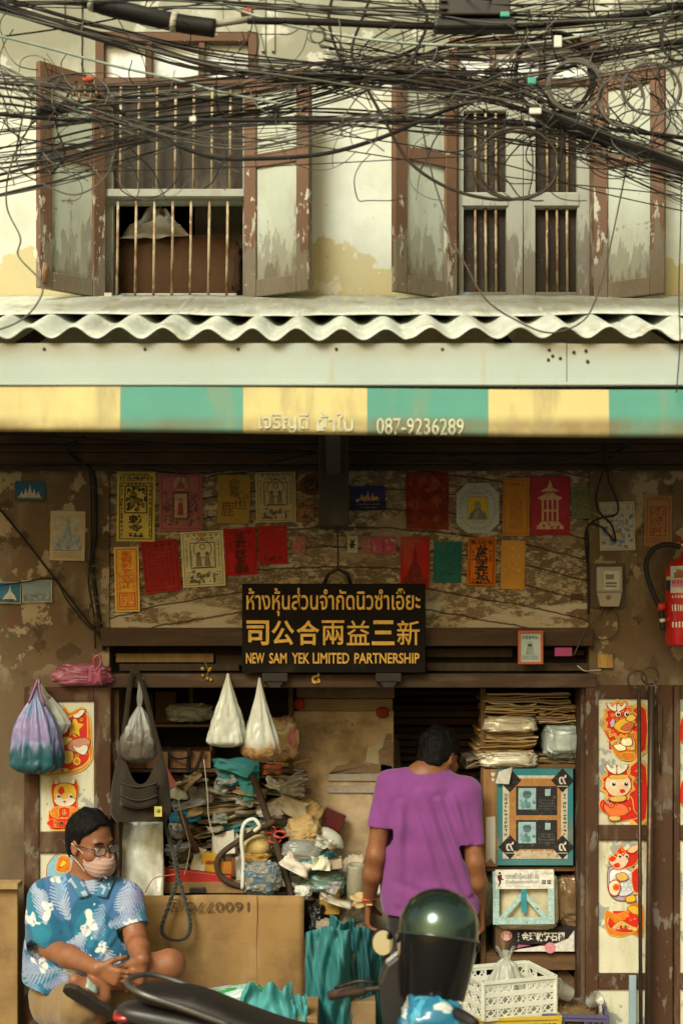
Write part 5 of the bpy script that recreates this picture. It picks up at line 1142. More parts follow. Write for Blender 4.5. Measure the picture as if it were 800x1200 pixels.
# ---------------------------------------------------------------- big cardboard sheet in front of the table
cs_ = thing('cardboard_sheet', 'large brown cardboard sheet with a vertical fold and upside down writing', 'cardboard', at(260, 1305, -.02))
m = M((.29, .172, .062)); rows = []
for j in range(22):
    v = j / 21; row = []
    for i in range(30):
        u = i / 29; px = 150 + 206 * u; f = (px - 300) / 56 if px > 300 else (300 - px) / 150
        row.append(at(px, 1305 - (1305 - 1049) * v + .6 * math.sin(u * 9), .01 - .030 * (1 - f) + .008 * noise.noise(Vector((u * 2, v * 2, 0)))))
    rows.append(row)
m.grid(rows); m.build('panel', CARD, cs_, solid=.006)
m = M((.17, .09, .03)); m.tube([at(301 + .6 * math.sin(k), 1050 + k * 12.7, -.0245) for k in range(21)], .0016, 4); m.build('fold_line', INK, cs_)
m = M((.10, .055, .02)); V, F_ = text_geo('1600770@', .0); lo, hi = V.min(0), V.max(0)
x0, x1, z0, z1 = xat(196, -.03), xat(292, -.03), zat(1069, -.03), zat(1054, -.03)
m.add([(x1 - (p[0] - lo[0]) / (hi[0] - lo[0]) * (x1 - x0), -.027, z1 - (p[1] - lo[1]) / (hi[1] - lo[1]) * (z1 - z0)) for p in V], F_); m.build('writing', INK, cs_)
# plastic wrapped panel at the left
quadsheet('plastic_sheet', 'shiny white plastic wrapped panel standing left of the heap', 'plastic sheet', [(134, 1062, .02), (192, 1062, .02), (191, 960, .1), (134, 960, .1)], FOIL, (.66, .66, .54), fold=.02, seed=40, solid=.02, freq=5)
m = M((.30, .19, .075)); m.box((xat(-40, -.14), -.16, 0), (xat(22, -.14), -.14, zat(1040, -.14))); tag(m.build('cardboard_sheet', CARD, bevel=.003), 'plain brown cardboard leaning at the far left edge', 'cardboard')
m = M((.33, .23, .10)); m.box((xat(-40, -.14), -.19, zat(1040, -.14) + .002), (xat(24, -.14), -.1, zat(1033, -.14))); tag(m.build('board', WOOD), 'narrow board lying across the plain cardboard at the far left', 'board')
# teal plastic sheets hanging right of the cardboard
def drape(label, px0, px1, ptop, pbot, Y, col, seed, slope=0, mat=TARP, flare=1.0):
    m = M(col); rows = []
    for j in range(34):
        v = j / 33; row = []
        for i in range(44):
            u = i / 43; f = 1 + (flare - 1) * v
            px = (px0 + px1) / 2 + (u - .5) * (px1 - px0) * f; py = ptop + slope * u * (1 - v) + (pbot - ptop) * v + (2.5 * math.sin(u * 5 + seed) + 7 * noise.noise(Vector((u * 3, seed, 1)))) * (1 - v)
            w_ = noise.noise(Vector((u * 1.9 + seed + v * .8, v * 1.3, seed)))
            row.append(at(px, py, Y + .007 * math.sin(u * 4 + 5 * w_ + seed + v) * (.5 + .5 * v) + .10 * w_ - .10 * abs(noise.noise(Vector((u * 2.6 + v * 2.2, v * 2.4, seed * 2)))) - .05 * abs(noise.noise(Vector((u * 6 - v * 4, v * 5, seed)))) - .10 * math.sin(math.pi * u) * .5))
        rows.append(row)
    m.grid(rows); return tag(m.build('plastic_sheet', mat, solid=.002), label, 'plastic sheet', 'teal plastic sheets draped beside the cardboard')
drape('teal plastic sheet draped nearest the edge of the cardboard', 358, 411, 1093, 1290, -.02, TEAL, 3, -8)
drape('teal plastic sheet bulging over a bundle higher up', 386, 416, 1074, 1200, .05, (.032, .16, .165), 5, 6)
drape('darker teal plastic sheet hanging just left of the standing man', 410, 448, 1084, 1290, .10, (.03, .14, .15), 8, 10)
m = M((.20, .14, .08)); m.box((xat(409, .04), .03, 0), (xat(416, .04), .07, zat(1095, .04))); tag(m.build('wooden_post', WOOD), 'thin weathered post between the teal plastic sheets', 'post')
m = M((.26, .17, .08)); m.box((xat(400, .0), -.03, 0), (xat(440, .0), .2, zat(1172, 0))); tag(m.build('box', CARD, bevel=.004), 'low brown carton at the foot of the teal plastic sheets', 'box')
# carton with packages in front of the cardboard
YF = -.42
m = M((.28, .17, .07)); m.box((xat(195, YF), YF, 0), (xat(372, YF), YF + .32, zat(1192, YF))); tag(m.build('box', CARD, bevel=.004), 'low carton carrying the green and white packet and the teal bag', 'box')
m = M(); rows = []; rg = random.Random(5)
gp = lump_geo(at(262, 1174, YF + .1), (m2(56, YF), .08, m2(17, YF)), 41, .12, 1.4, .6, 110, 75, rotm=Matrix.Rotation(R(-9), 3, 'Y'))
def gcol(i, j):
    n = (j / 110 * 9 + i * .09) % 3
    return (.60, .66, .58) if n < 1.3 else ((.05, .38, .10) if n < 2.2 else (.42, .58, .58))
m.grid(gp, None, True, True, cols=gcol); tag(m.build('plastic_packet', SACK), 'green and white printed plastic packet lying on the low carton', 'packet')
for i, (l_, bx_) in enumerate((('bright teal plastic bag with peaked ears lying behind the motorcycle seat', (276, 1150, 348, 1206)), ('smaller teal plastic bag peak at the right of the bright teal bag', (332, 1164, 362, 1206)))):
    m = M((.07, .31, .30)); x0, y0, x1, y1 = bx_; rows = []
    for j in range(26):
        v = j / 25; row = []
        for k in range(50):
            ph = 2 * math.pi * k / 50; u = math.cos(ph)
            top = y0 + (9 if i == 0 else 3) * (1 - abs(math.sin((u + .2) * 4.0))) * 1.6
            w_ = noise.noise(Vector((u * 2.5, math.sin(ph) * 2, v * 2 + i)))
            rr = (.55 + .45 * v) if i == 0 else (.45 + .55 * v)
            row.append(at((x0 + x1) / 2 + u * (x1 - x0) / 2 * (.82 + .18 * v + .06 * w_), top + (y1 - top) * v, YF + .02 + .02 * i + .09 * math.sin(ph) * rr * (.35 + .65 * v) + .05 * w_ + .02 * noise.noise(Vector((u * 6, v * 3, math.sin(ph) * 4)))))
        rows.append(row)
    m.grid(rows, None, True, True); tag(m.build('plastic_bag', TARP), l_, 'bag')

# ---------------------------------------------------------------- shelf rack on the right
YR = .12
rk = thing('shelf_rack', 'brown wooden rack with bundles and cartons at the right of the doorway', 'shelf', (xat(625, YR), YR + .2, 0))
RW = (.135, .075, .033)
m = M(RW)
for a, b in ((563, 569), (674, 681)): m.pbox(a, 806, b, 1305, YR, .04)
for a, b in ((563, 569), (674, 681)): m.pbox(a, 806, b, 1305, YR + .4, .04)
m.build('upright', WOOD, rk, bevel=.003)
for ya, yb in ((896, 901), (1016, 1021), (1117, 1137)):
    m = M(jit(RW, .2)); m.pbox(569.3, ya, 673.7, yb, YR + .004, .44); m.build('shelf_board', PLANK, rk, bevel=.002)
m = M((.06, .04, .022)); m.pbox(563, 806, 681, 1290, YR + .45, .02); m.build('back_board', WOOD, rk)
m = M((.30, .16, .06)); m.pbox(566, 901.5, 582, 1015.5, YR - .012, .03); m.build('front_board', WOOD, rk)
q = M((.56, .52, .42)); q.prism([(xat(a, YR - .02), zat(b, YR - .02)) for a, b in [(569, 958), (580, 957), (580, 1013), (574.5, 1006), (569, 1013)]], YR - .016, YR - .0125); q.build('paper_label', PAPER, rk)
q = M((.6, .58, .48))
for yy, s_ in ((908, 1), (914, .8)): q.prism([(xat(577.5 + a * 2.6 * s_, YR - .02), zat(yy + b * 3 * s_, YR - .02)) for a, b in [(0, 1), (-.9, 0), (-.9, -.6), (-.4, -.9), (0, -.4), (.4, -.9), (.9, -.6), (.9, 0)]], YR - .016, YR - .0125)
q.build('heart_sticker', PAPER, rk)
# paper bundles on the rack
sets = [('grey brown sheets topmost on the rack bundles', (563, 812, 676, 824), BR + GR, 5, 1), ('greenish paper bundle second from the top of the left rack pile', (566, 824, 632, 840), GR + BR, 7, -1), ('brown kraft paper bundle above the right silver bundle', (628, 826, 677, 849), BR, 9, 1),
        ('brown kraft sheets between the two wrapped bundles', (560, 855, 632, 872), BR + OCR, 8, 0), ('loose kraft sheets over the lowest wrapped bundle', (556, 871, 630, 882), BR + OCR, 5, 4), ('thin dark sheets under the silver bundle', (630, 885, 678, 896), [(.16, .11, .06), (.28, .2, .1)], 5, 0), ('dark slanting sheets sticking out left under the bundles', (545, 884, 600, 896), [(.12, .09, .05), (.24, .18, .1), (.2, .15, .1)], 6, 14)]
for i, (l_, bx_, cs, n_, tl) in enumerate(sets): sheet_stack('paper_stack', l_, 'papers', bx_, YR - .02 + .01 * (i % 2), .32, cs, n_, tl, 60 + i, wave=.005, over=.1, group='paper bundles on the rack')
for i, (l_, bx_, c_, d_) in enumerate((('upper clear wrapped paper bundle on the left of the rack', (560, 837, 628, 858), (.50, .44, .29), 61), ('lower clear wrapped paper bundle on the left of the rack', (553, 877, 628, 898), (.54, .49, .34), 62), ('silver blue plastic wrapped bundle on the right of the rack', (631, 846, 678, 889), (.36, .42, .38), 63))):
    lump('wrapped_bundle', l_, 'bundle', bx_, YR - .04, .3, c_, FOIL, d_, .12, 2.0, .45, fine=.06)
# framed mourning style notice
nb = thing('notice_board', 'teal bordered notice with two dark cards and black corner diamonds on the rack', 'notice', at(626, 1016, YR - .02))
m = M((.03, .20, .215)); m.pbox(582, 901, 671, 1014, YR - .02, .015); pan = m.build('panel', CARD, nb)
q = Poster.__new__(Poster); q.c = at(626.5, 957.5, YR - .021); q.w, q.h = m2(89, YR), m2(113, YR); q.rot = 0; q.amp = 0; q.seed = 1; q.ink = M(); q.layer = 0; q.pm = INK; q.o = pan
q.rect(.075, .07, .925, .93, (.50, .46, .33)); q.up(); q.rect(.16, .11, .84, .90, (.36, .17, .05)); q.up()
q.glyphs(.085, .3, .15, .75, 1, 11, (.1, .1, .09), .8, 3); q.glyphs(.855, .3, .92, .75, 1, 11, (.1, .1, .09), .8, 4); q.rect(.2, .08, .8, .15, (.46, .38, .24)); q.blotch(.2, .08, .8, .15, 30, [(.36, .17, .05), (.5, .45, .3)], .03, 4); q.up()
for (u, v) in ((.17, .88), (.86, .88), (.17, .19), (.86, .19)): q.poly([(u - .15, v), (u, v - .125), (u + .15, v), (u, v + .125)], (.018, .016, .014))
q.up()
for (u, v) in ((.86, .88), (.17, .19), (.86, .19)): q.text('๙', u - .05, v - .04, u + .05, v + .055, (.55, .52, .42), .01); q.rect(u - .07, v - .065, u + .07, v - .058, (.5, .48, .4))
for v0 in (.52, .17):
    q.rect(.25, v0, .79, v0 + .30, (.022, .022, .022)); q.up(); q.rect(.28, v0 + .06, .51, v0 + .28, (.28, .43, .44)); q.up()
    q.blotch(.3, v0 + .08, .49, v0 + .17, 14, [(.10, .20, .22), (.16, .28, .3)], .05, 3); q.disc(.395, v0 + .205, .055, (.08, .16, .18), .8); q.up(); q.poly([(.33, v0 + .215), (.46, v0 + .215), (.43, v0 + .25), (.36, v0 + .25)], (.06, .12, .14))
    q.rect(.63, v0 + .2, .70, v0 + .27, (.30, .42, .42)); q.glyphs(.54, v0 + .05, .76, v0 + .17, 9, 4, (.16, .16, .15), .6, 5); q.layer -= 3
q.layer += 3; q.text('๙๙', .42, .905, .6, .925, (.6, .55, .42), .0); q.done()
m = M((.55, .54, .46)); m.grid([[at(580 + 16 * i / 5 + 4 * j / 5, 918 - 14 * j / 5 + 6 * i / 5 * (1 - j / 5) - 5 * i / 5, YR - .035 - .012 * math.sin(i * 1.3 + j)) for i in range(6)] for j in range(6)]); m.build('torn_corner', PAPER, nb)
# wrapped carton, brown sack, black carton
pk = lump('wrapped_parcel', 'cream parcel in pale blue dotted wrapping with a printed white label', 'parcel', (576, 1017, 652, 1085), YR - .06, .3, (.56, .50, .33), FOIL, 70, .05, 1.5, .32, fine=.02)
q = Poster.__new__(Poster); q.c = at(613, 1051, YR - .085); q.w, q.h = m2(74, YR), m2(66, YR); q.rot = R(.5); q.amp = 0; q.seed = 2; q.ink = M(); q.layer = 0; q.pm = INK; q.o = pk
DB = (.30, .47, .44)
for a in ((.02, .02, .98, .14), (.02, .14, .12, .95), (.88, .14, .98, .95)): q.rect(*a, DB)
q.poly([(.12, .14), (.22, .14), (.56, .56), (.5, .62)], DB); q.poly([(.88, .14), (.78, .14), (.46, .56), (.5, .62)], DB); q.up()
rg = random.Random(8)
for i in range(90):
    k = rg.randint(0, 4); u, v = [(rg.uniform(.03, .97), rg.uniform(.03, .13)), (rg.uniform(.03, .11), rg.uniform(.14, .9)), (rg.uniform(.89, .97), rg.uniform(.14, .9)), (lambda t: (.17 + .36 * t, .14 + .45 * t))(rg.random()), (lambda t: (.83 - .36 * t, .14 + .45 * t))(rg.random())][k]
    q.disc(u, v, .012, (.52, .58, .48), n=6)
q.up(); q.rect(.46, .22, .55, .66, (.03, .22, .26)); q.up(); q.rect(.06, .64, .97, .98, (.62, .61, .52)); q.up()
q.text('แยกครัวเรือน อย่า ขับ', .22, .82, .74, .93, (.07, .06, .06), .01); q.text('รีไซเคิลถุงสะอาดกับเรา', .22, .715, .74, .80, (.07, .06, .06), .01); q.glyphs(.36, .665, .62, .69, 12, 1, (.2, .2, .18), .7, 3); q.glyphs(.78, .88, .95, .93, 6, 1, (.5, .25, .08), .8, 3)
for a in (.79, .87): q.frame(a, .72, a + .06, .79, .014, (.07, .06, .06)); q.rect(a + .02, .735, a + .04, .775, (.07, .06, .06))
q.disc(.13, .92, .022, (.06, .02, .04)); q.poly([(.09, .88), (.17, .895), (.16, .84), (.20, .80), (.155, .80), (.15, .75), (.12, .68), (.105, .68), (.12, .76), (.10, .82)], (.07, .015, .04)); q.done()
lump('plastic_sack', 'brown sack wrapped in clear plastic right of the dotted parcel', 'sack', (645, 1021, 684, 1086), YR - .02, .26, (.20, .125, .06), FOIL, 72, .16, 1.8, .55)
lump('plastic_sack', 'dotted pale green sack squeezed between the man and the parcel', 'sack', (560, 1020, 580, 1086), YR + .06, .2, (.30, .34, .27), FOIL, 73, .14, 1.8, .6)
bc = pkg('box', 'black printed carton with white Chinese lettering and a pink curve on the rack', 'box', (580, 1087, 675, 1116), YR - .02, .3, (.016, .013, .013), CARD)
q = Poster.__new__(Poster); q.c = at(627.5, 1101.5, YR - .021); q.w, q.h = m2(93, YR), m2(28, YR); q.rot = 0; q.amp = 0; q.seed = 2; q.ink = M(); q.layer = 0; q.pm = INK; q.o = bc
q.poly([(.2, .02), (.98, .02), (.98, .9), (.9, .55), (.75, .35), (.5, .22), (.3, .12)], (.60, .57, .50)); q.poly([(.28, .3), (.62, .24), (.74, .36), (.5, .3), (.34, .22), (.26, .14)], (.45, .10, .17)); q.up()
q.disc(.68, .17, .07, (.55, .22, .24)); q.disc(.13, .68, .072, (.42, .06, .045), n=20); q.up(); q.ring(.13, .68, .06, .006, (.75, .65, .55)); q.text('盛', .09, .52, .17, .86, (.75, .65, .55), .01)
q.text('金理軟籽石榴', .32, .45, .86, .84, (.68, .66, .58), .03); q.glyphs(.265, .42, .295, .82, 1, 3, (.5, .48, .42), .8, 3); q.done()
pkg('box', 'plain dark carton standing under the rack beside the crates', 'box', (640, 1140, 676, 1180), YR + .05, .25, (.12, .07, .035), rot=45); lump('carton_flap', 'brown crumpled paper lying deep under the rack', 'paper', (596, 1180, 660, 1230), YR + .1, .25, (.15, .09, .045), PAPER, 77, .2)
# clutter in the gap between the man and the rack
lump('plastic_bag', 'grey white printed bag between the man and the rack', 'bag', (545, 908, 570, 975), .26, .2, (.36, .34, .28), SACK, 80, .2, 1.8, .7, col2=(.18, .16, .13)); lump('plastic_bag', 'blue green sack low between the man and the rack', 'sack', (545, 1050, 574, 1150), .3, .25, (.07, .17, .19), SACK, 81, .25)
lump('cloth_bundle', 'pink and dark printed cloth bundle behind the man right elbow', 'cloth', (535, 960, 570, 1008), .34, .2, (.22, .06, .08), CLOTH, 82, .2, col2=(.04, .035, .035)); 
m = M((.6, .6, .52)); m.tube([at(543 + 8 * math.cos(a), 1030 + 10 * math.sin(a), .2 + .02 * math.sin(a)) for a in np.linspace(0, 6.283, 20)], .012, 8); m.tube([at(546 + 8 * math.cos(a), 1050 + 9 * math.sin(a), .2) for a in np.linspace(0, 6.283, 20)], .009, 8, (.03, .03, .03)); tag(m.build('shoe_soles', PLAST), 'white and black rings of stacked shoes behind the man right side', 'shoes')
m = M((.62, .6, .5)); m.lathe([(0, 0), (.03, 0), (.045, .022), (.047, .03), (.042, .03), (.03, .008), (0, .006)], at(446, 1049, .2), (0, -.2, 1), 20); tag(m.build('bowl', PLAST), 'small white bowl beside the man left hand', 'bowl')
lump('cloth_bundle', 'dark cloth bundles low behind the man', 'cloth', (420, 1070, 560, 1290), .6, .3, (.05, .045, .04), CLOTH, 84, .2, col2=(.05, .09, .09)); lump('cloth_bundle', 'dusky brown bundles at waist height behind the man', 'cloth', (425, 1000, 560, 1090), .65, .3, (.10, .07, .045), CLOTH, 85, .25, 2.4, col2=(.05, .10, .10))

# ---------------------------------------------------------------- crates
def crate(name, label, ctr, lx, ly, h, yaw, col, parts=(5, 3), thick=.006, hole=None):
    c, s = math.cos(R(yaw)), math.sin(R(yaw)); o = Vector(ctr)
    t = thing(name, label, 'crate', o)
    T = lambda x, y, z: o + Vector((x * c - y * s, x * s + y * c, z))
    def wall(p, q):
        m = M(col); p, q = Vector(p), Vector(q); L_ = (q - p).length; u = (q - p).normalized(); n = Vector((u.y, -u.x, 0))
        def seg(a, za, b, zb_, w_=.007, th=thick): m.beam(T(*(p + u * a + Vector((0, 0, za)))), T(*(p + u * b + Vector((0, 0, zb_)))), th, w_, col, up=(0, 0, 1) if abs(b - a) > 1e-6 else (c * u.x - s * u.y, s * u.x + c * u.y, 0))
        for k, w_ in ((0.006, .014), (.33, .02), (.66, .02), (1 - .05, .02)): seg(0, h * k, L_, h * k, w_, thick * 1.25)
        nb_ = parts[0] if L_ > .3 else parts[0] - 2
        for k in range(nb_ + 1): seg(L_ * k / nb_, 0, L_ * k / nb_, h * .98, .009 if 0 < k < nb_ else .02, thick)
        for r_ in range(3):
            z0, z1 = h * (.03 + .33 * r_), h * (.30 + .33 * r_)
            for k in range(nb_):
                if r_ == 2 and k == nb_ // 2: continue
                a0, a1 = L_ * k / nb_, L_ * (k + 1) / nb_; md = (a0 + a1) / 2; zm = (z0 + z1) / 2
                for e0, e1 in ((a0, md), (md, a1)): seg(e0, z0, e1, z1, .005, thick * .7); seg(e0, z1, e1, z0, .005, thick * .72)
        return m.build('side_panel', PLAST, t)
    x, y = lx / 2, ly / 2
    wall((-x, -y, 0), (x, -y, 0)); wall((x, -y, 0), (x, y, 0)); wall((x, y, 0), (-x, y, 0)); wall((-x, y, 0), (-x, -y, 0))
    m = M(col)
    for a, b in (((-x, -y), (x, -y)), ((x, -y), (x, y)), ((x, y), (-x, y)), ((-x, y), (-x, -y))): m.beam(T(a[0] * 1.012, a[1] * 1.012, h), T(b[0] * 1.012, b[1] * 1.012, h), .016, .012, col)
    m.build('rim', PLAST, t); m = M(col)
    for k in range(7): m.beam(T(-x, -y + ly * (k + .5) / 7, .006), T(x, -y + ly * (k + .5) / 7, .006), ly / 11, .006, col)
    for k in range(5): m.beam(T(-x + lx * (k + .5) / 5, -y, .0125), T(-x + lx * (k + .5) / 5, y, .0125), .02, .005, col)
    m.build('base', PLAST, t); return t
ZC1 = zat(1184, -.2)
crate('plastic_crate', 'white lattice plastic crate holding a knotted plastic bag', (xat(593, -.2), -.17, ZC1), .335, .27, .155, 19, (.66, .66, .55))
crate('plastic_crate', 'yellow plastic crate under the white crate', (xat(590, -.2), -.17, ZC1 - .262), .42, .30, .26, 5, (.55, .38, .035))
crate('plastic_crate', 'dusky purple plastic crate filled with coir beside the yellow crate', (xat(672, -.18), -.15, zat(1190, -.2) - .23), .27, .26, .25, -6, (.085, .075, .155))
pz = ZC1 - .262
m = M((.2, .12, .05)); m.box((xat(530, -.2), -.36, 0), (xat(715, -.2), .05, pz - .0)); tag(m.build('low_platform', PLANK, bevel=.004), 'low wooden platform carrying the crates', 'platform')
m = M((.55, .56, .47)); bag_geo(m, (592, 1112), (570, 1114, 614, 1178), -.22, .16, [.16, .12, .5, .62, .8, .92, 1, 1, .95], .2, 7, 12, bottom=.14); [m.grid([[at(592 + sg * (2 + 8 * v) + 5 * (u - .5), 1124 - 16 * v + 3 * abs(u - .5) * v, -.15 + .02 * math.sin(u * 5 + v * 3)) for u in np.linspace(0, 1, 7)] for v in np.linspace(0, 1, 7)]) for sg in (-1, 1)]; tag(m.build('plastic_bag', FILM), 'knotted translucent white bag standing in the white crate', 'bag')
m = M(); rg = random.Random(31)
c0 = Vector((xat(672, -.18), -.15, zat(1190, -.2) - .04))
m.grid(lump_geo(c0, (.118, .11, .085), 90, .15, 2, .8), (.13, .085, .035), True, True)
for k in range(420):
    a = rg.uniform(0, 6.283); r = .115 * math.sqrt(rg.random()); p = c0 + Vector((r * math.cos(a), r * math.sin(a), .085 * math.sqrt(max(0, 1 - (r / .118) ** 2)) - .012)); d = Vector((rg.uniform(-1, 1), rg.uniform(-1, 1), rg.uniform(-.3, 1))).normalized() * rg.uniform(.02, .05)
    m.tube([p, p + d * .5 + Vector((0, 0, .006)), p + d], .0011, 4, jit((.22, .14, .055), .4, rg), caps=False)
tag(m.build('coir', PAPER), 'brown coir fibre filling the purple crate', 'fibre')
for i, (l_, px, py, dr) in enumerate((('clear plastic cup tipped over on the coir', 668, 1166, (-.8, -.2, .45)), ('small clear plastic cup at the right of the coir', 690, 1176, (.5, -.5, .5)))):
    m = M((.62, .60, .5)); r_ = .04 if i == 0 else .03; m.lathe([(0, 0), (r_ * .75, 0), (r_ * .8, .004), (r_ * .98, r_ * 1.9), (r_ * 1.08, r_ * 1.95), (r_ * .96, r_ * 1.85), (r_ * .76, .008), (0, .006)], at(px, py, -.2), dr, 24); tag(m.build('plastic_cup', FILM), l_, 'cup')

# ---------------------------------------------------------------- iron rods, laths and stickers at the doors
for l_, xa, xb, yt, r_, lr in (('thin iron rod with a small loop leaning on the right door', 748, 751, 806, .0085, 11), ('thicker iron rod with a ring top leaning on the right door', 763, 757, 800, .014, 10)):
    m = M((.075, .05, .032)); m.tube([at(xb, 1320, -.16), at(xa, yt + 4, -.12)], r_, 8); lp = lr if lr else 10
    m.tube([at(xa - 2 + lp * math.cos(a), yt - lp * .9 + lp * math.sin(a) + 1, -.12) for a in np.linspace(1.2, 7.2, 22)], .0045, 6); tag(m.build('iron_rod', METAL), l_, 'rod')
m = M((.26, .36, .40)); m.box((xat(737, -.1), -.098, .02), (xat(745, -.1), -.084, zat(1144, -.1))); tag(m.build('wooden_lath', PLAST), 'pale blue lath standing against the right door', 'lath')
m = M((.09, .06, .035)); m.pbox(770, 826, 775, 874, -.085, .014); m.tube([at(772, 870, -.09), at(773, 905, -.09)], .005, 6); tag(m.build('door_bolt', METAL), 'dark iron bolt on the right folding door', 'bolt')

REDC = (.58, .022, .012); ORG = (.62, .17, .012); YLW = (.70, .42, .03); WHT = (.70, .66, .52); GOL = (.62, .40, .08); SKN = (.66, .36, .16); BLK = (.02, .014, .012)
def sticker(label, x0, y0, x1, y1, Y=YD + .0125):
    p = Poster('sticker', label, 'sticker', (x0 + x1) / 2, (y0 + y1) / 2, x1 - x0, y1 - y0, REDC, 0, Y=Y - .001, outline=[(.2, .2), (.8, .2), (.8, .8), (.2, .8)], amp=0, mat=DECAL, pmat=DECAL); return p
def S(p, pts, c, sm=5):
    cu, cv = sum(a for a, b in pts) / len(pts), sum(b for a, b in pts) / len(pts); big = max(abs(a - cu) for a, b in pts)
    if big > .09:            # printed outline, and small scales on the large red and gold areas
        k = 1 + .024 / big; p.poly([(cu + (a - cu) * k, cv + (b - cv) * k) for a, b in pts], GOL if c in (REDC, ORG) else (.30, .05, .015), sm); p.up()
    p.poly(pts, c, sm); p.up()
    if c in (REDC, ORG, GOL) and big > .2:
        rg = random.Random(int(cu * 999)); t = {REDC: (.75, .45, .06), ORG: (.75, .35, .04), GOL: (.85, .72, .34)}[c]
        for _ in range(26):
            q = rg.choice(pts); f = rg.uniform(.1, .82); u, v = cu + (q[0] - cu) * f, cv + (q[1] - cv) * f; r = rg.uniform(.018, .04)
            p.ring(u, v, r, r * .35, t if rg.random() < .7 else (.36, .01, .006), 8)
def head_star(p, cu, cv, r, n, c, k=1.2, rr=.82):
    S(p, [(cu + (r if i % 2 else r * rr) * math.cos(i * math.pi / n), cv + (r if i % 2 else r * rr) * (p.w / p.h) * k * math.sin(i * math.pi / n)) for i in range(2 * n)], c, 3)
def antlers(p, u, v, s, c=WHT):
    for sg in (-1, 1):
        q = [(u + sg * .02, v), (u + sg * (.06 + .1 * s), v + .05 * s), (u + sg * (.10 + .12 * s), v + .14 * s), (u + sg * (.07 + .1 * s), v + .14 * s), (u + sg * (.05 + .05 * s), v + .08 * s), (u + sg * .04, v + .13 * s), (u + sg * .015, v + .12 * s)]
        S(p, q, c, 3)
def eyes(p, u, v, d, r):
    for sg in (-1, 1): p.disc(u + sg * d, v, r * 1.5, WHT); p.up(); p.disc(u + sg * d + r * .2, v - r * .1, r, BLK); p.up(); p.disc(u + sg * d + r * .4, v + r * .35, r * .35, WHT); p.up()
# left door: big dragon, small dragon, blue one below
p = sticker('red and gold dragon sticker at the top of the left door behind the blue bag', 50, 828, 108, 908); p.layer = 1
S(p, [(.25, .35), (.2, .65), (.3, .9), (.45, .98), (.55, .9), (.8, .97), (.95, .8), (.98, .5), (.99, .25), (.8, .08), (.5, .02), (.05, .0), (.02, .08), (.3, .12)], ORG); S(p, [(.30, .4), (.28, .65), (.36, .86), (.55, .84), (.85, .92), (.9, .76), (.9, .45), (.94, .25), (.75, .12), (.4, .08)], REDC)
S(p, [(.5, .72), (.6, .76), (.66, .86), (.72, .76), (.84, .74), (.74, .66), (.76, .56), (.64, .62), (.54, .56), (.56, .66)], YLW, 2); S(p, [(.3, .52), (.5, .56), (.62, .5), (.5, .44), (.32, .44)], GOL); S(p, [(.5, .40), (.6, .5), (.85, .54), (.96, .48), (.85, .36), (.66, .34)], (.55, .25, .15)); S(p, [(.62, .42), (.7, .34), (.85, .3), (.92, .4), (.86, .44), (.74, .4)], WHT)
S(p, [(.35, .24), (.42, .34), (.6, .34), (.62, .22), (.5, .16)], GOL); p.disc(.7, .2, .08, YLW); p.up(); p.disc(.7, .2, .045, ORG); S(p, [(.05, .02), (.06, .07), (.5, .1), (.5, .04)], GOL, 2); S(p, [(.62, .86), (.74, .84), (.86, .94), (.78, .95), (.7, .9)], WHT, 3); p.done()
p = sticker('small orange dragon cub sticker with a red bow on the left door', 56, 912, 96, 972); p.layer = 1
S(p, [(.05, .35), (.2, .38), (.15, .6), (.12, .8), (.2, .95), (.35, .88), (.65, .88), (.8, .98), (.9, .8), (.85, .55), (.9, .35), (.98, .25), (.9, .02), (.5, 0), (.1, .03)], REDC); S(p, [(.18, .66), (.24, .84), (.5, .9), (.78, .84), (.84, .66), (.75, .5), (.5, .46), (.26, .5)], YLW); S(p, [(.2, .58), (.36, .62), (.5, .6), (.66, .62), (.82, .58), (.7, .48), (.5, .45), (.3, .48)], (.72, .62, .48)); S(p, [(.34, .8), (.44, .84), (.5, .74), (.4, .68), (.32, .72)], REDC)
eyes(p, .5, .655, .18, .045); S(p, [(.46, .56), (.54, .56), (.5, .52)], REDC, 2); S(p, [(.25, .44), (.75, .44), (.9, .3), (.7, .22), (.3, .22), (.1, .32)], ORG); S(p, [(.36, .42), (.64, .42), (.62, .25), (.38, .25)], REDC, 2); p.glyphs(.42, .28, .58, .40, 1, 1, GOL, 1, 3); S(p, [(.08, .20), (.92, .2), (.9, .05), (.1, .05)], REDC, 2); p.glyphs(.15, .07, .85, .18, 4, 1, GOL, .8, 4)
S(p, [(.2, .9), (.27, 1), (.33, .9)], (.6, .45, .3), 2); S(p, [(.68, .92), (.8, 1.02), (.8, .9)], (.6, .5, .36), 2); p.done()
p = sticker('partly hidden blue and red sticker on the lower panel of the left door', 56, 1000, 92, 1040); p.layer = 1; S(p, [(.1, .1), (.0, .6), (.3, .95), (.6, .8), (.95, .9), (1, .4), (.8, .05)], (.22, .42, .52)); S(p, [(.3, .5), (.4, .9), (.7, .85), (.7, .5)], ORG); S(p, [(.4, .6), (.5, .8), (.62, .7)], YLW); p.done()
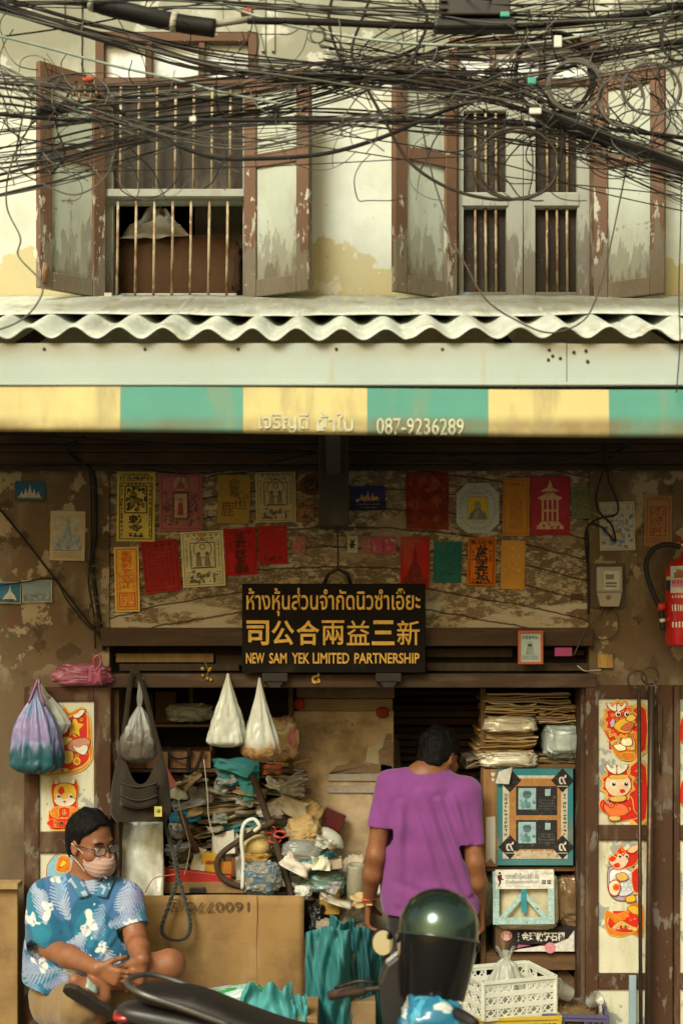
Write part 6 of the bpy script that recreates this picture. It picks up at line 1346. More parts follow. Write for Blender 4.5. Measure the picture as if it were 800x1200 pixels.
# right door
p = sticker('red and gold dragon sticker with goggle eyes at the top of the right door', 702, 822, 757, 892); p.layer = 1
S(p, [(.72, .86), (.98, .86), (.98, .2), (.72, .22)], REDC, 2); S(p, [(.0, .62), (.1, .52), (.2, .35), (.35, .10), (.55, .02), (.8, .08), (.85, .4), (.7, .5), (.4, .45), (.2, .5)], ORG); S(p, [(.02, .6), (.1, .5), (.2, .36), (.3, .3), (.34, .42), (.18, .44)], REDC); S(p, [(.22, .32), (.36, .22), (.45, .26), (.6, .2), (.75, .2), (.7, .4), (.45, .38)], GOL); S(p, [(.30, .26), (.4, .18), (.55, .2), (.5, .28), (.38, .28)], (.85, .75, .45)); S(p, [(.46, .3), (.56, .26), (.68, .28), (.66, .38), (.5, .38)], (.85, .75, .45)); S(p, [(.45, .12), (.55, .02), (.72, .04), (.7, .14)], ORG)
head_star(p, .42, .70, .36, 13, ORG); head_star(p, .42, .70, .31, 13, REDC); antlers(p, .36, .84, .9); S(p, [(.3, .58), (.4, .68), (.62, .74), (.74, .70), (.72, .6), (.6, .48), (.42, .5)], YLW); S(p, [(.46, .56), (.6, .64), (.72, .62), (.64, .53), (.52, .52)], (.55, .12, .05)); S(p, [(.56, .72), (.66, .78), (.76, .74), (.7, .68), (.6, .68)], (.75, .5, .06)); eyes(p, .48, .79, .095, .04); S(p, [(.22, .66), (.3, .70), (.3, .6), (.24, .58)], (.45, .45, .6)); p.done()
p = sticker('red baby dragon sticker with pale face and white antlers, second on the right door', 702, 896, 757, 962); p.layer = 1
S(p, [(.66, .96), (.98, .96), (.98, .05), (.66, .05)], REDC, 2); p.glyphs(.74, .66, .92, .92, 1, 2, GOL, .9, 3); S(p, [(.0, .3), (.08, .38), (.2, .3), (.4, .42), (.66, .42), (.72, .2), (.8, .06), (.3, .0), (.2, .1), (.05, .18)], REDC); S(p, [(.1, .3), (.25, .22), (.4, .3), (.55, .26), (.6, .14), (.3, .08), (.14, .16)], (.75, .16, .04)); head_star(p, .38, .66, .37, 10, ORG, 1.05); head_star(p, .38, .66, .33, 10, REDC, 1.05)
S(p, [(.12, .62), (.18, .78), (.4, .82), (.6, .78), (.66, .6), (.52, .46), (.26, .46)], (.74, .50, .30)); S(p, [(.2, .78), (.28, .82), (.5, .82), (.62, .8), (.5, .76), (.3, .75)], YLW); eyes(p, .42, .66, .13, .042); S(p, [(.42, .55), (.5, .57), (.54, .53), (.46, .5)], REDC, 3); antlers(p, .36, .84, 1.1); S(p, [(.2, .4), (.35, .44), (.55, .44), (.5, .36), (.3, .35)], GOL, 3); S(p, [(.2, .08), (.24, .02), (.4, .02), (.42, .08)], (.65, .4, .1), 3); p.done()
p = sticker('silver scaled dragon sticker with a red face, third on the right door', 708, 990, 752, 1055); p.layer = 1
S(p, [(.1, .55), (.1, .2), (.3, .02), (.65, .02), (.9, .2), (.85, .5), (.6, .62), (.3, .62)], (.30, .36, .40)); S(p, [(.14, .5), (.16, .24), (.34, .1), (.62, .1), (.8, .24), (.76, .46), (.55, .56), (.3, .56)], (.62, .66, .64)); p.layer += 1
for i in range(5):
    for j in range(4): p.ring(.27 + .12 * i + .06 * (j % 2), .2 + .08 * j, .06, .014, (.34, .40, .44))
p.up(); S(p, [(.72, .5), (.95, .56), (.95, .2), (.78, .16)], REDC, 2); S(p, [(.14, .74), (.3, .86), (.45, .98), (.55, .9), (.8, .97), (.88, .8), (.8, .66), (.55, .58), (.3, .56), (.2, .66)], REDC); S(p, [(.12, .72), (.3, .78), (.5, .8), (.62, .72), (.5, .6), (.3, .57), (.18, .64)], (.74, .48, .36)); S(p, [(.1, .74), (.2, .8), (.3, .76), (.2, .7)], REDC); S(p, [(.22, .64), (.36, .68), (.4, .61), (.3, .59)], REDC, 3); eyes(p, .48, .8, .09, .038); S(p, [(.6, .9), (.8, 1.0), (.92, .97), (.75, .86)], (.75, .45, .2), 3)
S(p, [(.12, .3), (.3, .36), (.4, .24), (.3, .1), (.14, .14)], (.74, .6, .4)); p.disc(.3, .24, .1, ORG); p.up(); p.disc(.3, .24, .06, (.7, .05, .02)); S(p, [(.3, .46), (.5, .5), (.6, .4), (.4, .36)], GOL); S(p, [(.55, .05), (.75, .1), (.8, .0), (.6, -.02)], YLW, 3); p.done()
p = sticker('orange dragon fragment sticker lowest on the right door', 709, 1060, 752, 1098); p.layer = 1; S(p, [(.02, .8), (.0, .4), (.1, .1), (.4, .02), (.7, .1), (1, .04), (1, .95), (.7, 1), (.55, .8), (.3, .7)], ORG); S(p, [(.1, .6), (.1, .3), (.4, .15), (.8, .2), (.9, .6), (.7, .8), (.5, .5), (.3, .4)], REDC); S(p, [(.15, .25), (.4, .5), (.6, .4), (.85, .25), (.8, .18), (.55, .3), (.4, .36)], GOL); S(p, [(.6, .9), (.8, .96), (.95, .8), (.8, .7)], YLW); p.done()
for l_, y0, y1 in (('red sticker cut by the right edge of the photo, upper one', 838, 872), ('red and gold sticker at the right edge below the first', 912, 945)):
    p = sticker(l_, 797, y0, 840, y1); p.layer = 1; S(p, [(.0, .1), (.05, .9), (.5, 1), (.95, .9), (1, .1), (.5, 0)], REDC); S(p, [(.1, .0), (.2, .3), (.8, .3), (.9, .0)], GOL); S(p, [(.2, .9), (.5, .5), (.8, .9)], YLW); p.done()
# upstairs things behind the left window
lump('chair_back', 'brown upholstered chair back behind the bars of the left window', 'chair', (134, 276, 284, 360), .16, .1, (.10, .05, .022), CLOTH, 90, .05, 1.2, .38)
quadsheet('cloth_rag', 'pale printed cloth hanging over the brown chair back in the left window', 'cloth', [(136, 282, .14), (222, 276, .14), (196, 247, .2), (176, 243, .2)], CLOTH, (.52, .47, .36), fold=.05, seed=51, freq=5)
m = M((.46, .43, .33)); m.pbox(140, 343, 278, 350, .10, .04); tag(m.build('tray', PLAST, bevel=.008), 'long pale cushion roll on the sill of the left window', 'cushion')
quadsheet('curtain', 'dim grey curtain behind the lower left window', 'curtain', [(228, 348, .3), (290, 348, .3), (290, 236, .3), (228, 236, .3)], CLOTH, (.20, .17, .12), fold=.03, seed=52)
m = M((.62, .60, .5)); m.pbox(117, 343, 131, 351, -.05, .05); tag(m.build('box', CARD), 'little white carton on the corner of the left window sill', 'box')
# ================================================================== OVERHEAD CABLES
YC = -.95
def strand(path, r, col, seed, spread, yj, ny=90):
    rg = random.Random(seed); n = len(path); o1, o2, o3 = rg.uniform(0, 99), rg.uniform(0, 99), rg.uniform(-1, 1)
    P_ = []
    for i, p in enumerate(path):
        f = i / max(1, n - 1)
        dy = spread * (o3 * .8 + 1.1 * noise.noise(Vector((f * 3.2 + o1, o2, 0))) + .25 * noise.noise(Vector((f * 9 + o2, o1, 3))))
        dx = spread * .4 * noise.noise(Vector((f * 2 + o2, 4, o1)))
        P_.append(at(p[0] + dx, p[1] + dy, p[2] + yj + .07 * noise.noise(Vector((f * 3 + o1, 9, o2)))))
    m = M(col); m.tube(P_, r * .82, 6, caps=False); return m
def ctl(pts, Y, n=9): return [tuple(v) for v in catmull([(p[0], p[1], Y) for p in pts], n)]
CBLK = (.019, .017, .014); CBRN = (.045, .031, .021); CGRY = (.12, .108, .088)
bundles = [
 ([(-60, -15), (60, 20), (150, 45), (240, 70), (330, 82), (420, 90), (520, 97), (600, 112), (680, 142), (760, 172), (870, 212)], 19, 13, (.0018, .0054), -.95, 'black cable in the thick bundle sagging from the upper left corner to the right edge', 'cables of the thick sagging main bundle'),
 ([(-60, 92), (40, 98), (100, 112), (180, 112), (300, 97), (400, 84), (500, 74), (600, 76), (700, 62), (870, 28)], 15, 17, (.002, .005), -.90, 'black cable in the loose bundle crossing the transom of the left window', 'cables of the loose bundle across the transom'),
 ([(-60, 192), (60, 178), (150, 160), (260, 142), (400, 136), (520, 141), (620, 152), (720, 178), (870, 222)], 13, 15, (.002, .0052), -.85, 'dark cable in the lower bundle crossing in front of the left window bars', 'cables of the lower bundle before the window bars'),
 ([(-60, 232), (50, 205), (120, 186), (200, 162), (280, 140), (400, 108), (500, 66), (560, 50), (700, 38), (870, 8)], 11, 12, (.0018, .0045), -.80, 'dark cable rising from the lower left edge to the upper right corner', 'cables rising from lower left to upper right'),
 ([(-60, 62), (0, 85), (60, 118), (150, 150), (250, 170), (330, 165), (480, 130), (600, 110), (700, 90), (870, 62)], 11, 15, (.0018, .0042), -1.0, 'thin dark cable dipping below the left window transom and rising to the right', 'thin cables dipping under the transom'),
 ([(-60, -2), (200, -4), (400, 8), (600, 18), (870, 10)], 13, 13, (.002, .0048), -.95, 'dark cable running level along the top edge of the photo', 'level cables along the top edge'),
 ([(380, 70), (520, 92), (600, 114), (660, 150), (720, 185), (870, 250)], 22, 30, (.0013, .0042), -.86, 'dark cable in the dense mass running down to the right edge over the right window', 'cables of the dense mass over the right window'),
 ([(-60, 150), (60, 140), (200, 120), (330, 104), (450, 60), (540, 30), (640, 5), (700, -15)], 9, 14, (.0016, .004), -.84, 'thin dark cable climbing from the left edge to the top of the photo', 'thin cables climbing to the top'),
]
sd = 100
for pts, n, sp, rr, Y_, lab, grp in bundles:
    base = ctl(pts, Y_)
    for k in range(n):
        sd += 1; rg = random.Random(sd); r_ = rr[0] + (rr[1] - rr[0]) * rg.random() ** 1.6
        c = jit(rg.choice((CBLK, CBLK, CBRN, CBRN, CGRY, CGRY)), .3, rg)
        o = strand(base, r_, c, sd, sp, rg.uniform(-.10, .10)).build('cable', RUBBER); tag(o, lab, 'cable', grp)
singles = [
 ('fat black insulated cable at the upper left with white tape rings', [(70, -25), (110, 2), (160, 16), (210, 27), (252, 33)], .031, CBLK), ('black cable continuing right from the pale sleeve at the top', [(290, 24), (380, 26), (480, 30), (600, 31), (720, 20), (870, -6)], .012, CBLK),
 ('very fat black cable at the right edge over the right shutter', [(640, 138), (700, 158), (750, 178), (800, 196), (870, 222)], .021, CBLK), ('thick black cable running level through the middle bundle', [(-60, 128), (80, 140), (230, 141), (420, 141), (560, 143), (700, 150), (870, 170)], .0075, CBLK),
 ('black cable dipping in a long curve across the left window and rising right', [(100, 100), (170, 150), (240, 182), (300, 186), (380, 180), (450, 160), (520, 130), (620, 96), (720, 62), (870, 40)], .0075, CBLK), ('brown cable hanging in a deep arc below the right window bundle', [(425, 95), (450, 140), (480, 190), (530, 222), (590, 234), (640, 222), (655, 190), (658, 150), (640, 110)], .006, CBRN),
 ('pale mint cable crossing from the left edge down to the window', [(-60, 28), (40, 52), (130, 76), (200, 92), (260, 108), (330, 122)], .0045, (.33, .42, .36)), ('pale mint cable sweeping along the top from left to the right corner', [(200, -22), (270, 8), (340, 30), (440, 47), (530, 53), (620, 51), (700, 38), (780, 15), (870, -12)], .005, (.40, .48, .40)),
 ('grey wire trailing down the left wall to the roof', [(75, 85), (40, 140), (14, 190), (8, 240), (24, 278), (22, 300), (48, 330), (46, 352), (20, 378), (-40, 398)], .0032, CGRY), ('thin wire loop hanging under the left shutter hinge', [(30, 120), (20, 190), (50, 215), (90, 228), (125, 205), (140, 160)], .003, (.15, .14, .11)),
 ('black looped wire end dangling at the left shutter', [(90, 95), (66, 140), (76, 180), (60, 205)], .0038, CBLK), ('dark wire dropping straight across the right shutter of the left window', [(492, -10), (488, 60), (490, 120), (505, 200), (520, 250), (530, 300)], .0028, CGRY), ('brown wire slung from the right window sill down over the roof', [(520, 265), (545, 310), (570, 352), (610, 378), (645, 390), (680, 378), (697, 352), (712, 300), (735, 190)], .003, (.09, .055, .035)),
 ('thin black wire hanging down at the right edge of the upper wall', [(798, 180), (797, 260), (795, 340), (796, 402), (792, 460)], .0022, CBLK), ('stray taut wire slanting across the upper left corner', [(-60, 50), (60, 35), (190, 12), (330, -12)], .003, CBLK), ('black jointed cable with a fat sleeve at the left window edge', [(-60, 118), (10, 122), (60, 128), (120, 116), (200, 112), (300, 124)], .0045, CBLK),
 ('thin horizontal wire crossing the lower shutters', [(-60, 205), (150, 200), (330, 194), (560, 183), (870, 176)], .0018, CBLK), ('thin wire running to the right below the dense mass', [(330, 150), (480, 170), (600, 195), (700, 225), (870, 262)], .0022, CBLK), ('another thin wire just beneath the dense mass', [(280, 160), (430, 180), (600, 208), (760, 225), (870, 238)], .0022, CBRN),
 ('black cable bending up behind the top box', [(480, -20), (500, 20), (488, 60), (470, 95)], .006, CBLK), ('pair of black cable arcs left of the top box', [(395, -20), (385, 20), (395, 60), (412, 90)], .0055, CBLK), ('dark cable arc right of the pair of arcs', [(440, -20), (425, 20), (412, 60), (425, 95)], .005, CBLK),
]
for l_, pts, r_, c in singles:
    m = M(c); m.tube([at(p[0], p[1], p[2] - .26 * min(1, max(0, (p[1] - 255) / 90))) for p in ctl(pts, YC + (.06 if r_ < .004 else 0), 10)], r_ * 1.08, 10 if r_ > .01 else 6); tag(m.build('cable', RUBBER), l_, 'cable')
fat = [tuple(v) for v in catmull([(70, -25, YC), (110, 2, YC), (160, 16, YC), (210, 27, YC), (252, 33, YC)], 8)]
for l_, i in (('white tape ring nearest the left end of the fat cable', 8), ('white tape ring nearer the window on the fat cable', 23)):
    m = M((.60, .58, .46)); a, b = at(*fat[i]), at(*fat[i + 1]); d = (b - a).normalized(); m.tube([a - d * .010, a + d * .012], .0365, 14); tag(m.build('tape_ring', PLAST), l_, 'tape')
m = M((.40, .37, .28)); m.tube([at(248, 29, YC), at(296, 22, YC)], .012, 10); tag(m.build('cable_sleeve', PLAST), 'pale sleeve joining two cables at the top', 'sleeve'); m = M(CBLK); m.tube([at(44, 131, YC + .05), at(84, 125, YC + .05)], .019, 10); tag(m.build('cable_sleeve', RUBBER), 'fat black sleeve on the cable at the left window edge', 'sleeve')
m = M((.55, .10, .03)); m.lathe([(0, 0), (.020, 0), (.023, .006), (.021, .014), (.012, .017), (0, .017)], at(104, 95, YC), (0, -.6, 1), 20); tag(m.build('insulator_cap', PLAST), 'round orange red cap on the cables left of the window', 'cap')
m = M((.40, .24, .12))
for k in range(5): m.tube([at(88 + k * 6, 101, YC), at(86 + k * 7, 112 + (k % 2) * 6, YC - .02)], .006, 6)
tag(m.build('cable_clamp', METAL), 'brown clamp fingers under the orange red cap', 'clamp')
lump('insulator_cap', 'small red knob on the pale sleeve at the top', 'cap', (282, 9, 298, 21), YC, .04, (.50, .12, .07), PLAST, 5, .2, 2)
for l_, q, c in (('white cable tag near the right end of the mint cable', (649, 41, 658, 55), (.68, .68, .58)), ('white plastic tag on the dense mass over the right window', (620, 126, 634, 133), (.68, .68, .58)), ('white clip on the lower bundle before the left window', (222, 136, 230, 142), (.62, .6, .5)), ('small green tag above the round coil', (586, 13, 597, 19), (.06, .36, .25)), ('small green tag inside the coil of cables', (618, 90, 628, 98), (.06, .36, .25))):
    m = M(c); m.pbox(*q, YC - .13, .012); tag(m.build('cable_tag', PLAST, bevel=.003), l_, 'tag')
m = M((.16, .24, .27)); rg = random.Random(77)
for k in range(26): x, y = rg.uniform(46, 76), rg.uniform(176, 187); m.tube(catmull([at(x, y, YC + .1), at(x + rg.uniform(-7, 7), y + rg.uniform(-6, 6), YC + .09), at(x + rg.uniform(-9, 9), y + rg.uniform(-6, 6), YC + .1)], 3), .002, 4)
tag(m.build('string', CLOTH), 'frayed pale blue string tied round the cables left of the window', 'string')
# coils
def coil(label, cx, cy, rx, ry, n, r_, col, seed, Y=YC - .10, part=6.283):
    rg = random.Random(seed); m = M(col); P_ = []
    for i in range(n * 26 + 1):
        a = part * i / 26; k = i / 26; w_ = noise.noise(Vector((k * .9, seed, 0))); w2 = noise.noise(Vector((k * .9, seed, 7)))
        P_.append(at(cx + (rx * (1 + .16 * w_)) * math.cos(a) + 5 * w2, cy + (ry * (1 + .16 * w2)) * math.sin(a) + 5 * w_, Y + .03 * math.sin(a * .5 + seed)))
    m.tube(P_, r_ * 1.22, 6); return tag(m.build('cable_coil', RUBBER), label, 'cable coil')
coil('grey coil of thin cable hanging in the middle of the right tangle', 673, 101, 31, 30, 8, .003, CGRY, 3); coil('large dark coil behind the grey coil at the right', 648, 88, 46, 48, 5, .0036, CBRN, 4, YC + .05); coil('wide dark loop of two turns hanging in front of the right window', 606, 192, 48, 42, 2, .0042, CBRN, 5); coil('loose coil near the right edge of the tangle', 762, 104, 34, 30, 5, .0028, CGRY, 6); coil('small loose coil at the upper right corner', 794, 45, 20, 26, 5, .003, CBLK, 7)
coil('thin loose coil right of the grey coil', 728, 118, 26, 30, 4, .0025, CGRY, 8); coil('small knot of thin wire on the mint cable', 372, 42, 9, 8, 4, .0018, CGRY, 9)
# box at the top with fins
jb = thing('junction_box', 'dark ribbed cable box hanging at the top right of centre', 'junction box', at(556, 18, YC))
m = M((.028, .025, .02)); m.pbox(516, -40, 598, 17, YC - .06, .12); m.build('case', PLAST, jb, bevel=.006); m = M((.02, .018, .015))
for k in range(5):
    m = M((.02, .018, .015)); m.pbox(515.2, -30 + k * 9, 524, -26 + k * 9, YC - .072, .01); m.build('rib', PLAST, jb)
m = M((.012, .011, .009)); m.pbox(508, 20, 606, 33, YC - .05, .07); m.build('bar', PLAST, jb, bevel=.012)
# uncountable thin wires
m = M(); rg = random.Random(55)
for k in range(270):
    if k < 170: x, y = rg.uniform(560, 840), rg.uniform(-10, 150 + 60 * rg.random())
    elif k < 215: x, y = rg.uniform(-20, 140), rg.uniform(80, 220)
    else: x, y = rg.uniform(140, 560), rg.uniform(-5, 190)
    an = rg.uniform(0, 6.28); st = rg.uniform(9, 26); cv = rg.uniform(-.55, .55); pts = []
    for q in range(rg.randint(5, 10)):
        pts.append((x, y, YC + .1 * math.sin(q + k))); x += st * math.cos(an); y += st * math.sin(an) * .8; an += cv + rg.uniform(-.3, .3)
        y = min(max(y, -20), 235)
    m.tube([at(*p) for p in catmull(pts, 5)], rg.uniform(.0013, .0031), 4, jit(rg.choice((CBLK, CBRN, CGRY, (.13, .12, .1))), .2, rg), caps=False)
tag(m.build('wire_tangle', RUBBER), 'tangle of thin stray wires among the overhead cables', 'wires', kind='stuff')

# ================================================================== MOTORCYCLE AND HELMET
YM = -1.28
bike = thing('motorcycle', 'dark motorcycle with long black seat, grey grab rail and blue front cowl', 'motorcycle', (-.25, YM, 0))
BLKP, BLU = (.014, .012, .011), (.02, .16, .28)
def loft(m, secs, col=None, n=20, p_=.75):
    """secs: (x, y, z, half width (y), half height (z))"""
    rows = [[Vector((x, y + hw * sgn(math.cos(a), p_), z + hh * sgn(math.sin(a), p_))) for a in np.linspace(0, 2 * math.pi, n, endpoint=False)] for x, y, z, hw, hh in secs]
    m.grid(rows, col, True, True); o = len(m.v)
    for row in (rows[0], rows[-1]): m.add(row, [tuple(range(n))], col, True)
def smooth_secs(secs, k=5):
    secs = [(-.15 + (q[0] + .15) * .90 if q[0] < -.15 and q[2] > .55 else q[0], *q[1:]) for q in secs]
    a = catmull([Vector(s[:3]) for s in secs], k); b = catmull([Vector((s[3], s[4], 0)) for s in secs], k)
    return [(p.x, p.y, p.z, max(.002, q.x), max(.002, q.y)) for p, q in zip(a, b)]
SEAT = W('seat_vinyl', (.016, .014, .012), [dict(c=(.06, .05, .04), s=6, lo=.52, hi=.75, a=.6)], rough=.5, bump=.25, bs=180, spec=.35)
m = M(); loft(m, smooth_secs([(-.80, YM, .872, .02, .008), (-.74, YM, .868, .085, .026), (-.55, YM, .838, .115, .042), (-.35, YM, .762, .125, .05), (-.15, YM, .70, .125, .052), (.02, YM, .69, .10, .045), (.10, YM, .71, .05, .03), (.12, YM, .72, .01, .01)])); m.build('seat', SEAT, bike)
m = M((.024, .021, .019)); loft(m, smooth_secs([(-.86, YM, .80, .03, .02), (-.78, YM, .80, .075, .035), (-.5, YM, .745, .105, .06), (-.2, YM, .66, .11, .07), (.05, YM, .62, .10, .09), (.2, YM, .60, .07, .10)])); m.build('tail_fairing', PLAST, bike)
m = M((.16, .155, .14)); m.tube(catmull([(-.38, YM - .135, .790), (-.55, YM - .14, .855), (-.69, YM - .125, .900), (-.755, YM, .908), (-.69, YM + .125, .900), (-.55, YM + .14, .855), (-.38, YM + .135, .79)], 7), .010, 10); m.build('grab_rail', METAL, bike)
m = M((.30, .012, .010)); loft(m, smooth_secs([(-.872, YM, .79, .01, .006), (-.865, YM, .79, .05, .014), (-.82, YM, .79, .065, .017), (-.80, YM, .79, .055, .014)])); m.build('tail_light', GLOSS, bike)
m = M(BLKP); loft(m, smooth_secs([(-.98, YM, .50, .05, .008), (-.93, YM, .62, .06, .014), (-.86, YM, .74, .06, .016), (-.7, YM, .72, .07, .02)])); m.build('rear_fender', PLAST, bike)
for xw in (-.62, .60):
    m = M((.014, .013, .012)); m.tube([(xw + .245 * math.cos(a), YM, .285 + .245 * math.sin(a)) for a in np.linspace(0, 2 * math.pi, 48, endpoint=False)], .040, 12, closed=True); tyre = m.build('wheel', RUBBER, bike)
    m = M((.35, .34, .3)); m.tube([(xw + .21 * math.cos(a), YM, .285 + .21 * math.sin(a)) for a in np.linspace(0, 2 * math.pi, 40, endpoint=False)], .016, 8, closed=True); m.build('rim', METAL, tyre)
    m = M((.3, .3, .27))
    for k in range(18):
        a = k * math.pi / 9; m.tube([(xw + .03 * math.cos(a + .4), YM + (.03 if k % 2 else -.03), .285 + .03 * math.sin(a + .4)), (xw + .205 * math.cos(a), YM, .285 + .205 * math.sin(a))], .0022, 5)
    m.tube([(xw, YM - .07, .285), (xw, YM + .07, .285)], .03, 12); m.build('spokes', METAL, tyre)
m = M((.03, .028, .025)); loft(m, smooth_secs([(-.30, YM, .40, .08, .10), (-.1, YM, .36, .11, .12), (.10, YM, .34, .10, .10), (.2, YM, .36, .06, .07)])); m.build('engine', METAL, bike)
m = M((.30, .29, .26)); m.tube(catmull([(.12, YM - .10, .28), (-.1, YM - .13, .20), (-.35, YM - .15, .24), (-.85, YM - .16, .36)], 6), [.016] * 8 + [.022, .03, .036, .04, .042, .042, .042, .042, .042, .042, .04][:11], 12); m.build('exhaust', METAL, bike)
m = M(BLKP)
for s_ in (-1, 1): m.beam((.34, YM + s_ * .075, .86), (.60, YM + s_ * .075, .285), .035, .035)
m.beam((.34, YM - .09, .84), (.34, YM + .09, .84), .03, .04); m.build('front_fork', METAL, bike)
for s_ in (-1, 1):
    m = M((.05, .045, .04)); m.beam((-.3, YM + s_ * .06, .42), (-.62, YM + s_ * .06, .285), .02, .04); m.build('swing_arm', METAL, bike)
m = M((.03, .028, .026)); m.tube(catmull([(.18, YM, .62), (.0, YM, .50), (-.2, YM, .50), (-.5, YM, .72)], 6), .03, 10); m.tube([(.36, YM, .88), (.18, YM, .55)], .035, 10); m.build('frame', METAL, bike)
m = M(BLKP); loft(m, smooth_secs([(.42, YM, .52, .05, .03), (.62, YM, .585, .055, .02), (.80, YM, .50, .05, .012)])); m.build('front_fender', PLAST, bike)
# blue front cowl, dark screen, handlebar
YB = -1.45
m = M(); fc = lump_geo(at(506, 1216, YB), (.118, .10, .150), 5, .16, 1.8, .62)
m.grid(fc, None, True, True, cols=lambda i, j: (.50, .54, .50) if noise.noise(Vector((i * .16, j * .13, 3))) > .22 else ((.06, .33, .45) if noise.noise(Vector((i * .1, j * .3, 9))) > .1 else BLU)); m.build('front_cowl', GLOSS, bike)
m = M((.02, .018, .016)); pts = [(447, 1190), (443, 1150), (452, 1128), (470, 1114), (484, 1120), (488, 1160), (484, 1200), (455, 1215)]
m.prism([(xat(a, -1.3), zat(b, -1.3)) for a, b in pts], -1.33, -1.25); m.build('instrument_cowl', PLAST, bike, bevel=.012)
m = M((.10, .095, .085)); m.tube(catmull([at(388, 1166, -1.12), at(440, 1158, -1.18), at(478, 1158, -1.27), at(515, 1172, -1.40), at(540, 1190, -1.55)], 6), .011, 8); hb = m.build('handlebar', METAL, bike)
m = M((.055, .035, .025)); m.tube([at(386, 1167, -1.118), at(400, 1163.5, -1.135), at(428, 1160, -1.165)], .0185, 12); m.build('grip', RUBBER, hb)
m = M((.018, .016, .015)); m.tube([at(535, 1187, -1.52), at(556, 1200, -1.64)], .0185, 12); m.build('grip', RUBBER, hb)
m = M((.045, .035, .03)); m.tube(catmull([at(440, 1152, -1.20), at(420, 1150, -1.20), at(392, 1158, -1.17)], 5), .006, 7); m.build('brake_lever', METAL, hb)
m = M((.45, .43, .38)); m.tube([at(492 + 11 * math.cos(a), 1172 + 12 * math.sin(a) - 4 * math.cos(a), -1.42) for a in np.linspace(0, 6.283, 26, endpoint=False)], .007, 8, closed=True); m.build('chrome_ring', CHROME, bike)
m = M((.02, .018, .016)); c = at(448.5, 1104, -1.22); rx, rz = m2(13.5, -1.22), m2(15.5, -1.22)
m.grid([[c + Vector((rx * k * math.cos(a), dy, rz * k * math.sin(a))) for a in np.linspace(0, 6.283, 26, endpoint=False)] for k, dy in ((.94, -.004), (1.0, 0), (1.0, .012), (.7, .03), (.05, .04))], None, True, True); m.tube(catmull([c + Vector((.01, .02, -.02)), at(456, 1130, -1.22), at(466, 1156, -1.25)], 5), .006, 8); mi = m.build('mirror', PLAST, bike)
m = M((.75, .76, .72)); o_ = Vector((c.x, c.y - .0035, c.z)); tilt = Vector((.12, 0, -.10))
m.add([o_ + Vector((rx * .9 * math.cos(a), .002 + .16 * rz * math.sin(a) - .010 + .10 * rx * math.cos(a), rz * .9 * math.sin(a))) for a in np.linspace(0, 6.283, 26, endpoint=False)], [tuple(range(26))]); m.build('mirror_glass', CHROME, mi)
# helmet hanging over the handlebar
YH = -1.30; hc = at(512, 1104, YH)
hel = thing('helmet', 'glossy dark green motorcycle helmet with black visor hung on the motorcycle handlebar', 'helmet', at(512, 1166, YH))
tl = Matrix.Rotation(R(7), 3, 'Y') @ Matrix.Rotation(R(-14), 3, 'X')
def hrow(z, k=1.0, n=48):
    # half width along x and half depth along y of the helmet at height z (metres from its middle)
    if z > .045: t = min(1, (z - .045) / .142); w_ = .141 * math.sqrt(max(0, 1 - t ** 2.15)); d_ = .168 * math.sqrt(max(0, 1 - t ** 2.1))
    else: t = (.045 - z) / .235; w_ = .141 - .030 * t ** 1.5; d_ = .168 - .05 * t ** 1.6
    return [hc + tl @ Vector((w_ * k * sgn(math.cos(a), .92), d_ * k * sgn(math.sin(a), .92), z)) for a in np.linspace(0, 2 * math.pi, n, endpoint=False)]
m = M((.006, .026, .018)); m.grid([hrow(z) for z in [.0] + list(.045 + .142 * np.sin(np.linspace(0, math.pi / 2, 22)))], None, True, True); m.build('shell', W('helmet_shell', (.055, .10, .08), [dict(c=(.015, .035, .025), s=6, lo=.45, hi=.7)], rough=.20, bump=.02, bs=20, metallic=.8, coat=.5), hel)
m = M((.006, .006, .006)); m.grid([hrow(z, 1.012) for z in np.linspace(-.19, .012, 20)], None, True, True); m.grid([hrow(-.19, 1.012), hrow(-.185, .9), hrow(-.12, .8)], None, True, True); m.build('visor', W('visor_gloss', (.006, .006, .006), rough=.14, bump=0, spec=.35), hel)
m = M((.02, .03, .025)); m.tube([p for p in hrow(.016, 1.012)], .0055, 8, closed=True); m.build('trim', GLOSS, hel)
for s_ in (-1, 1): m = M((.03, .03, .03)); m.lathe([(0, 0), (.02, 0), (.018, .010), (0, .011)], hc + tl @ Vector((s_ * .138, -.02, .0)), tl @ Vector((s_, 0, 0)), 16); m.build('hinge_knob', PLAST, hel)
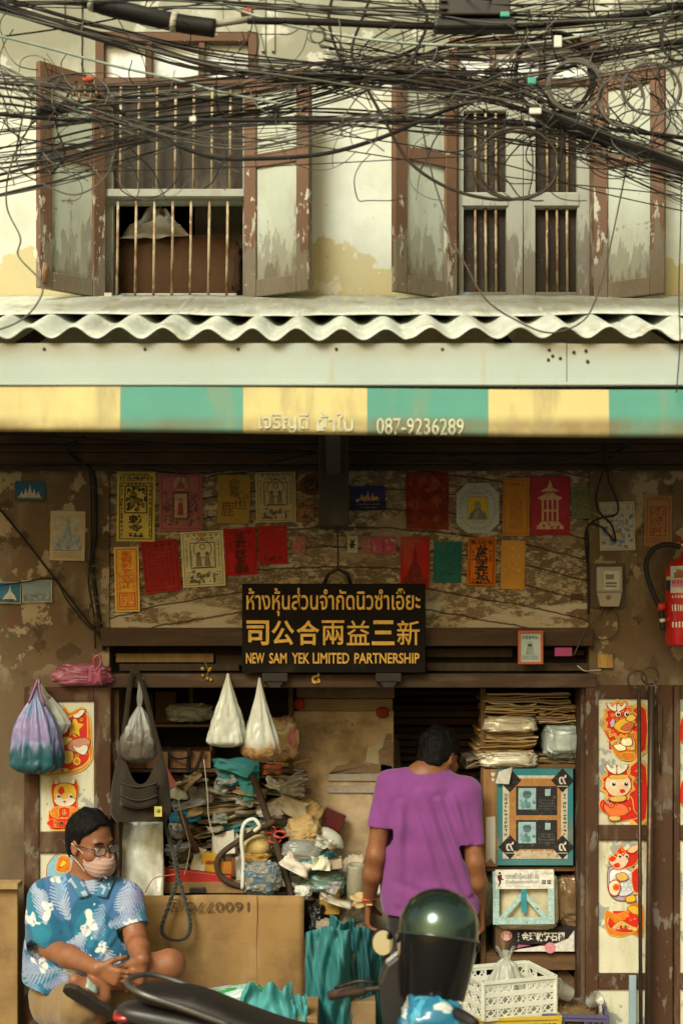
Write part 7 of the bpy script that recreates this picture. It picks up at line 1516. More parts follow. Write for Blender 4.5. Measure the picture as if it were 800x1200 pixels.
# ================================================================== PEOPLE
class SDF:
    def __init__(s, lo, hi, h):
        s.lo = np.array(lo, np.float32); s.h = h; s.n = tuple(int(math.ceil((b - a) / h)) + 1 for a, b in zip(lo, hi)); s.v = np.full(s.n, .2, np.float32)
    def region(s, lo, hi):
        i0 = [max(0, int((a - l) / s.h)) for a, l in zip(lo, s.lo)]; i1 = [min(n, int((b - l) / s.h) + 2) for b, l, n in zip(hi, s.lo, s.n)]
        sl = tuple(slice(a, max(a, b)) for a, b in zip(i0, i1))
        g = [s.lo[k] + s.h * np.arange(sl[k].start, sl[k].stop, dtype=np.float32) for k in range(3)]
        return sl, g[0][:, None, None], g[1][None, :, None], g[2][None, None, :]
    def put(s, sl, d, k, op='add'):
        v = s.v[sl]
        if op == 'add':
            if k > 0: hh = np.maximum(k - np.abs(v - d), 0) / k; s.v[sl] = np.minimum(v, d) - hh * hh * k * .25
            else: s.v[sl] = np.minimum(v, d)
        else:
            d = -d
            if k > 0: hh = np.maximum(k - np.abs(v - d), 0) / k; s.v[sl] = np.maximum(v, d) + hh * hh * k * .25
            else: s.v[sl] = np.maximum(v, d)
    def cone(s, a, b, ra, rb, k=.02, sc=(1, 1, 1), op='add'):
        a, b = np.array(a, np.float32), np.array(b, np.float32); m = max(ra, rb) * max(max(sc), 1) + k + .012
        sl, X, Y, Z = s.region(np.minimum(a, b) - m, np.maximum(a, b) + m)
        q = [(X - a[0]) / sc[0], (Y - a[1]) / sc[1], (Z - a[2]) / sc[2]]; ab = (b - a) / np.array(sc, np.float32); L2 = max(float(ab @ ab), 1e-9)
        t = np.clip((q[0] * ab[0] + q[1] * ab[1] + q[2] * ab[2]) / L2, 0, 1)
        d = np.sqrt((q[0] - t * ab[0]) ** 2 + (q[1] - t * ab[1]) ** 2 + (q[2] - t * ab[2]) ** 2) - (ra + (rb - ra) * t)
        s.put(sl, d * min(1.0, min(sc)) if min(sc) < 1 else d, k, op)
    def chain(s, pts, rs, k=.02, sc=(1, 1, 1)):
        for i in range(len(pts) - 1): s.cone(pts[i], pts[i + 1], rs[i], rs[i + 1], k, sc)
    def ell(s, c, r, k=.02, B=None, op='add'):
        c = np.array(c, np.float32); m = max(r) + k + .012; sl, X, Y, Z = s.region(c - m, c + m); X, Y, Z = X - c[0], Y - c[1], Z - c[2]
        if B is not None: X, Y, Z = [X * ax[0] + Y * ax[1] + Z * ax[2] for ax in B]
        k0 = np.sqrt((X / r[0]) ** 2 + (Y / r[1]) ** 2 + (Z / r[2]) ** 2); k1 = np.sqrt((X / r[0] ** 2) ** 2 + (Y / r[1] ** 2) ** 2 + (Z / r[2] ** 2) ** 2) + 1e-9
        s.put(sl, (k0 * (k0 - 1) / k1).astype(np.float32), k, op)
    def half(s, p, n, k=0):         # keep the side the normal n points to
        sl, X, Y, Z = s.region(s.lo, s.lo + s.h * np.array(s.n)); d = (X - p[0]) * n[0] + (Y - p[1]) * n[1] + (Z - p[2]) * n[2]
        s.put(sl, d + np.zeros_like(s.v[sl]), k, 'sub')
    def mesh(s, smooth=1):
        v = s.v; v[0] = v[-1] = .1; v[:, 0] = v[:, -1] = .1; v[:, :, 0] = v[:, :, -1] = .1
        ins = v < 0; c = [(i, j, k) for i in (0, 1) for j in (0, 1) for k in (0, 1)]
        N_ = [n - 1 for n in v.shape]; sub = lambda arr, o: arr[o[0]:o[0] + N_[0], o[1]:o[1] + N_[1], o[2]:o[2] + N_[2]]
        cnt = sum(sub(ins, o).astype(np.int8) for o in c); act = (cnt > 0) & (cnt < 8); ids = -np.ones(act.shape, np.int64); I = np.argwhere(act); ids[act] = np.arange(len(I))
        P_ = np.zeros((len(I), 3), np.float64); W_ = np.zeros(len(I)); vals = {o: v[I[:, 0] + o[0], I[:, 1] + o[1], I[:, 2] + o[2]] for o in c}
        for o in c:
            for ax in range(3):
                if o[ax]: continue
                p = list(o); p[ax] = 1; p = tuple(p); a, b = vals[o], vals[p]; ms = (a < 0) != (b < 0); t = np.where(ms, a / np.where(ms, a - b, 1), 0)
                pos = np.array(o, float)[None] + np.zeros((len(I), 3)); pos[:, ax] += t; P_[ms] += pos[ms]; W_[ms] += 1
        V = s.lo + s.h * (I + P_ / W_[:, None]); Fs = []
        for ax in range(3):
            u, w = (ax + 1) % 3, (ax + 2) % 3; a = ins; sl0 = [slice(None)] * 3; sl1 = [slice(None)] * 3; sl0[ax] = slice(0, -1); sl1[ax] = slice(1, None)
            x = a[tuple(sl0)]; y = a[tuple(sl1)]; E = np.argwhere(x != y); E = E[(E[:, u] > 0) & (E[:, w] > 0) & (E[:, u] < v.shape[u] - 1) & (E[:, w] < v.shape[w] - 1)]
            q = []
            for du, dw in ((-1, -1), (0, -1), (0, 0), (-1, 0)): e = E.copy(); e[:, u] += du; e[:, w] += dw; q.append(ids[e[:, 0], e[:, 1], e[:, 2]])
            q = np.stack(q, 1); fl = ~x[E[:, 0], E[:, 1], E[:, 2]]; q[fl] = q[fl][:, ::-1]; Fs.append(q)
        Fq = np.concatenate(Fs); Fq = Fq[(Fq >= 0).all(1)]
        e = np.concatenate([Fq[:, [0, 1]], Fq[:, [1, 2]], Fq[:, [2, 3]], Fq[:, [3, 0]]])
        for _ in range(smooth):
            A = np.zeros_like(V); n = np.zeros(len(V))
            for k in range(3): A[:, k] = np.bincount(e[:, 0], V[e[:, 1], k], len(V)) + np.bincount(e[:, 1], V[e[:, 0], k], len(V))
            n = np.bincount(e[:, 0], minlength=len(V)) + np.bincount(e[:, 1], minlength=len(V)); V = .5 * V + .5 * A / np.maximum(n, 1)[:, None]
        return V, Fq
def vnormals(V, Fq):
    n = np.cross(V[Fq[:, 2]] - V[Fq[:, 0]], V[Fq[:, 3]] - V[Fq[:, 1]]); out = np.zeros_like(V)
    for k in range(4):
        for a in range(3): out[:, a] += np.bincount(Fq[:, k], n[:, a], len(V))
    return out / (np.linalg.norm(out, axis=1)[:, None] + 1e-12)
def folds(V, Fq, lines):
    N_ = vnormals(V, Fq); amp = np.zeros(len(V))
    for a, b, w, am in lines:
        k = np.array((1, .05, 1)); a, b = np.array(a) * k, np.array(b) * k; ab = b - a; U = V * k; t = np.clip(((U - a) @ ab) / (ab @ ab), 0, 1); d = np.linalg.norm(U - a - t[:, None] * ab, axis=1) + 9 * (N_[:, 1] > .1)
        amp += am * np.exp(-(d / w) ** 2) * (1 - .6 * np.abs(2 * t - 1)) - am * .3 * np.exp(-((d - 1.9 * w) / w) ** 2)
    return V + N_ * amp[:, None]
def vnoise(V, f, seed=0): return np.array([noise.noise(Vector((x * f + seed, y * f, z * f))) for x, y, z in V])
def sm_build(V, Fq, name, mat, parent, vc=None, col=(.5, .5, .5)):
    m = M(col); m.v = [tuple(p) for p in V.tolist()]; m.f = Fq.tolist(); m.c = [col] * len(Fq); m.sm = [True] * len(Fq)
    if vc is not None: m.vc = vc
    return m.build(name, mat, parent)
SKIN = W('skin', 'vcol', [dict(c=(.20, .075, .035), s=16, lo=.45, hi=.75, a=.5)], rough=.48, bump=.3, bs=160, var=.22, vs_=14, sss=.12, spec=.4)
HAIR = W('hair', (.006, .005, .004), rough=.6, bump=.9, bs=90, bst=(3, 3, .7), var=.3, vs_=40, spec=.15)
FABR = W('shirt_fabric', 'vcol', rough=.88, bump=.12, bs=420, var=.07, vs_=14, spec=.15, sheen=.2)
def V3(v): return np.array(v, float)
def hand(s, w, d, nrm, thumb, curl, k=.005, sc=1.0, spread=.07, tcurl=.5):
    """palm and five fingers: w wrist, d finger direction, nrm palm side, thumb side direction"""
    d = V3(d) / np.linalg.norm(d); t = V3(thumb) - d * np.dot(thumb, d); t /= np.linalg.norm(t); n = V3(nrm) - d * np.dot(nrm, d) - t * np.dot(nrm, t); n /= np.linalg.norm(n)
    w = V3(w); L_ = .088 * sc
    for u in (-.026, -.009, .009, .026): s.cone(w + t * u * .65 * sc, w + d * L_ + t * u * sc, .0145 * sc, .0125 * sc, .012)
    for i, (u, ln) in enumerate(((.030, .072), (.011, .080), (-.009, .074), (-.028, .058))):
        p = w + d * (L_ - (.0, 0, .003, .010)[i]) + t * u * sc; ang = 0; dd = d + t * spread * (1.5 - i) * .7; dd /= np.linalg.norm(dd); r = .0092 * sc
        for j, fr in enumerate((.45, .31, .24)):
            ang += curl * (.75 if j == 0 else 1.0) * (1 + .12 * i); v = dd * math.cos(ang) + n * math.sin(ang); q = p + v * ln * fr * sc; s.cone(p, q, r, r * .90, k); p = q; r *= .92
    p = w + d * .022 * sc + t * .024 * sc; a = d * .62 + t * .72 + n * .32; a /= np.linalg.norm(a)
    q = p + a * .040 * sc; s.cone(p, q, .0155 * sc, .0115 * sc, .010); b = a * (1 - tcurl * .5) + d * .5 + n * tcurl; b /= np.linalg.norm(b); r2 = q + b * .030 * sc; s.cone(q, r2, .0112 * sc, .0098 * sc, k); b = b + n * .3; b /= np.linalg.norm(b); s.cone(r2, r2 + b * .024 * sc, .0098 * sc, .0082 * sc, k)
def head_basis(f, tilt=0):
    f = V3(f) / np.linalg.norm(f); r = np.cross(f, (0, 0, 1)); r /= np.linalg.norm(r); u = np.cross(r, f)
    c, s_ = math.cos(tilt), math.sin(tilt); return r * c + u * s_, f, u * c - r * s_
def head(s, c, B, neck, nr=.06, k=1.0):
    r, f, u = B; L = lambda x, y, z: V3(c) + (r * x + f * y + u * z) * k
    s.ell(L(0, -.008, .035), (.0745 * k, .096 * k, .088 * k), .03, B); s.ell(L(0, .032, -.04), (.058 * k, .060 * k, .075 * k), .035, B); s.cone(L(-.012, .075, -.098), L(.012, .075, -.098), .020 * k, .020 * k, .03)
    s.cone(L(-.034, .076, .024), L(.034, .076, .024), .014 * k, .014 * k, .014); s.cone(L(0, .088, .006), L(0, .112, -.028), .008 * k, .013 * k, .012); s.cone(L(-.012, .098, -.034), L(.012, .098, -.034), .010 * k, .010 * k, .01)
    for sg in (-1, 1):
        s.ell(L(sg * .033, .097, .0), (.019 * k, .015 * k, .012 * k), .012, B, 'sub'); s.ell(L(sg * .042, .060, -.03), (.026 * k, .026 * k, .026 * k), .03, B)
        s.ell(L(sg * .078, -.006, -.008), (.011 * k, .021 * k, .033 * k), .012, B); s.ell(L(sg * .088, -.002, -.006), (.008 * k, .011 * k, .020 * k), .006, B, 'sub')
    s.cone(L(-.016, .094, -.062), L(.016, .094, -.062), .009 * k, .009 * k, .012); s.cone(L(0, -.018, -.045), neck, .057 * k, nr, .03); return L
def eyes_part(L, B, par, nm='eye'):
    for sg in (-1, 1):
        m = M((.6, .56, .5)); c = Vector(L(sg * .033, .079, .001)); m.lathe([(.0001, -.0115), (.008, -.008), (.0115, 0), (.0085, .0075), (.006, .0098)], c, Vector(B[1]), 16); m.lathe([(.006, .0098), (.0001, .0116)], c, Vector(B[1]), 16, (.012, .008, .006)); m.build(nm, GLOSS, par)
def hair_mesh(c, B, par, k, front, seed, side=-.02):
    r, f, u = B; c = V3(c); s = SDF(c - .15, c + .15, .0042); s.ell(c + (u * .037 - f * .012) * k, (.083 * k, .105 * k, .098 * k), .01, B); s.ell(c + (u * -.03 - f * .05) * k, (.066 * k, .055 * k, .075 * k), .03, B)
    n = u * .80 - f * .60; n /= np.linalg.norm(n); s.half(c + (u * front + f * .09) * k, n, .012)
    n2 = u * .55 - f * .83; n2 /= np.linalg.norm(n2); s.half(c + (u * side - f * .0) * k, n2, .015)
    V, F_ = s.mesh(1); N_ = vnormals(V, F_); nz = vnoise(V, 34, seed) * .006 + vnoise(V * np.array([1, 1, .35]), 110, seed) * .0028 + vnoise(V, 16, seed) * .007
    V = V + N_ * nz[:, None]; m = M(); m.v = [tuple(p) for p in V.tolist()]; m.f = F_.tolist(); m.c = [m.col] * len(F_); m.sm = [True] * len(F_); rg = random.Random(seed); top = c + u * .10 - f * .03
    for i in rg.sample(range(len(V)), min(len(V), 2600)):
        p = V[i]; t = p - top; t -= N_[i] * (t @ N_[i]); t /= np.linalg.norm(t) + 1e-6; sd = np.cross(N_[i], t); ln = rg.uniform(.012, .026); q = p + t * ln * .6 + N_[i] * ln * rg.uniform(.12, .5) + sd * ln * rg.uniform(-.3, .3); w = .0012
        m.add([p - sd * w - N_[i] * .002, p + sd * w - N_[i] * .002, q], [(0, 1, 2)])
    m.build('hair', HAIR, par)

# ---------------------------------------------------------------- standing man seen from behind
A = lambda px, py, Y: V3(at(px, py, Y))
SK1 = (.22, .088, .034)
man = thing('person', 'standing man in a plain purple T-shirt with his back turned', 'person', at(503, 1303, .0))
B1 = head_basis((.60, .70, -.42), .10); hc1 = A(514, 887, .07)
s = SDF(A(400, 1312, 0) - V3((0, .26, 0)), A(600, 835, 0) + V3((0, .42, 0)), .0052)
nb = A(500, 908, .01)
L1 = head(s, hc1, B1, nb, .052, .96)
s.cone(A(482, 926, .01), A(518, 928, .01), .05, .05, .03); s.chain([A(498, 915, .01), A(500, 960, .01), A(502, 1030, .02), A(503, 1085, .02)], [.09, .115, .115, .12], .04, (1.15, .8, 1))
# arms and hands
s.chain([A(458, 921, .0), A(446, 965, -.02), A(440, 1003, -.03), A(436, 1025, -.01), A(432, 1056, .06)], [.049, .043, .042, .041, .028], .02)
s.chain([A(545, 930, .0), A(552, 975, -.03), A(556, 1011, -.04), A(559, 1034, -.02), A(562, 1062, .05)], [.049, .043, .042, .041, .028], .02)
hand(s, A(432, 1058, .065), (-.02, .20, -1), (1, .25, 0), (.15, 1, 0), .42, sc=1.0); hand(s, A(562, 1064, .055), (.06, .20, -1), (-1, .25, 0), (-.15, 1, 0), .45, sc=1.0)
# legs and feet
for px in (484, 522):
    s.chain([A(px, 1090, .02), A(px, 1190, .03), A(px, 1220, .01), A(px, 1288, .02)], [.085, .060, .055, .040], .03); s.cone(A(px, 1294, .0), A(px + (4 if px > 500 else -4), 1298, .16), .036, .028, .02)
V, F_ = s.mesh(1); body = sm_build(V, F_, 'body', SKIN, man, col=SK1)
hair_mesh(hc1, B1, man, 1.02, .048, 3, -.026); eyes_part(L1, B1, man)
# purple shirt
s = SDF(A(405, 1095, 0) - V3((0, .26, 0)), A(600, 885, 0) + V3((0, .26, 0)), .0050)
s.chain([A(476, 917, .01), A(520, 920, .01)], [.066, .066], .05, (1, 1.0, 1)); s.chain([A(474, 935, .0), A(526, 940, .0)], [.108, .104], .05, (1, .95, 1)); s.cone(A(507, 896, .03), A(498, 925, .01), .058, .10, .04)
s.chain([A(472, 965, .0), A(530, 970, .0)], [.100, .098], .05, (1, 1.1, 1)); s.chain([A(480, 1000, .01), A(525, 1002, .01)], [.125, .122], .06, (1, .95, 1)); s.chain([A(483, 1035, .02), A(524, 1035, .02)], [.142, .138], .05, (1, .85, 1)); s.chain([A(490, 1062, .02), A(522, 1066, .02)], [.158, .150], .05, (1, .78, 1))
s.cone(A(459, 919, .0), A(442, 972, -.03), .070, .050, .03); s.cone(A(545, 929, .0), A(554, 992, -.035), .072, .053, .03)

s.half(A(503, 1071, 0), (0, 0, 1)); s.ell(A(508, 886, .055), (.054, .060, .030), .006, None, 'sub'); s.cone(A(500, 1060, .02), A(500, 1090, .02), .15, .16, .0, (1, .78, 1), op='sub')
for e, d_ in ((A(441, 970, -.03), V3((.14, .05, 1))), (A(555, 990, -.036), V3((-.06, .05, 1)))):
    sl, X, Y, Z = s.region(e - .10, e + .10); dd = d_ / np.linalg.norm(d_); pl = (X - e[0]) * dd[0] + (Y - e[1]) * dd[1] + (Z - e[2]) * dd[2]; ms = np.sqrt((X - e[0]) ** 2 + (Y - e[1]) ** 2 + (Z - e[2]) ** 2) - .092; s.put(sl, np.maximum(pl, ms), 0, 'sub')
V, F_ = s.mesh(1)
yb = -.13
V = folds(V, F_, [(A(494, 930, yb), A(542, 1066, yb), .020, .019), (A(515, 940, yb), A(552, 1050, yb), .014, .015), (A(482, 925, yb), A(512, 1040, yb), .024, .013), (A(470, 945, yb), A(466, 1060, yb), .018, .012), (A(530, 935, yb), A(549, 990, yb), .013, .011),
                  (A(446, 935, -.06), A(453, 968, -.06), .014, .006), (A(545, 950, -.08), A(552, 985, -.08), .014, .006), (A(462, 1035, yb), A(530, 1062, yb), .018, -.005)])
N_ = vnormals(V, F_); V = V + N_ * (vnoise(V, 8, 2) * .005 + vnoise(V * np.array([1, 1, .4]), 15, 5) * .0045 - .004 * np.abs(vnoise(V @ np.array([[1, 0, .35], [0, 1, 0], [-.35, 0, .45]]), 11, 9)))[:, None]
sm_build(V, F_, 'shirt', FABR, man, col=(.20, .052, .205))
m = M((.18, .038, .17)); cen = A(507, 893, .045); m.tube([Vector(cen + V3((.055 * math.cos(a), .060 * math.sin(a), -.014 - .016 * math.sin(a) + .004 * math.cos(a)))) for a in np.linspace(0, 6.283, 40, endpoint=False)], .0055, 8, closed=True); m.build('collar', FABR, man)
# trousers
s = SDF(A(420, 1305, 0) - V3((0, .24, 0)), A(590, 1050, 0) + V3((0, .24, 0)), .008)
s.chain([A(490, 1066, .02), A(518, 1066, .02)], [.128, .128], .04, (1, .85, 1)); s.chain([A(488, 1095, .02), A(520, 1095, .02)], [.13, .13], .04, (1, .85, 1))
for px in (484, 522): s.chain([A(px, 1095, .02), A(px, 1190, .03), A(px, 1284, .02)], [.102, .082, .066], .02)
V, F_ = s.mesh(1); N_ = vnormals(V, F_); V = V + N_ * (vnoise(V, 10, 2) * .006 + vnoise(V, 26, 5) * .003)[:, None]; sm_build(V, F_, 'trousers', FABR, man, col=(.016, .015, .016))
m = M((.62, .10, .03)); w_ = A(432.6, 1053, .052); m.tube([Vector(w_ + V3((.033 * math.cos(a), .030 * math.sin(a), .004 * math.cos(a)))) for a in np.linspace(0, 6.283, 26, endpoint=False)], .0038, 6, closed=True); tag(m.build('bracelet', CLOTH, man), 'orange red thread bracelet')
for px in (484, 522):
    m = M((.03, .025, .022)); x = at(px, 0, .05).x; m.box((x - .045, -.07, .0), (x + .045, .20, .022)); m.build('sandal', RUBBER, man, bevel=.008)

# ---------------------------------------------------------------- seated man
SK2 = (.25, .10, .043)
st = thing('stool', 'dark wooden stool under the seated man at the left', 'stool', at(85, 1340, -.30))
zs = zat(1198, -.32); cx_ = xat(82, -.32)
m = M((.06, .04, .024)); m.box((cx_ - .17, -.50, zs - .035), (cx_ + .17, -.16, zs)); m.build('seat', WOOD, st, bevel=.006)
for sx_ in (-1, 1):
    for sy_ in (-1, 1): m = M((.055, .036, .022)); m.beam((cx_ + sx_ * .13, -.33 + sy_ * .13, zs - .036), (cx_ + sx_ * .16, -.33 + sy_ * .16, 0), .035, .035); m.build('leg', WOOD, st)
sit = thing('person', 'seated man in a blue palm leaf shirt with glasses and a face mask', 'person', at(85, 1340, -.42))
B2 = head_basis((.74, -.66, -.16), -.06); hc2 = A(107, 988, -.37)
s = SDF(A(18, 1335, -.3) - V3((0, .62, 0)), A(225, 935, -.3) + V3((0, .20, 0)), .0052)
L2 = head(s, hc2, B2, A(100, 1040, -.34), .066, 1.02)
s.cone(A(70, 1046, -.34), A(130, 1046, -.34), .06, .06, .05); s.chain([A(99, 1052, -.33), A(98, 1095, -.35), A(94, 1140, -.34), A(92, 1165, -.32)], [.10, .125, .135, .12], .04, (1.1, .8, 1))
elR, wrR = A(60, 1112, -.455), A(114, 1135, -.66); elL, wrL = A(160, 1103, -.45), A(167, 1124, -.63)
s.chain([A(52, 1054, -.35), elR], [.056, .046], .02); s.chain([elR, elR * .6 + wrR * .4, wrR], [.046, .045, .028], .02)
s.chain([A(149, 1056, -.36), elL], [.056, .045], .02); s.chain([elL, elL * .6 + wrL * .4, wrL], [.045, .042, .028], .02)
# legs: left leg crossed over, right leg hanging
kL, anL = A(199, 1131, -.52), A(112, 1153, -.64)
s.chain([A(108, 1170, -.34), A(150, 1150, -.44), kL], [.10, .082, .060], .03); s.chain([kL, kL * .62 + anL * .38, anL], [.059, .056, .036], .03)
kR = A(104, 1184, -.58); s.chain([A(74, 1175, -.34), A(90, 1178, -.5), kR], [.10, .085, .064], .03); s.chain([kR, A(112, 1235, -.58), A(114, 1312, -.54)], [.060, .054, .037], .03); s.chain([A(114, 1322, -.54), A(118, 1328, -.68)], [.036, .028], .02)
ft0, ft1 = A(119, 1168, -.66), A(88, 1149, -.70)
s.chain([anL, ft0], [.036, .034], .02); s.chain([ft0, ft0 * .5 + ft1 * .5, ft1], [.036, .034, .026], .02, (1, 1, 1))
hand(s, wrR, (.84, -.10, -.34), (.1, .9, -.45), (.35, -.1, 1), .38, sc=1.0); hand(s, wrL, (-.34, -.06, -.9), (.1, 1, -.1), (-1, -.1, .3), .34, sc=1.0)
V, F_ = s.mesh(1); sm_build(V, F_, 'body', SKIN, sit, col=SK2)
hair_mesh(hc2, B2, sit, 1.07, .050, 8, -.014); eyes_part(L2, B2, sit)
m = M((.02, .012, .01))
for sg in (-1, 1): m = M((.014, .010, .008)); m.tube(catmull([Vector(L2(sg * .016, .099, .026)), Vector(L2(sg * .034, .096, .031)), Vector(L2(sg * .052, .082, .025))], 4), [.002, .003, .0035, .004, .0045, .004, .0035, .003, .002], 6); m.build('eyebrow', HAIR, sit)
# face mask with ear loops
s = SDF(hc2 - .16, hc2 + .16, .0036); r_, f_, u_ = B2
s.ell(L2(0, .044, -.054), (.066, .070, .066), .02, B2); s.cone(L2(0, .096, -.008), L2(0, .110, -.050), .012, .020, .05); s.cone(L2(-.014, .086, -.09), L2(.014, .086, -.09), .026, .026, .05); s.half(L2(0, 0, -.008) , -u_ * .97 - f_ * .18 , .004); s.half(L2(0, .030, 0), f_, .006)
s.half(L2(0, .0, -.118), u_, .006)
V, F_ = s.mesh(1); loc = (V - hc2) @ u_
V = V + vnormals(V, F_) * (.0006 * np.sign(np.sin(loc * 330)) * (np.abs(loc + .065) < .04))[:, None]; sm_build(V, F_, 'face_mask', FABR, sit, col=(.42, .27, .22))
for sg in (-1, 1):
    for za, zb_ in ((-.03, .012), (-.095, -.038)): m = M((.62, .56, .48)); m.tube(catmull([Vector(L2(sg * .062, .045, za)), Vector(L2(sg * .074, .02, (za + zb_) / 2)), Vector(L2(sg * .090, -.014, zb_))], 5), .0016, 5); m.build('mask_strap', CLOTH, sit)
# glasses
gl = M((.014, .012, .012)); 
def lens_ring(sg): return [Vector(L2(sg * .036 + .026 * sgn(math.cos(a), .8), .110 - .010 * abs(math.cos(a) * sg + .6) * .5, .000 + .019 * sgn(math.sin(a), .8))) for a in np.linspace(0, 6.283, 26, endpoint=False)]
for sg in (-1, 1): gl.tube(lens_ring(sg), .0024, 6, closed=True); gl.tube([Vector(L2(sg * .061, .104, .010)), Vector(L2(sg * .076, .07, .010)), Vector(L2(sg * .084, .0, .006))], .0024, 6)
gl.tube([Vector(L2(-.011, .111, .004)), Vector(L2(0, .114, .007)), Vector(L2(.011, .111, .004))], .0022, 6); gb = gl.build('glasses', GLOSS, sit)
LENS = W('lens_glass', (.6, .6, .65), rough=.04, bump=0, alpha=.28, coat=1.0)
for sg in (-1, 1): m = M((.5, .5, .6)); m.add(lens_ring(sg), [tuple(range(26))]); m.build('lens', LENS, gb)
# shirt
s = SDF(A(15, 1180, -.3) - V3((0, .36, 0)), A(185, 1015, -.3) + V3((0, .24, 0)), .0034)
s.chain([A(66, 1048, -.34), A(134, 1048, -.35)], [.072, .072], .05); s.chain([A(68, 1072, -.34), A(130, 1072, -.35)], [.125, .12], .05, (1, .92, 1)); s.chain([A(70, 1108, -.35), A(124, 1106, -.36)], [.145, .142], .06, (1, .95, 1)); s.chain([A(72, 1140, -.35), A(118, 1132, -.36)], [.155, .145], .06, (1, .95, 1)); s.chain([A(72, 1165, -.33), A(112, 1150, -.34)], [.150, .135], .05, (1, .95, 1)); s.cone(A(100, 1034, -.34), A(100, 1050, -.34), .078, .1, .04)
s.cone(A(54, 1052, -.35), A(57, 1100, -.43), .076, .080, .03); s.cone(A(148, 1054, -.36), A(157, 1086, -.41), .074, .064, .03)
for e, d_, rr, p1 in ((A(57.5, 1103, -.412), A(54, 1052, -.35) - A(57, 1100, -.41), .094, .046), (A(157, 1087, -.412), A(148, 1054, -.36) - A(157, 1086, -.41), .084, .044)):
    dd = d_ / np.linalg.norm(d_); sl, X, Y, Z = s.region(e - .12, e + .12); pl = (X - e[0]) * dd[0] + (Y - e[1]) * dd[1] + (Z - e[2]) * dd[2]; ms = np.sqrt((X - e[0]) ** 2 + (Y - e[1]) ** 2 + (Z - e[2]) ** 2) - rr; xlim = (X - A(82, 0, -.4)[0]) if e[0] < A(100, 0, -.4)[0] else -(X - A(138, 0, -.4)[0]); s.put(sl, np.maximum(np.maximum(pl, ms), xlim), 0, 'sub')
nrm_ = V3((.18, .0, 1)); nrm_ /= np.linalg.norm(nrm_); s.half(A(95, 1160, -.35), nrm_)
s.ell(A(101, 1018, -.36), (.066, .085, .055), .006, None, 'sub'); s.cone(A(108, 1030, -.47), A(112, 1050, -.49), .050, .016, .004, (1, 1.6, 1), op='sub')
V, F_ = s.mesh(1); yf = -.49
V = folds(V, F_, [(A(70, 1060, yf), A(90, 1120, yf), .010, .005), (A(128, 1062, yf), A(104, 1120, yf), .010, .005), (A(60, 1110, yf), A(95, 1145, yf), .010, .006), (A(140, 1090, yf + .05), A(112, 1130, yf), .009, .006), (A(84, 1090, yf), A(118, 1100, yf), .012, -.004), (A(72, 1130, yf), A(110, 1140, yf), .008, .006), (A(45, 1075, -.45), A(70, 1090, -.47), .009, .005), (A(146, 1065, -.44), A(160, 1075, -.45), .008, .004), (A(50, 1145, -.42), A(60, 1165, -.42), .010, .006)])
V = V + vnormals(V, F_) * (vnoise(V, 10, 2) * .005 + vnoise(V, 26, 5) * .0018)[:, None]
def hawaii(V):
    """print of the cloth: pale palm fronds and white flowers on blue"""
    U = np.stack([V[:, 0] + .35 * V[:, 1], V[:, 2] - .25 * V[:, 1]], 1); lo, hi = U.min(0), U.max(0); rg = random.Random(12); org = []
    n1 = vnoise(V, 6, 3); n2 = vnoise(V, 26, 6); col = np.array((.018, .11, .20))[None] * (1 + .25 * n1[:, None]); col[n1 > .12] = np.array((.022, .16, .24)); col[n1 < -.2] = np.array((.05, .13, .27))
    for k in range(160):
        o = np.array([rg.uniform(lo[0], hi[0]), rg.uniform(lo[1], hi[1])]); an = rg.uniform(0, 6.28); L_ = rg.uniform(.10, .16); bend = rg.uniform(-5, 5); lc = np.array(rg.choice(((.25, .32, .44), (.17, .28, .42), (.30, .36, .46), (.22, .24, .40))))
        near = np.where(np.abs(U - o).max(1) < L_ * 1.5)[0]
        if not len(near) or any(np.hypot(*(o - z)) < .06 for z in org): continue
        org.append(o)
        Q = U[near]; hit = np.zeros(len(near), bool); p = o.copy(); a = an
        for q in range(10):
            d = np.array([math.cos(a), math.sin(a)]); ln = L_ * (.36 * math.sin(math.pi * (q + 1.2) / 11.5) + .04)
            for sg in (-1, 1):
                e = np.array([math.cos(a + sg * .85), math.sin(a + sg * .85)]); w = Q - p; t = w @ e; dd = np.abs(w @ np.array([-e[1], e[0]])); hit |= (t > 0) & (t < ln) & (dd < .0040 * (1 - .75 * t / ln) + .0008)
            w = Q - p; t = w @ d; hit |= (t > -.001) & (t < L_ / 10 + .001) & (np.abs(w @ np.array([-d[1], d[0]])) < .0022); p = p + d * L_ / 10; a += bend * L_ / 10
        col[near[hit]] = lc
    for px, py, r in ((62, 1030, .045), (60, 1065, .034), (102, 1085, .045), (128, 1032, .034), (152, 1082, .026), (45, 1128, .032), (118, 1105, .030), (85, 1130, .028), (140, 1120, .03), (40, 1080, .03), (75, 1160, .03)):
        w3 = A(px, py, -.46); o = np.array([w3[0] + .35 * w3[1], w3[2] - .25 * w3[1]]); w = U - o; rr = np.linalg.norm(w, axis=1); th = np.arctan2(w[:, 1], w[:, 0]); lim = r * (.66 + .22 * np.sin(th * (4 + px % 2) + px) + .9 * n2) * (1 + .3 * np.cos(th - px))
        ins = rr < lim; vein = ins & (np.abs(np.sin(th * 2.5 + px + 9 * rr)) < .20) & (rr > .2 * r); col[ins] = np.array((.60, .62, .58)); col[vein] = np.array((.30, .36, .42)); col[ins & (rr < .16 * r)] = np.array((.22, .28, .34))
    return col
sm_build(V, F_, 'shirt', FABR, sit, vc=hawaii(V).astype(np.float32))
SV = V.copy()
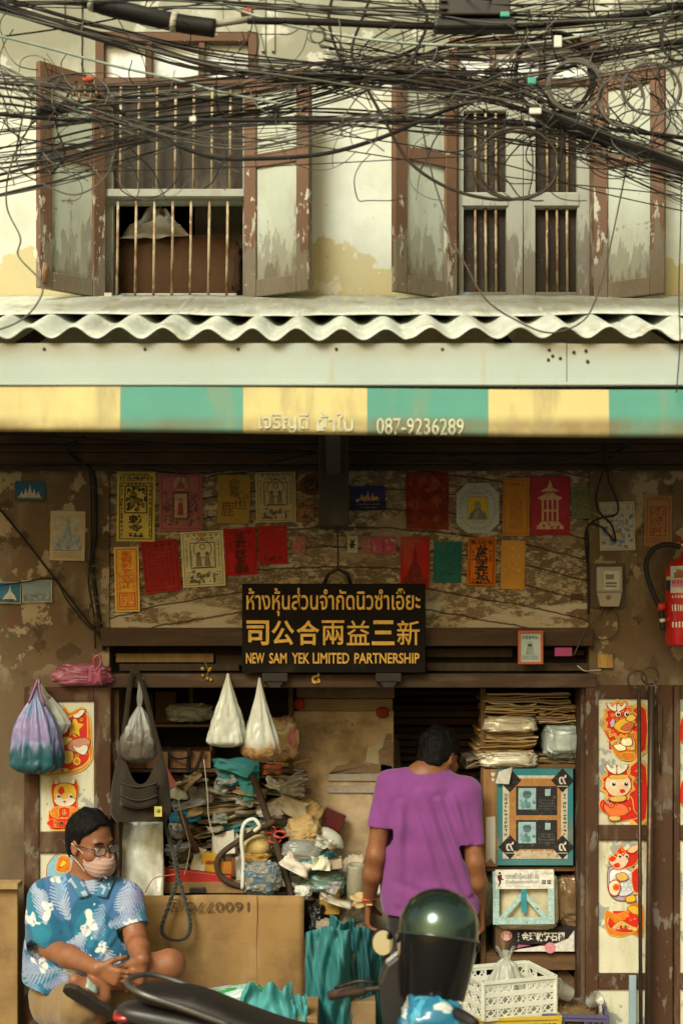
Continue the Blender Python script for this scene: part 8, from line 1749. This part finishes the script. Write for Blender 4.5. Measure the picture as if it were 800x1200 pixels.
for ia, ib, oa, ob in (((88, 1025), (106, 1049), (77, 1035), (93, 1053)), ((121, 1026), (112, 1050), (131, 1036), (125, 1053))):
    rows = []; yl = -.45
    for q in range(9):
        row = []
        for r in range(6):
            u, v = q / 8, r / 5; px = (ia[0] * (1 - u) + ib[0] * u) * (1 - v) + (oa[0] * (1 - u) + ob[0] * u) * v; py = (ia[1] * (1 - u) + ib[1] * u) * (1 - v) + (oa[1] * (1 - u) + ob[1] * u) * v
            w = A(px, py, -.46); nr = SV[(np.abs(SV[:, 0] - w[0]) < .009) & (np.abs(SV[:, 2] - w[2]) < .009)]; yl = min(nr[:, 1].min(), -.36) if len(nr) else yl; row.append(Vector((w[0], yl - .007 - .004 * math.sin(v * 3), w[2])))
        rows.append(row)
    cl = M((.10, .21, .30)); cl.grid(rows, None, True, cols=lambda i, j: (.30, .36, .46) if noise.noise(Vector((i * .45, j * .4, ia[0]))) > .1 else (.05, .16, .25)); cl.build('collar', FABR, sit, solid=.004)
for k in range(4): m = M((.5, .52, .48)); m.lathe([(0, 0), (.0055, 0), (.005, .002), (0, .0025)], at(111 - k * 1.5, 1060 + k * 20, -.510 - .006 * (k > 0)), (0, -1, .1), 10); m.build('button', PLAST, sit)
# khaki shorts
s = SDF(A(30, 1225, -.3) - V3((0, .52, 0)), A(170, 1120, -.3) + V3((0, .22, 0)), .007)
s.chain([A(72, 1168, -.33), A(110, 1164, -.33)], [.135, .13], .04, (1, .95, 1)); s.chain([A(76, 1176, -.36), A(96, 1180, -.58)], [.118, .096], .03); s.chain([A(108, 1168, -.35), A(140, 1156, -.45)], [.112, .100], .03)
V, F_ = s.mesh(1); V = V + vnormals(V, F_) * (vnoise(V, 12, 2) * .007 + vnoise(V, 30, 5) * .003)[:, None]; sm_build(V, F_, 'shorts', FABR, sit, col=(.22, .145, .062))
# sandals
fd = (ft1 - ft0) / np.linalg.norm(ft1 - ft0); nd = V3((-.30, -.78, -.55)); nd -= fd * (nd @ fd); nd /= np.linalg.norm(nd); sd_ = np.cross(fd, nd)
m = M((.030, .025, .021)); rows = []
for t, w_ in ((-.075, .012), (-.066, .026), (-.04, .034), (0.02, .034), (.08, .040), (.125, .038), (.150, .026), (.158, .010)):
    c = ft0 + fd * t; rows.append([Vector(c + sd_ * w_ * a + nd * b) for a, b in ((-1, .034), (1, .034), (1, .056), (-1, .056))])
m.grid(rows, None, False, True); m.add(rows[0], [(0, 1, 2, 3)]); m.add(rows[-1], [(3, 2, 1, 0)]); m.build('sandal', RUBBER, sit, bevel=.006)
m = M((.30, .40, .34)); m.grid([[Vector(ft0 + fd * t + sd_ * .045 * math.cos(a) + nd * (.030 - .062 * math.sin(a) )) for a in np.linspace(0, math.pi, 12)] for t in (.04, .06, .08, .095)]); tag(m.build('sandal_strap', PLAST, sit, solid=.003), 'pale green sandal strap')
x0 = A(116, 1325, -.62); m = M((.03, .025, .022)); m.box((x0[0] - .045, x0[1] - .15, 0), (x0[0] + .045, x0[1] + .10, .022)); m.build('sandal', RUBBER, sit, bevel=.008)
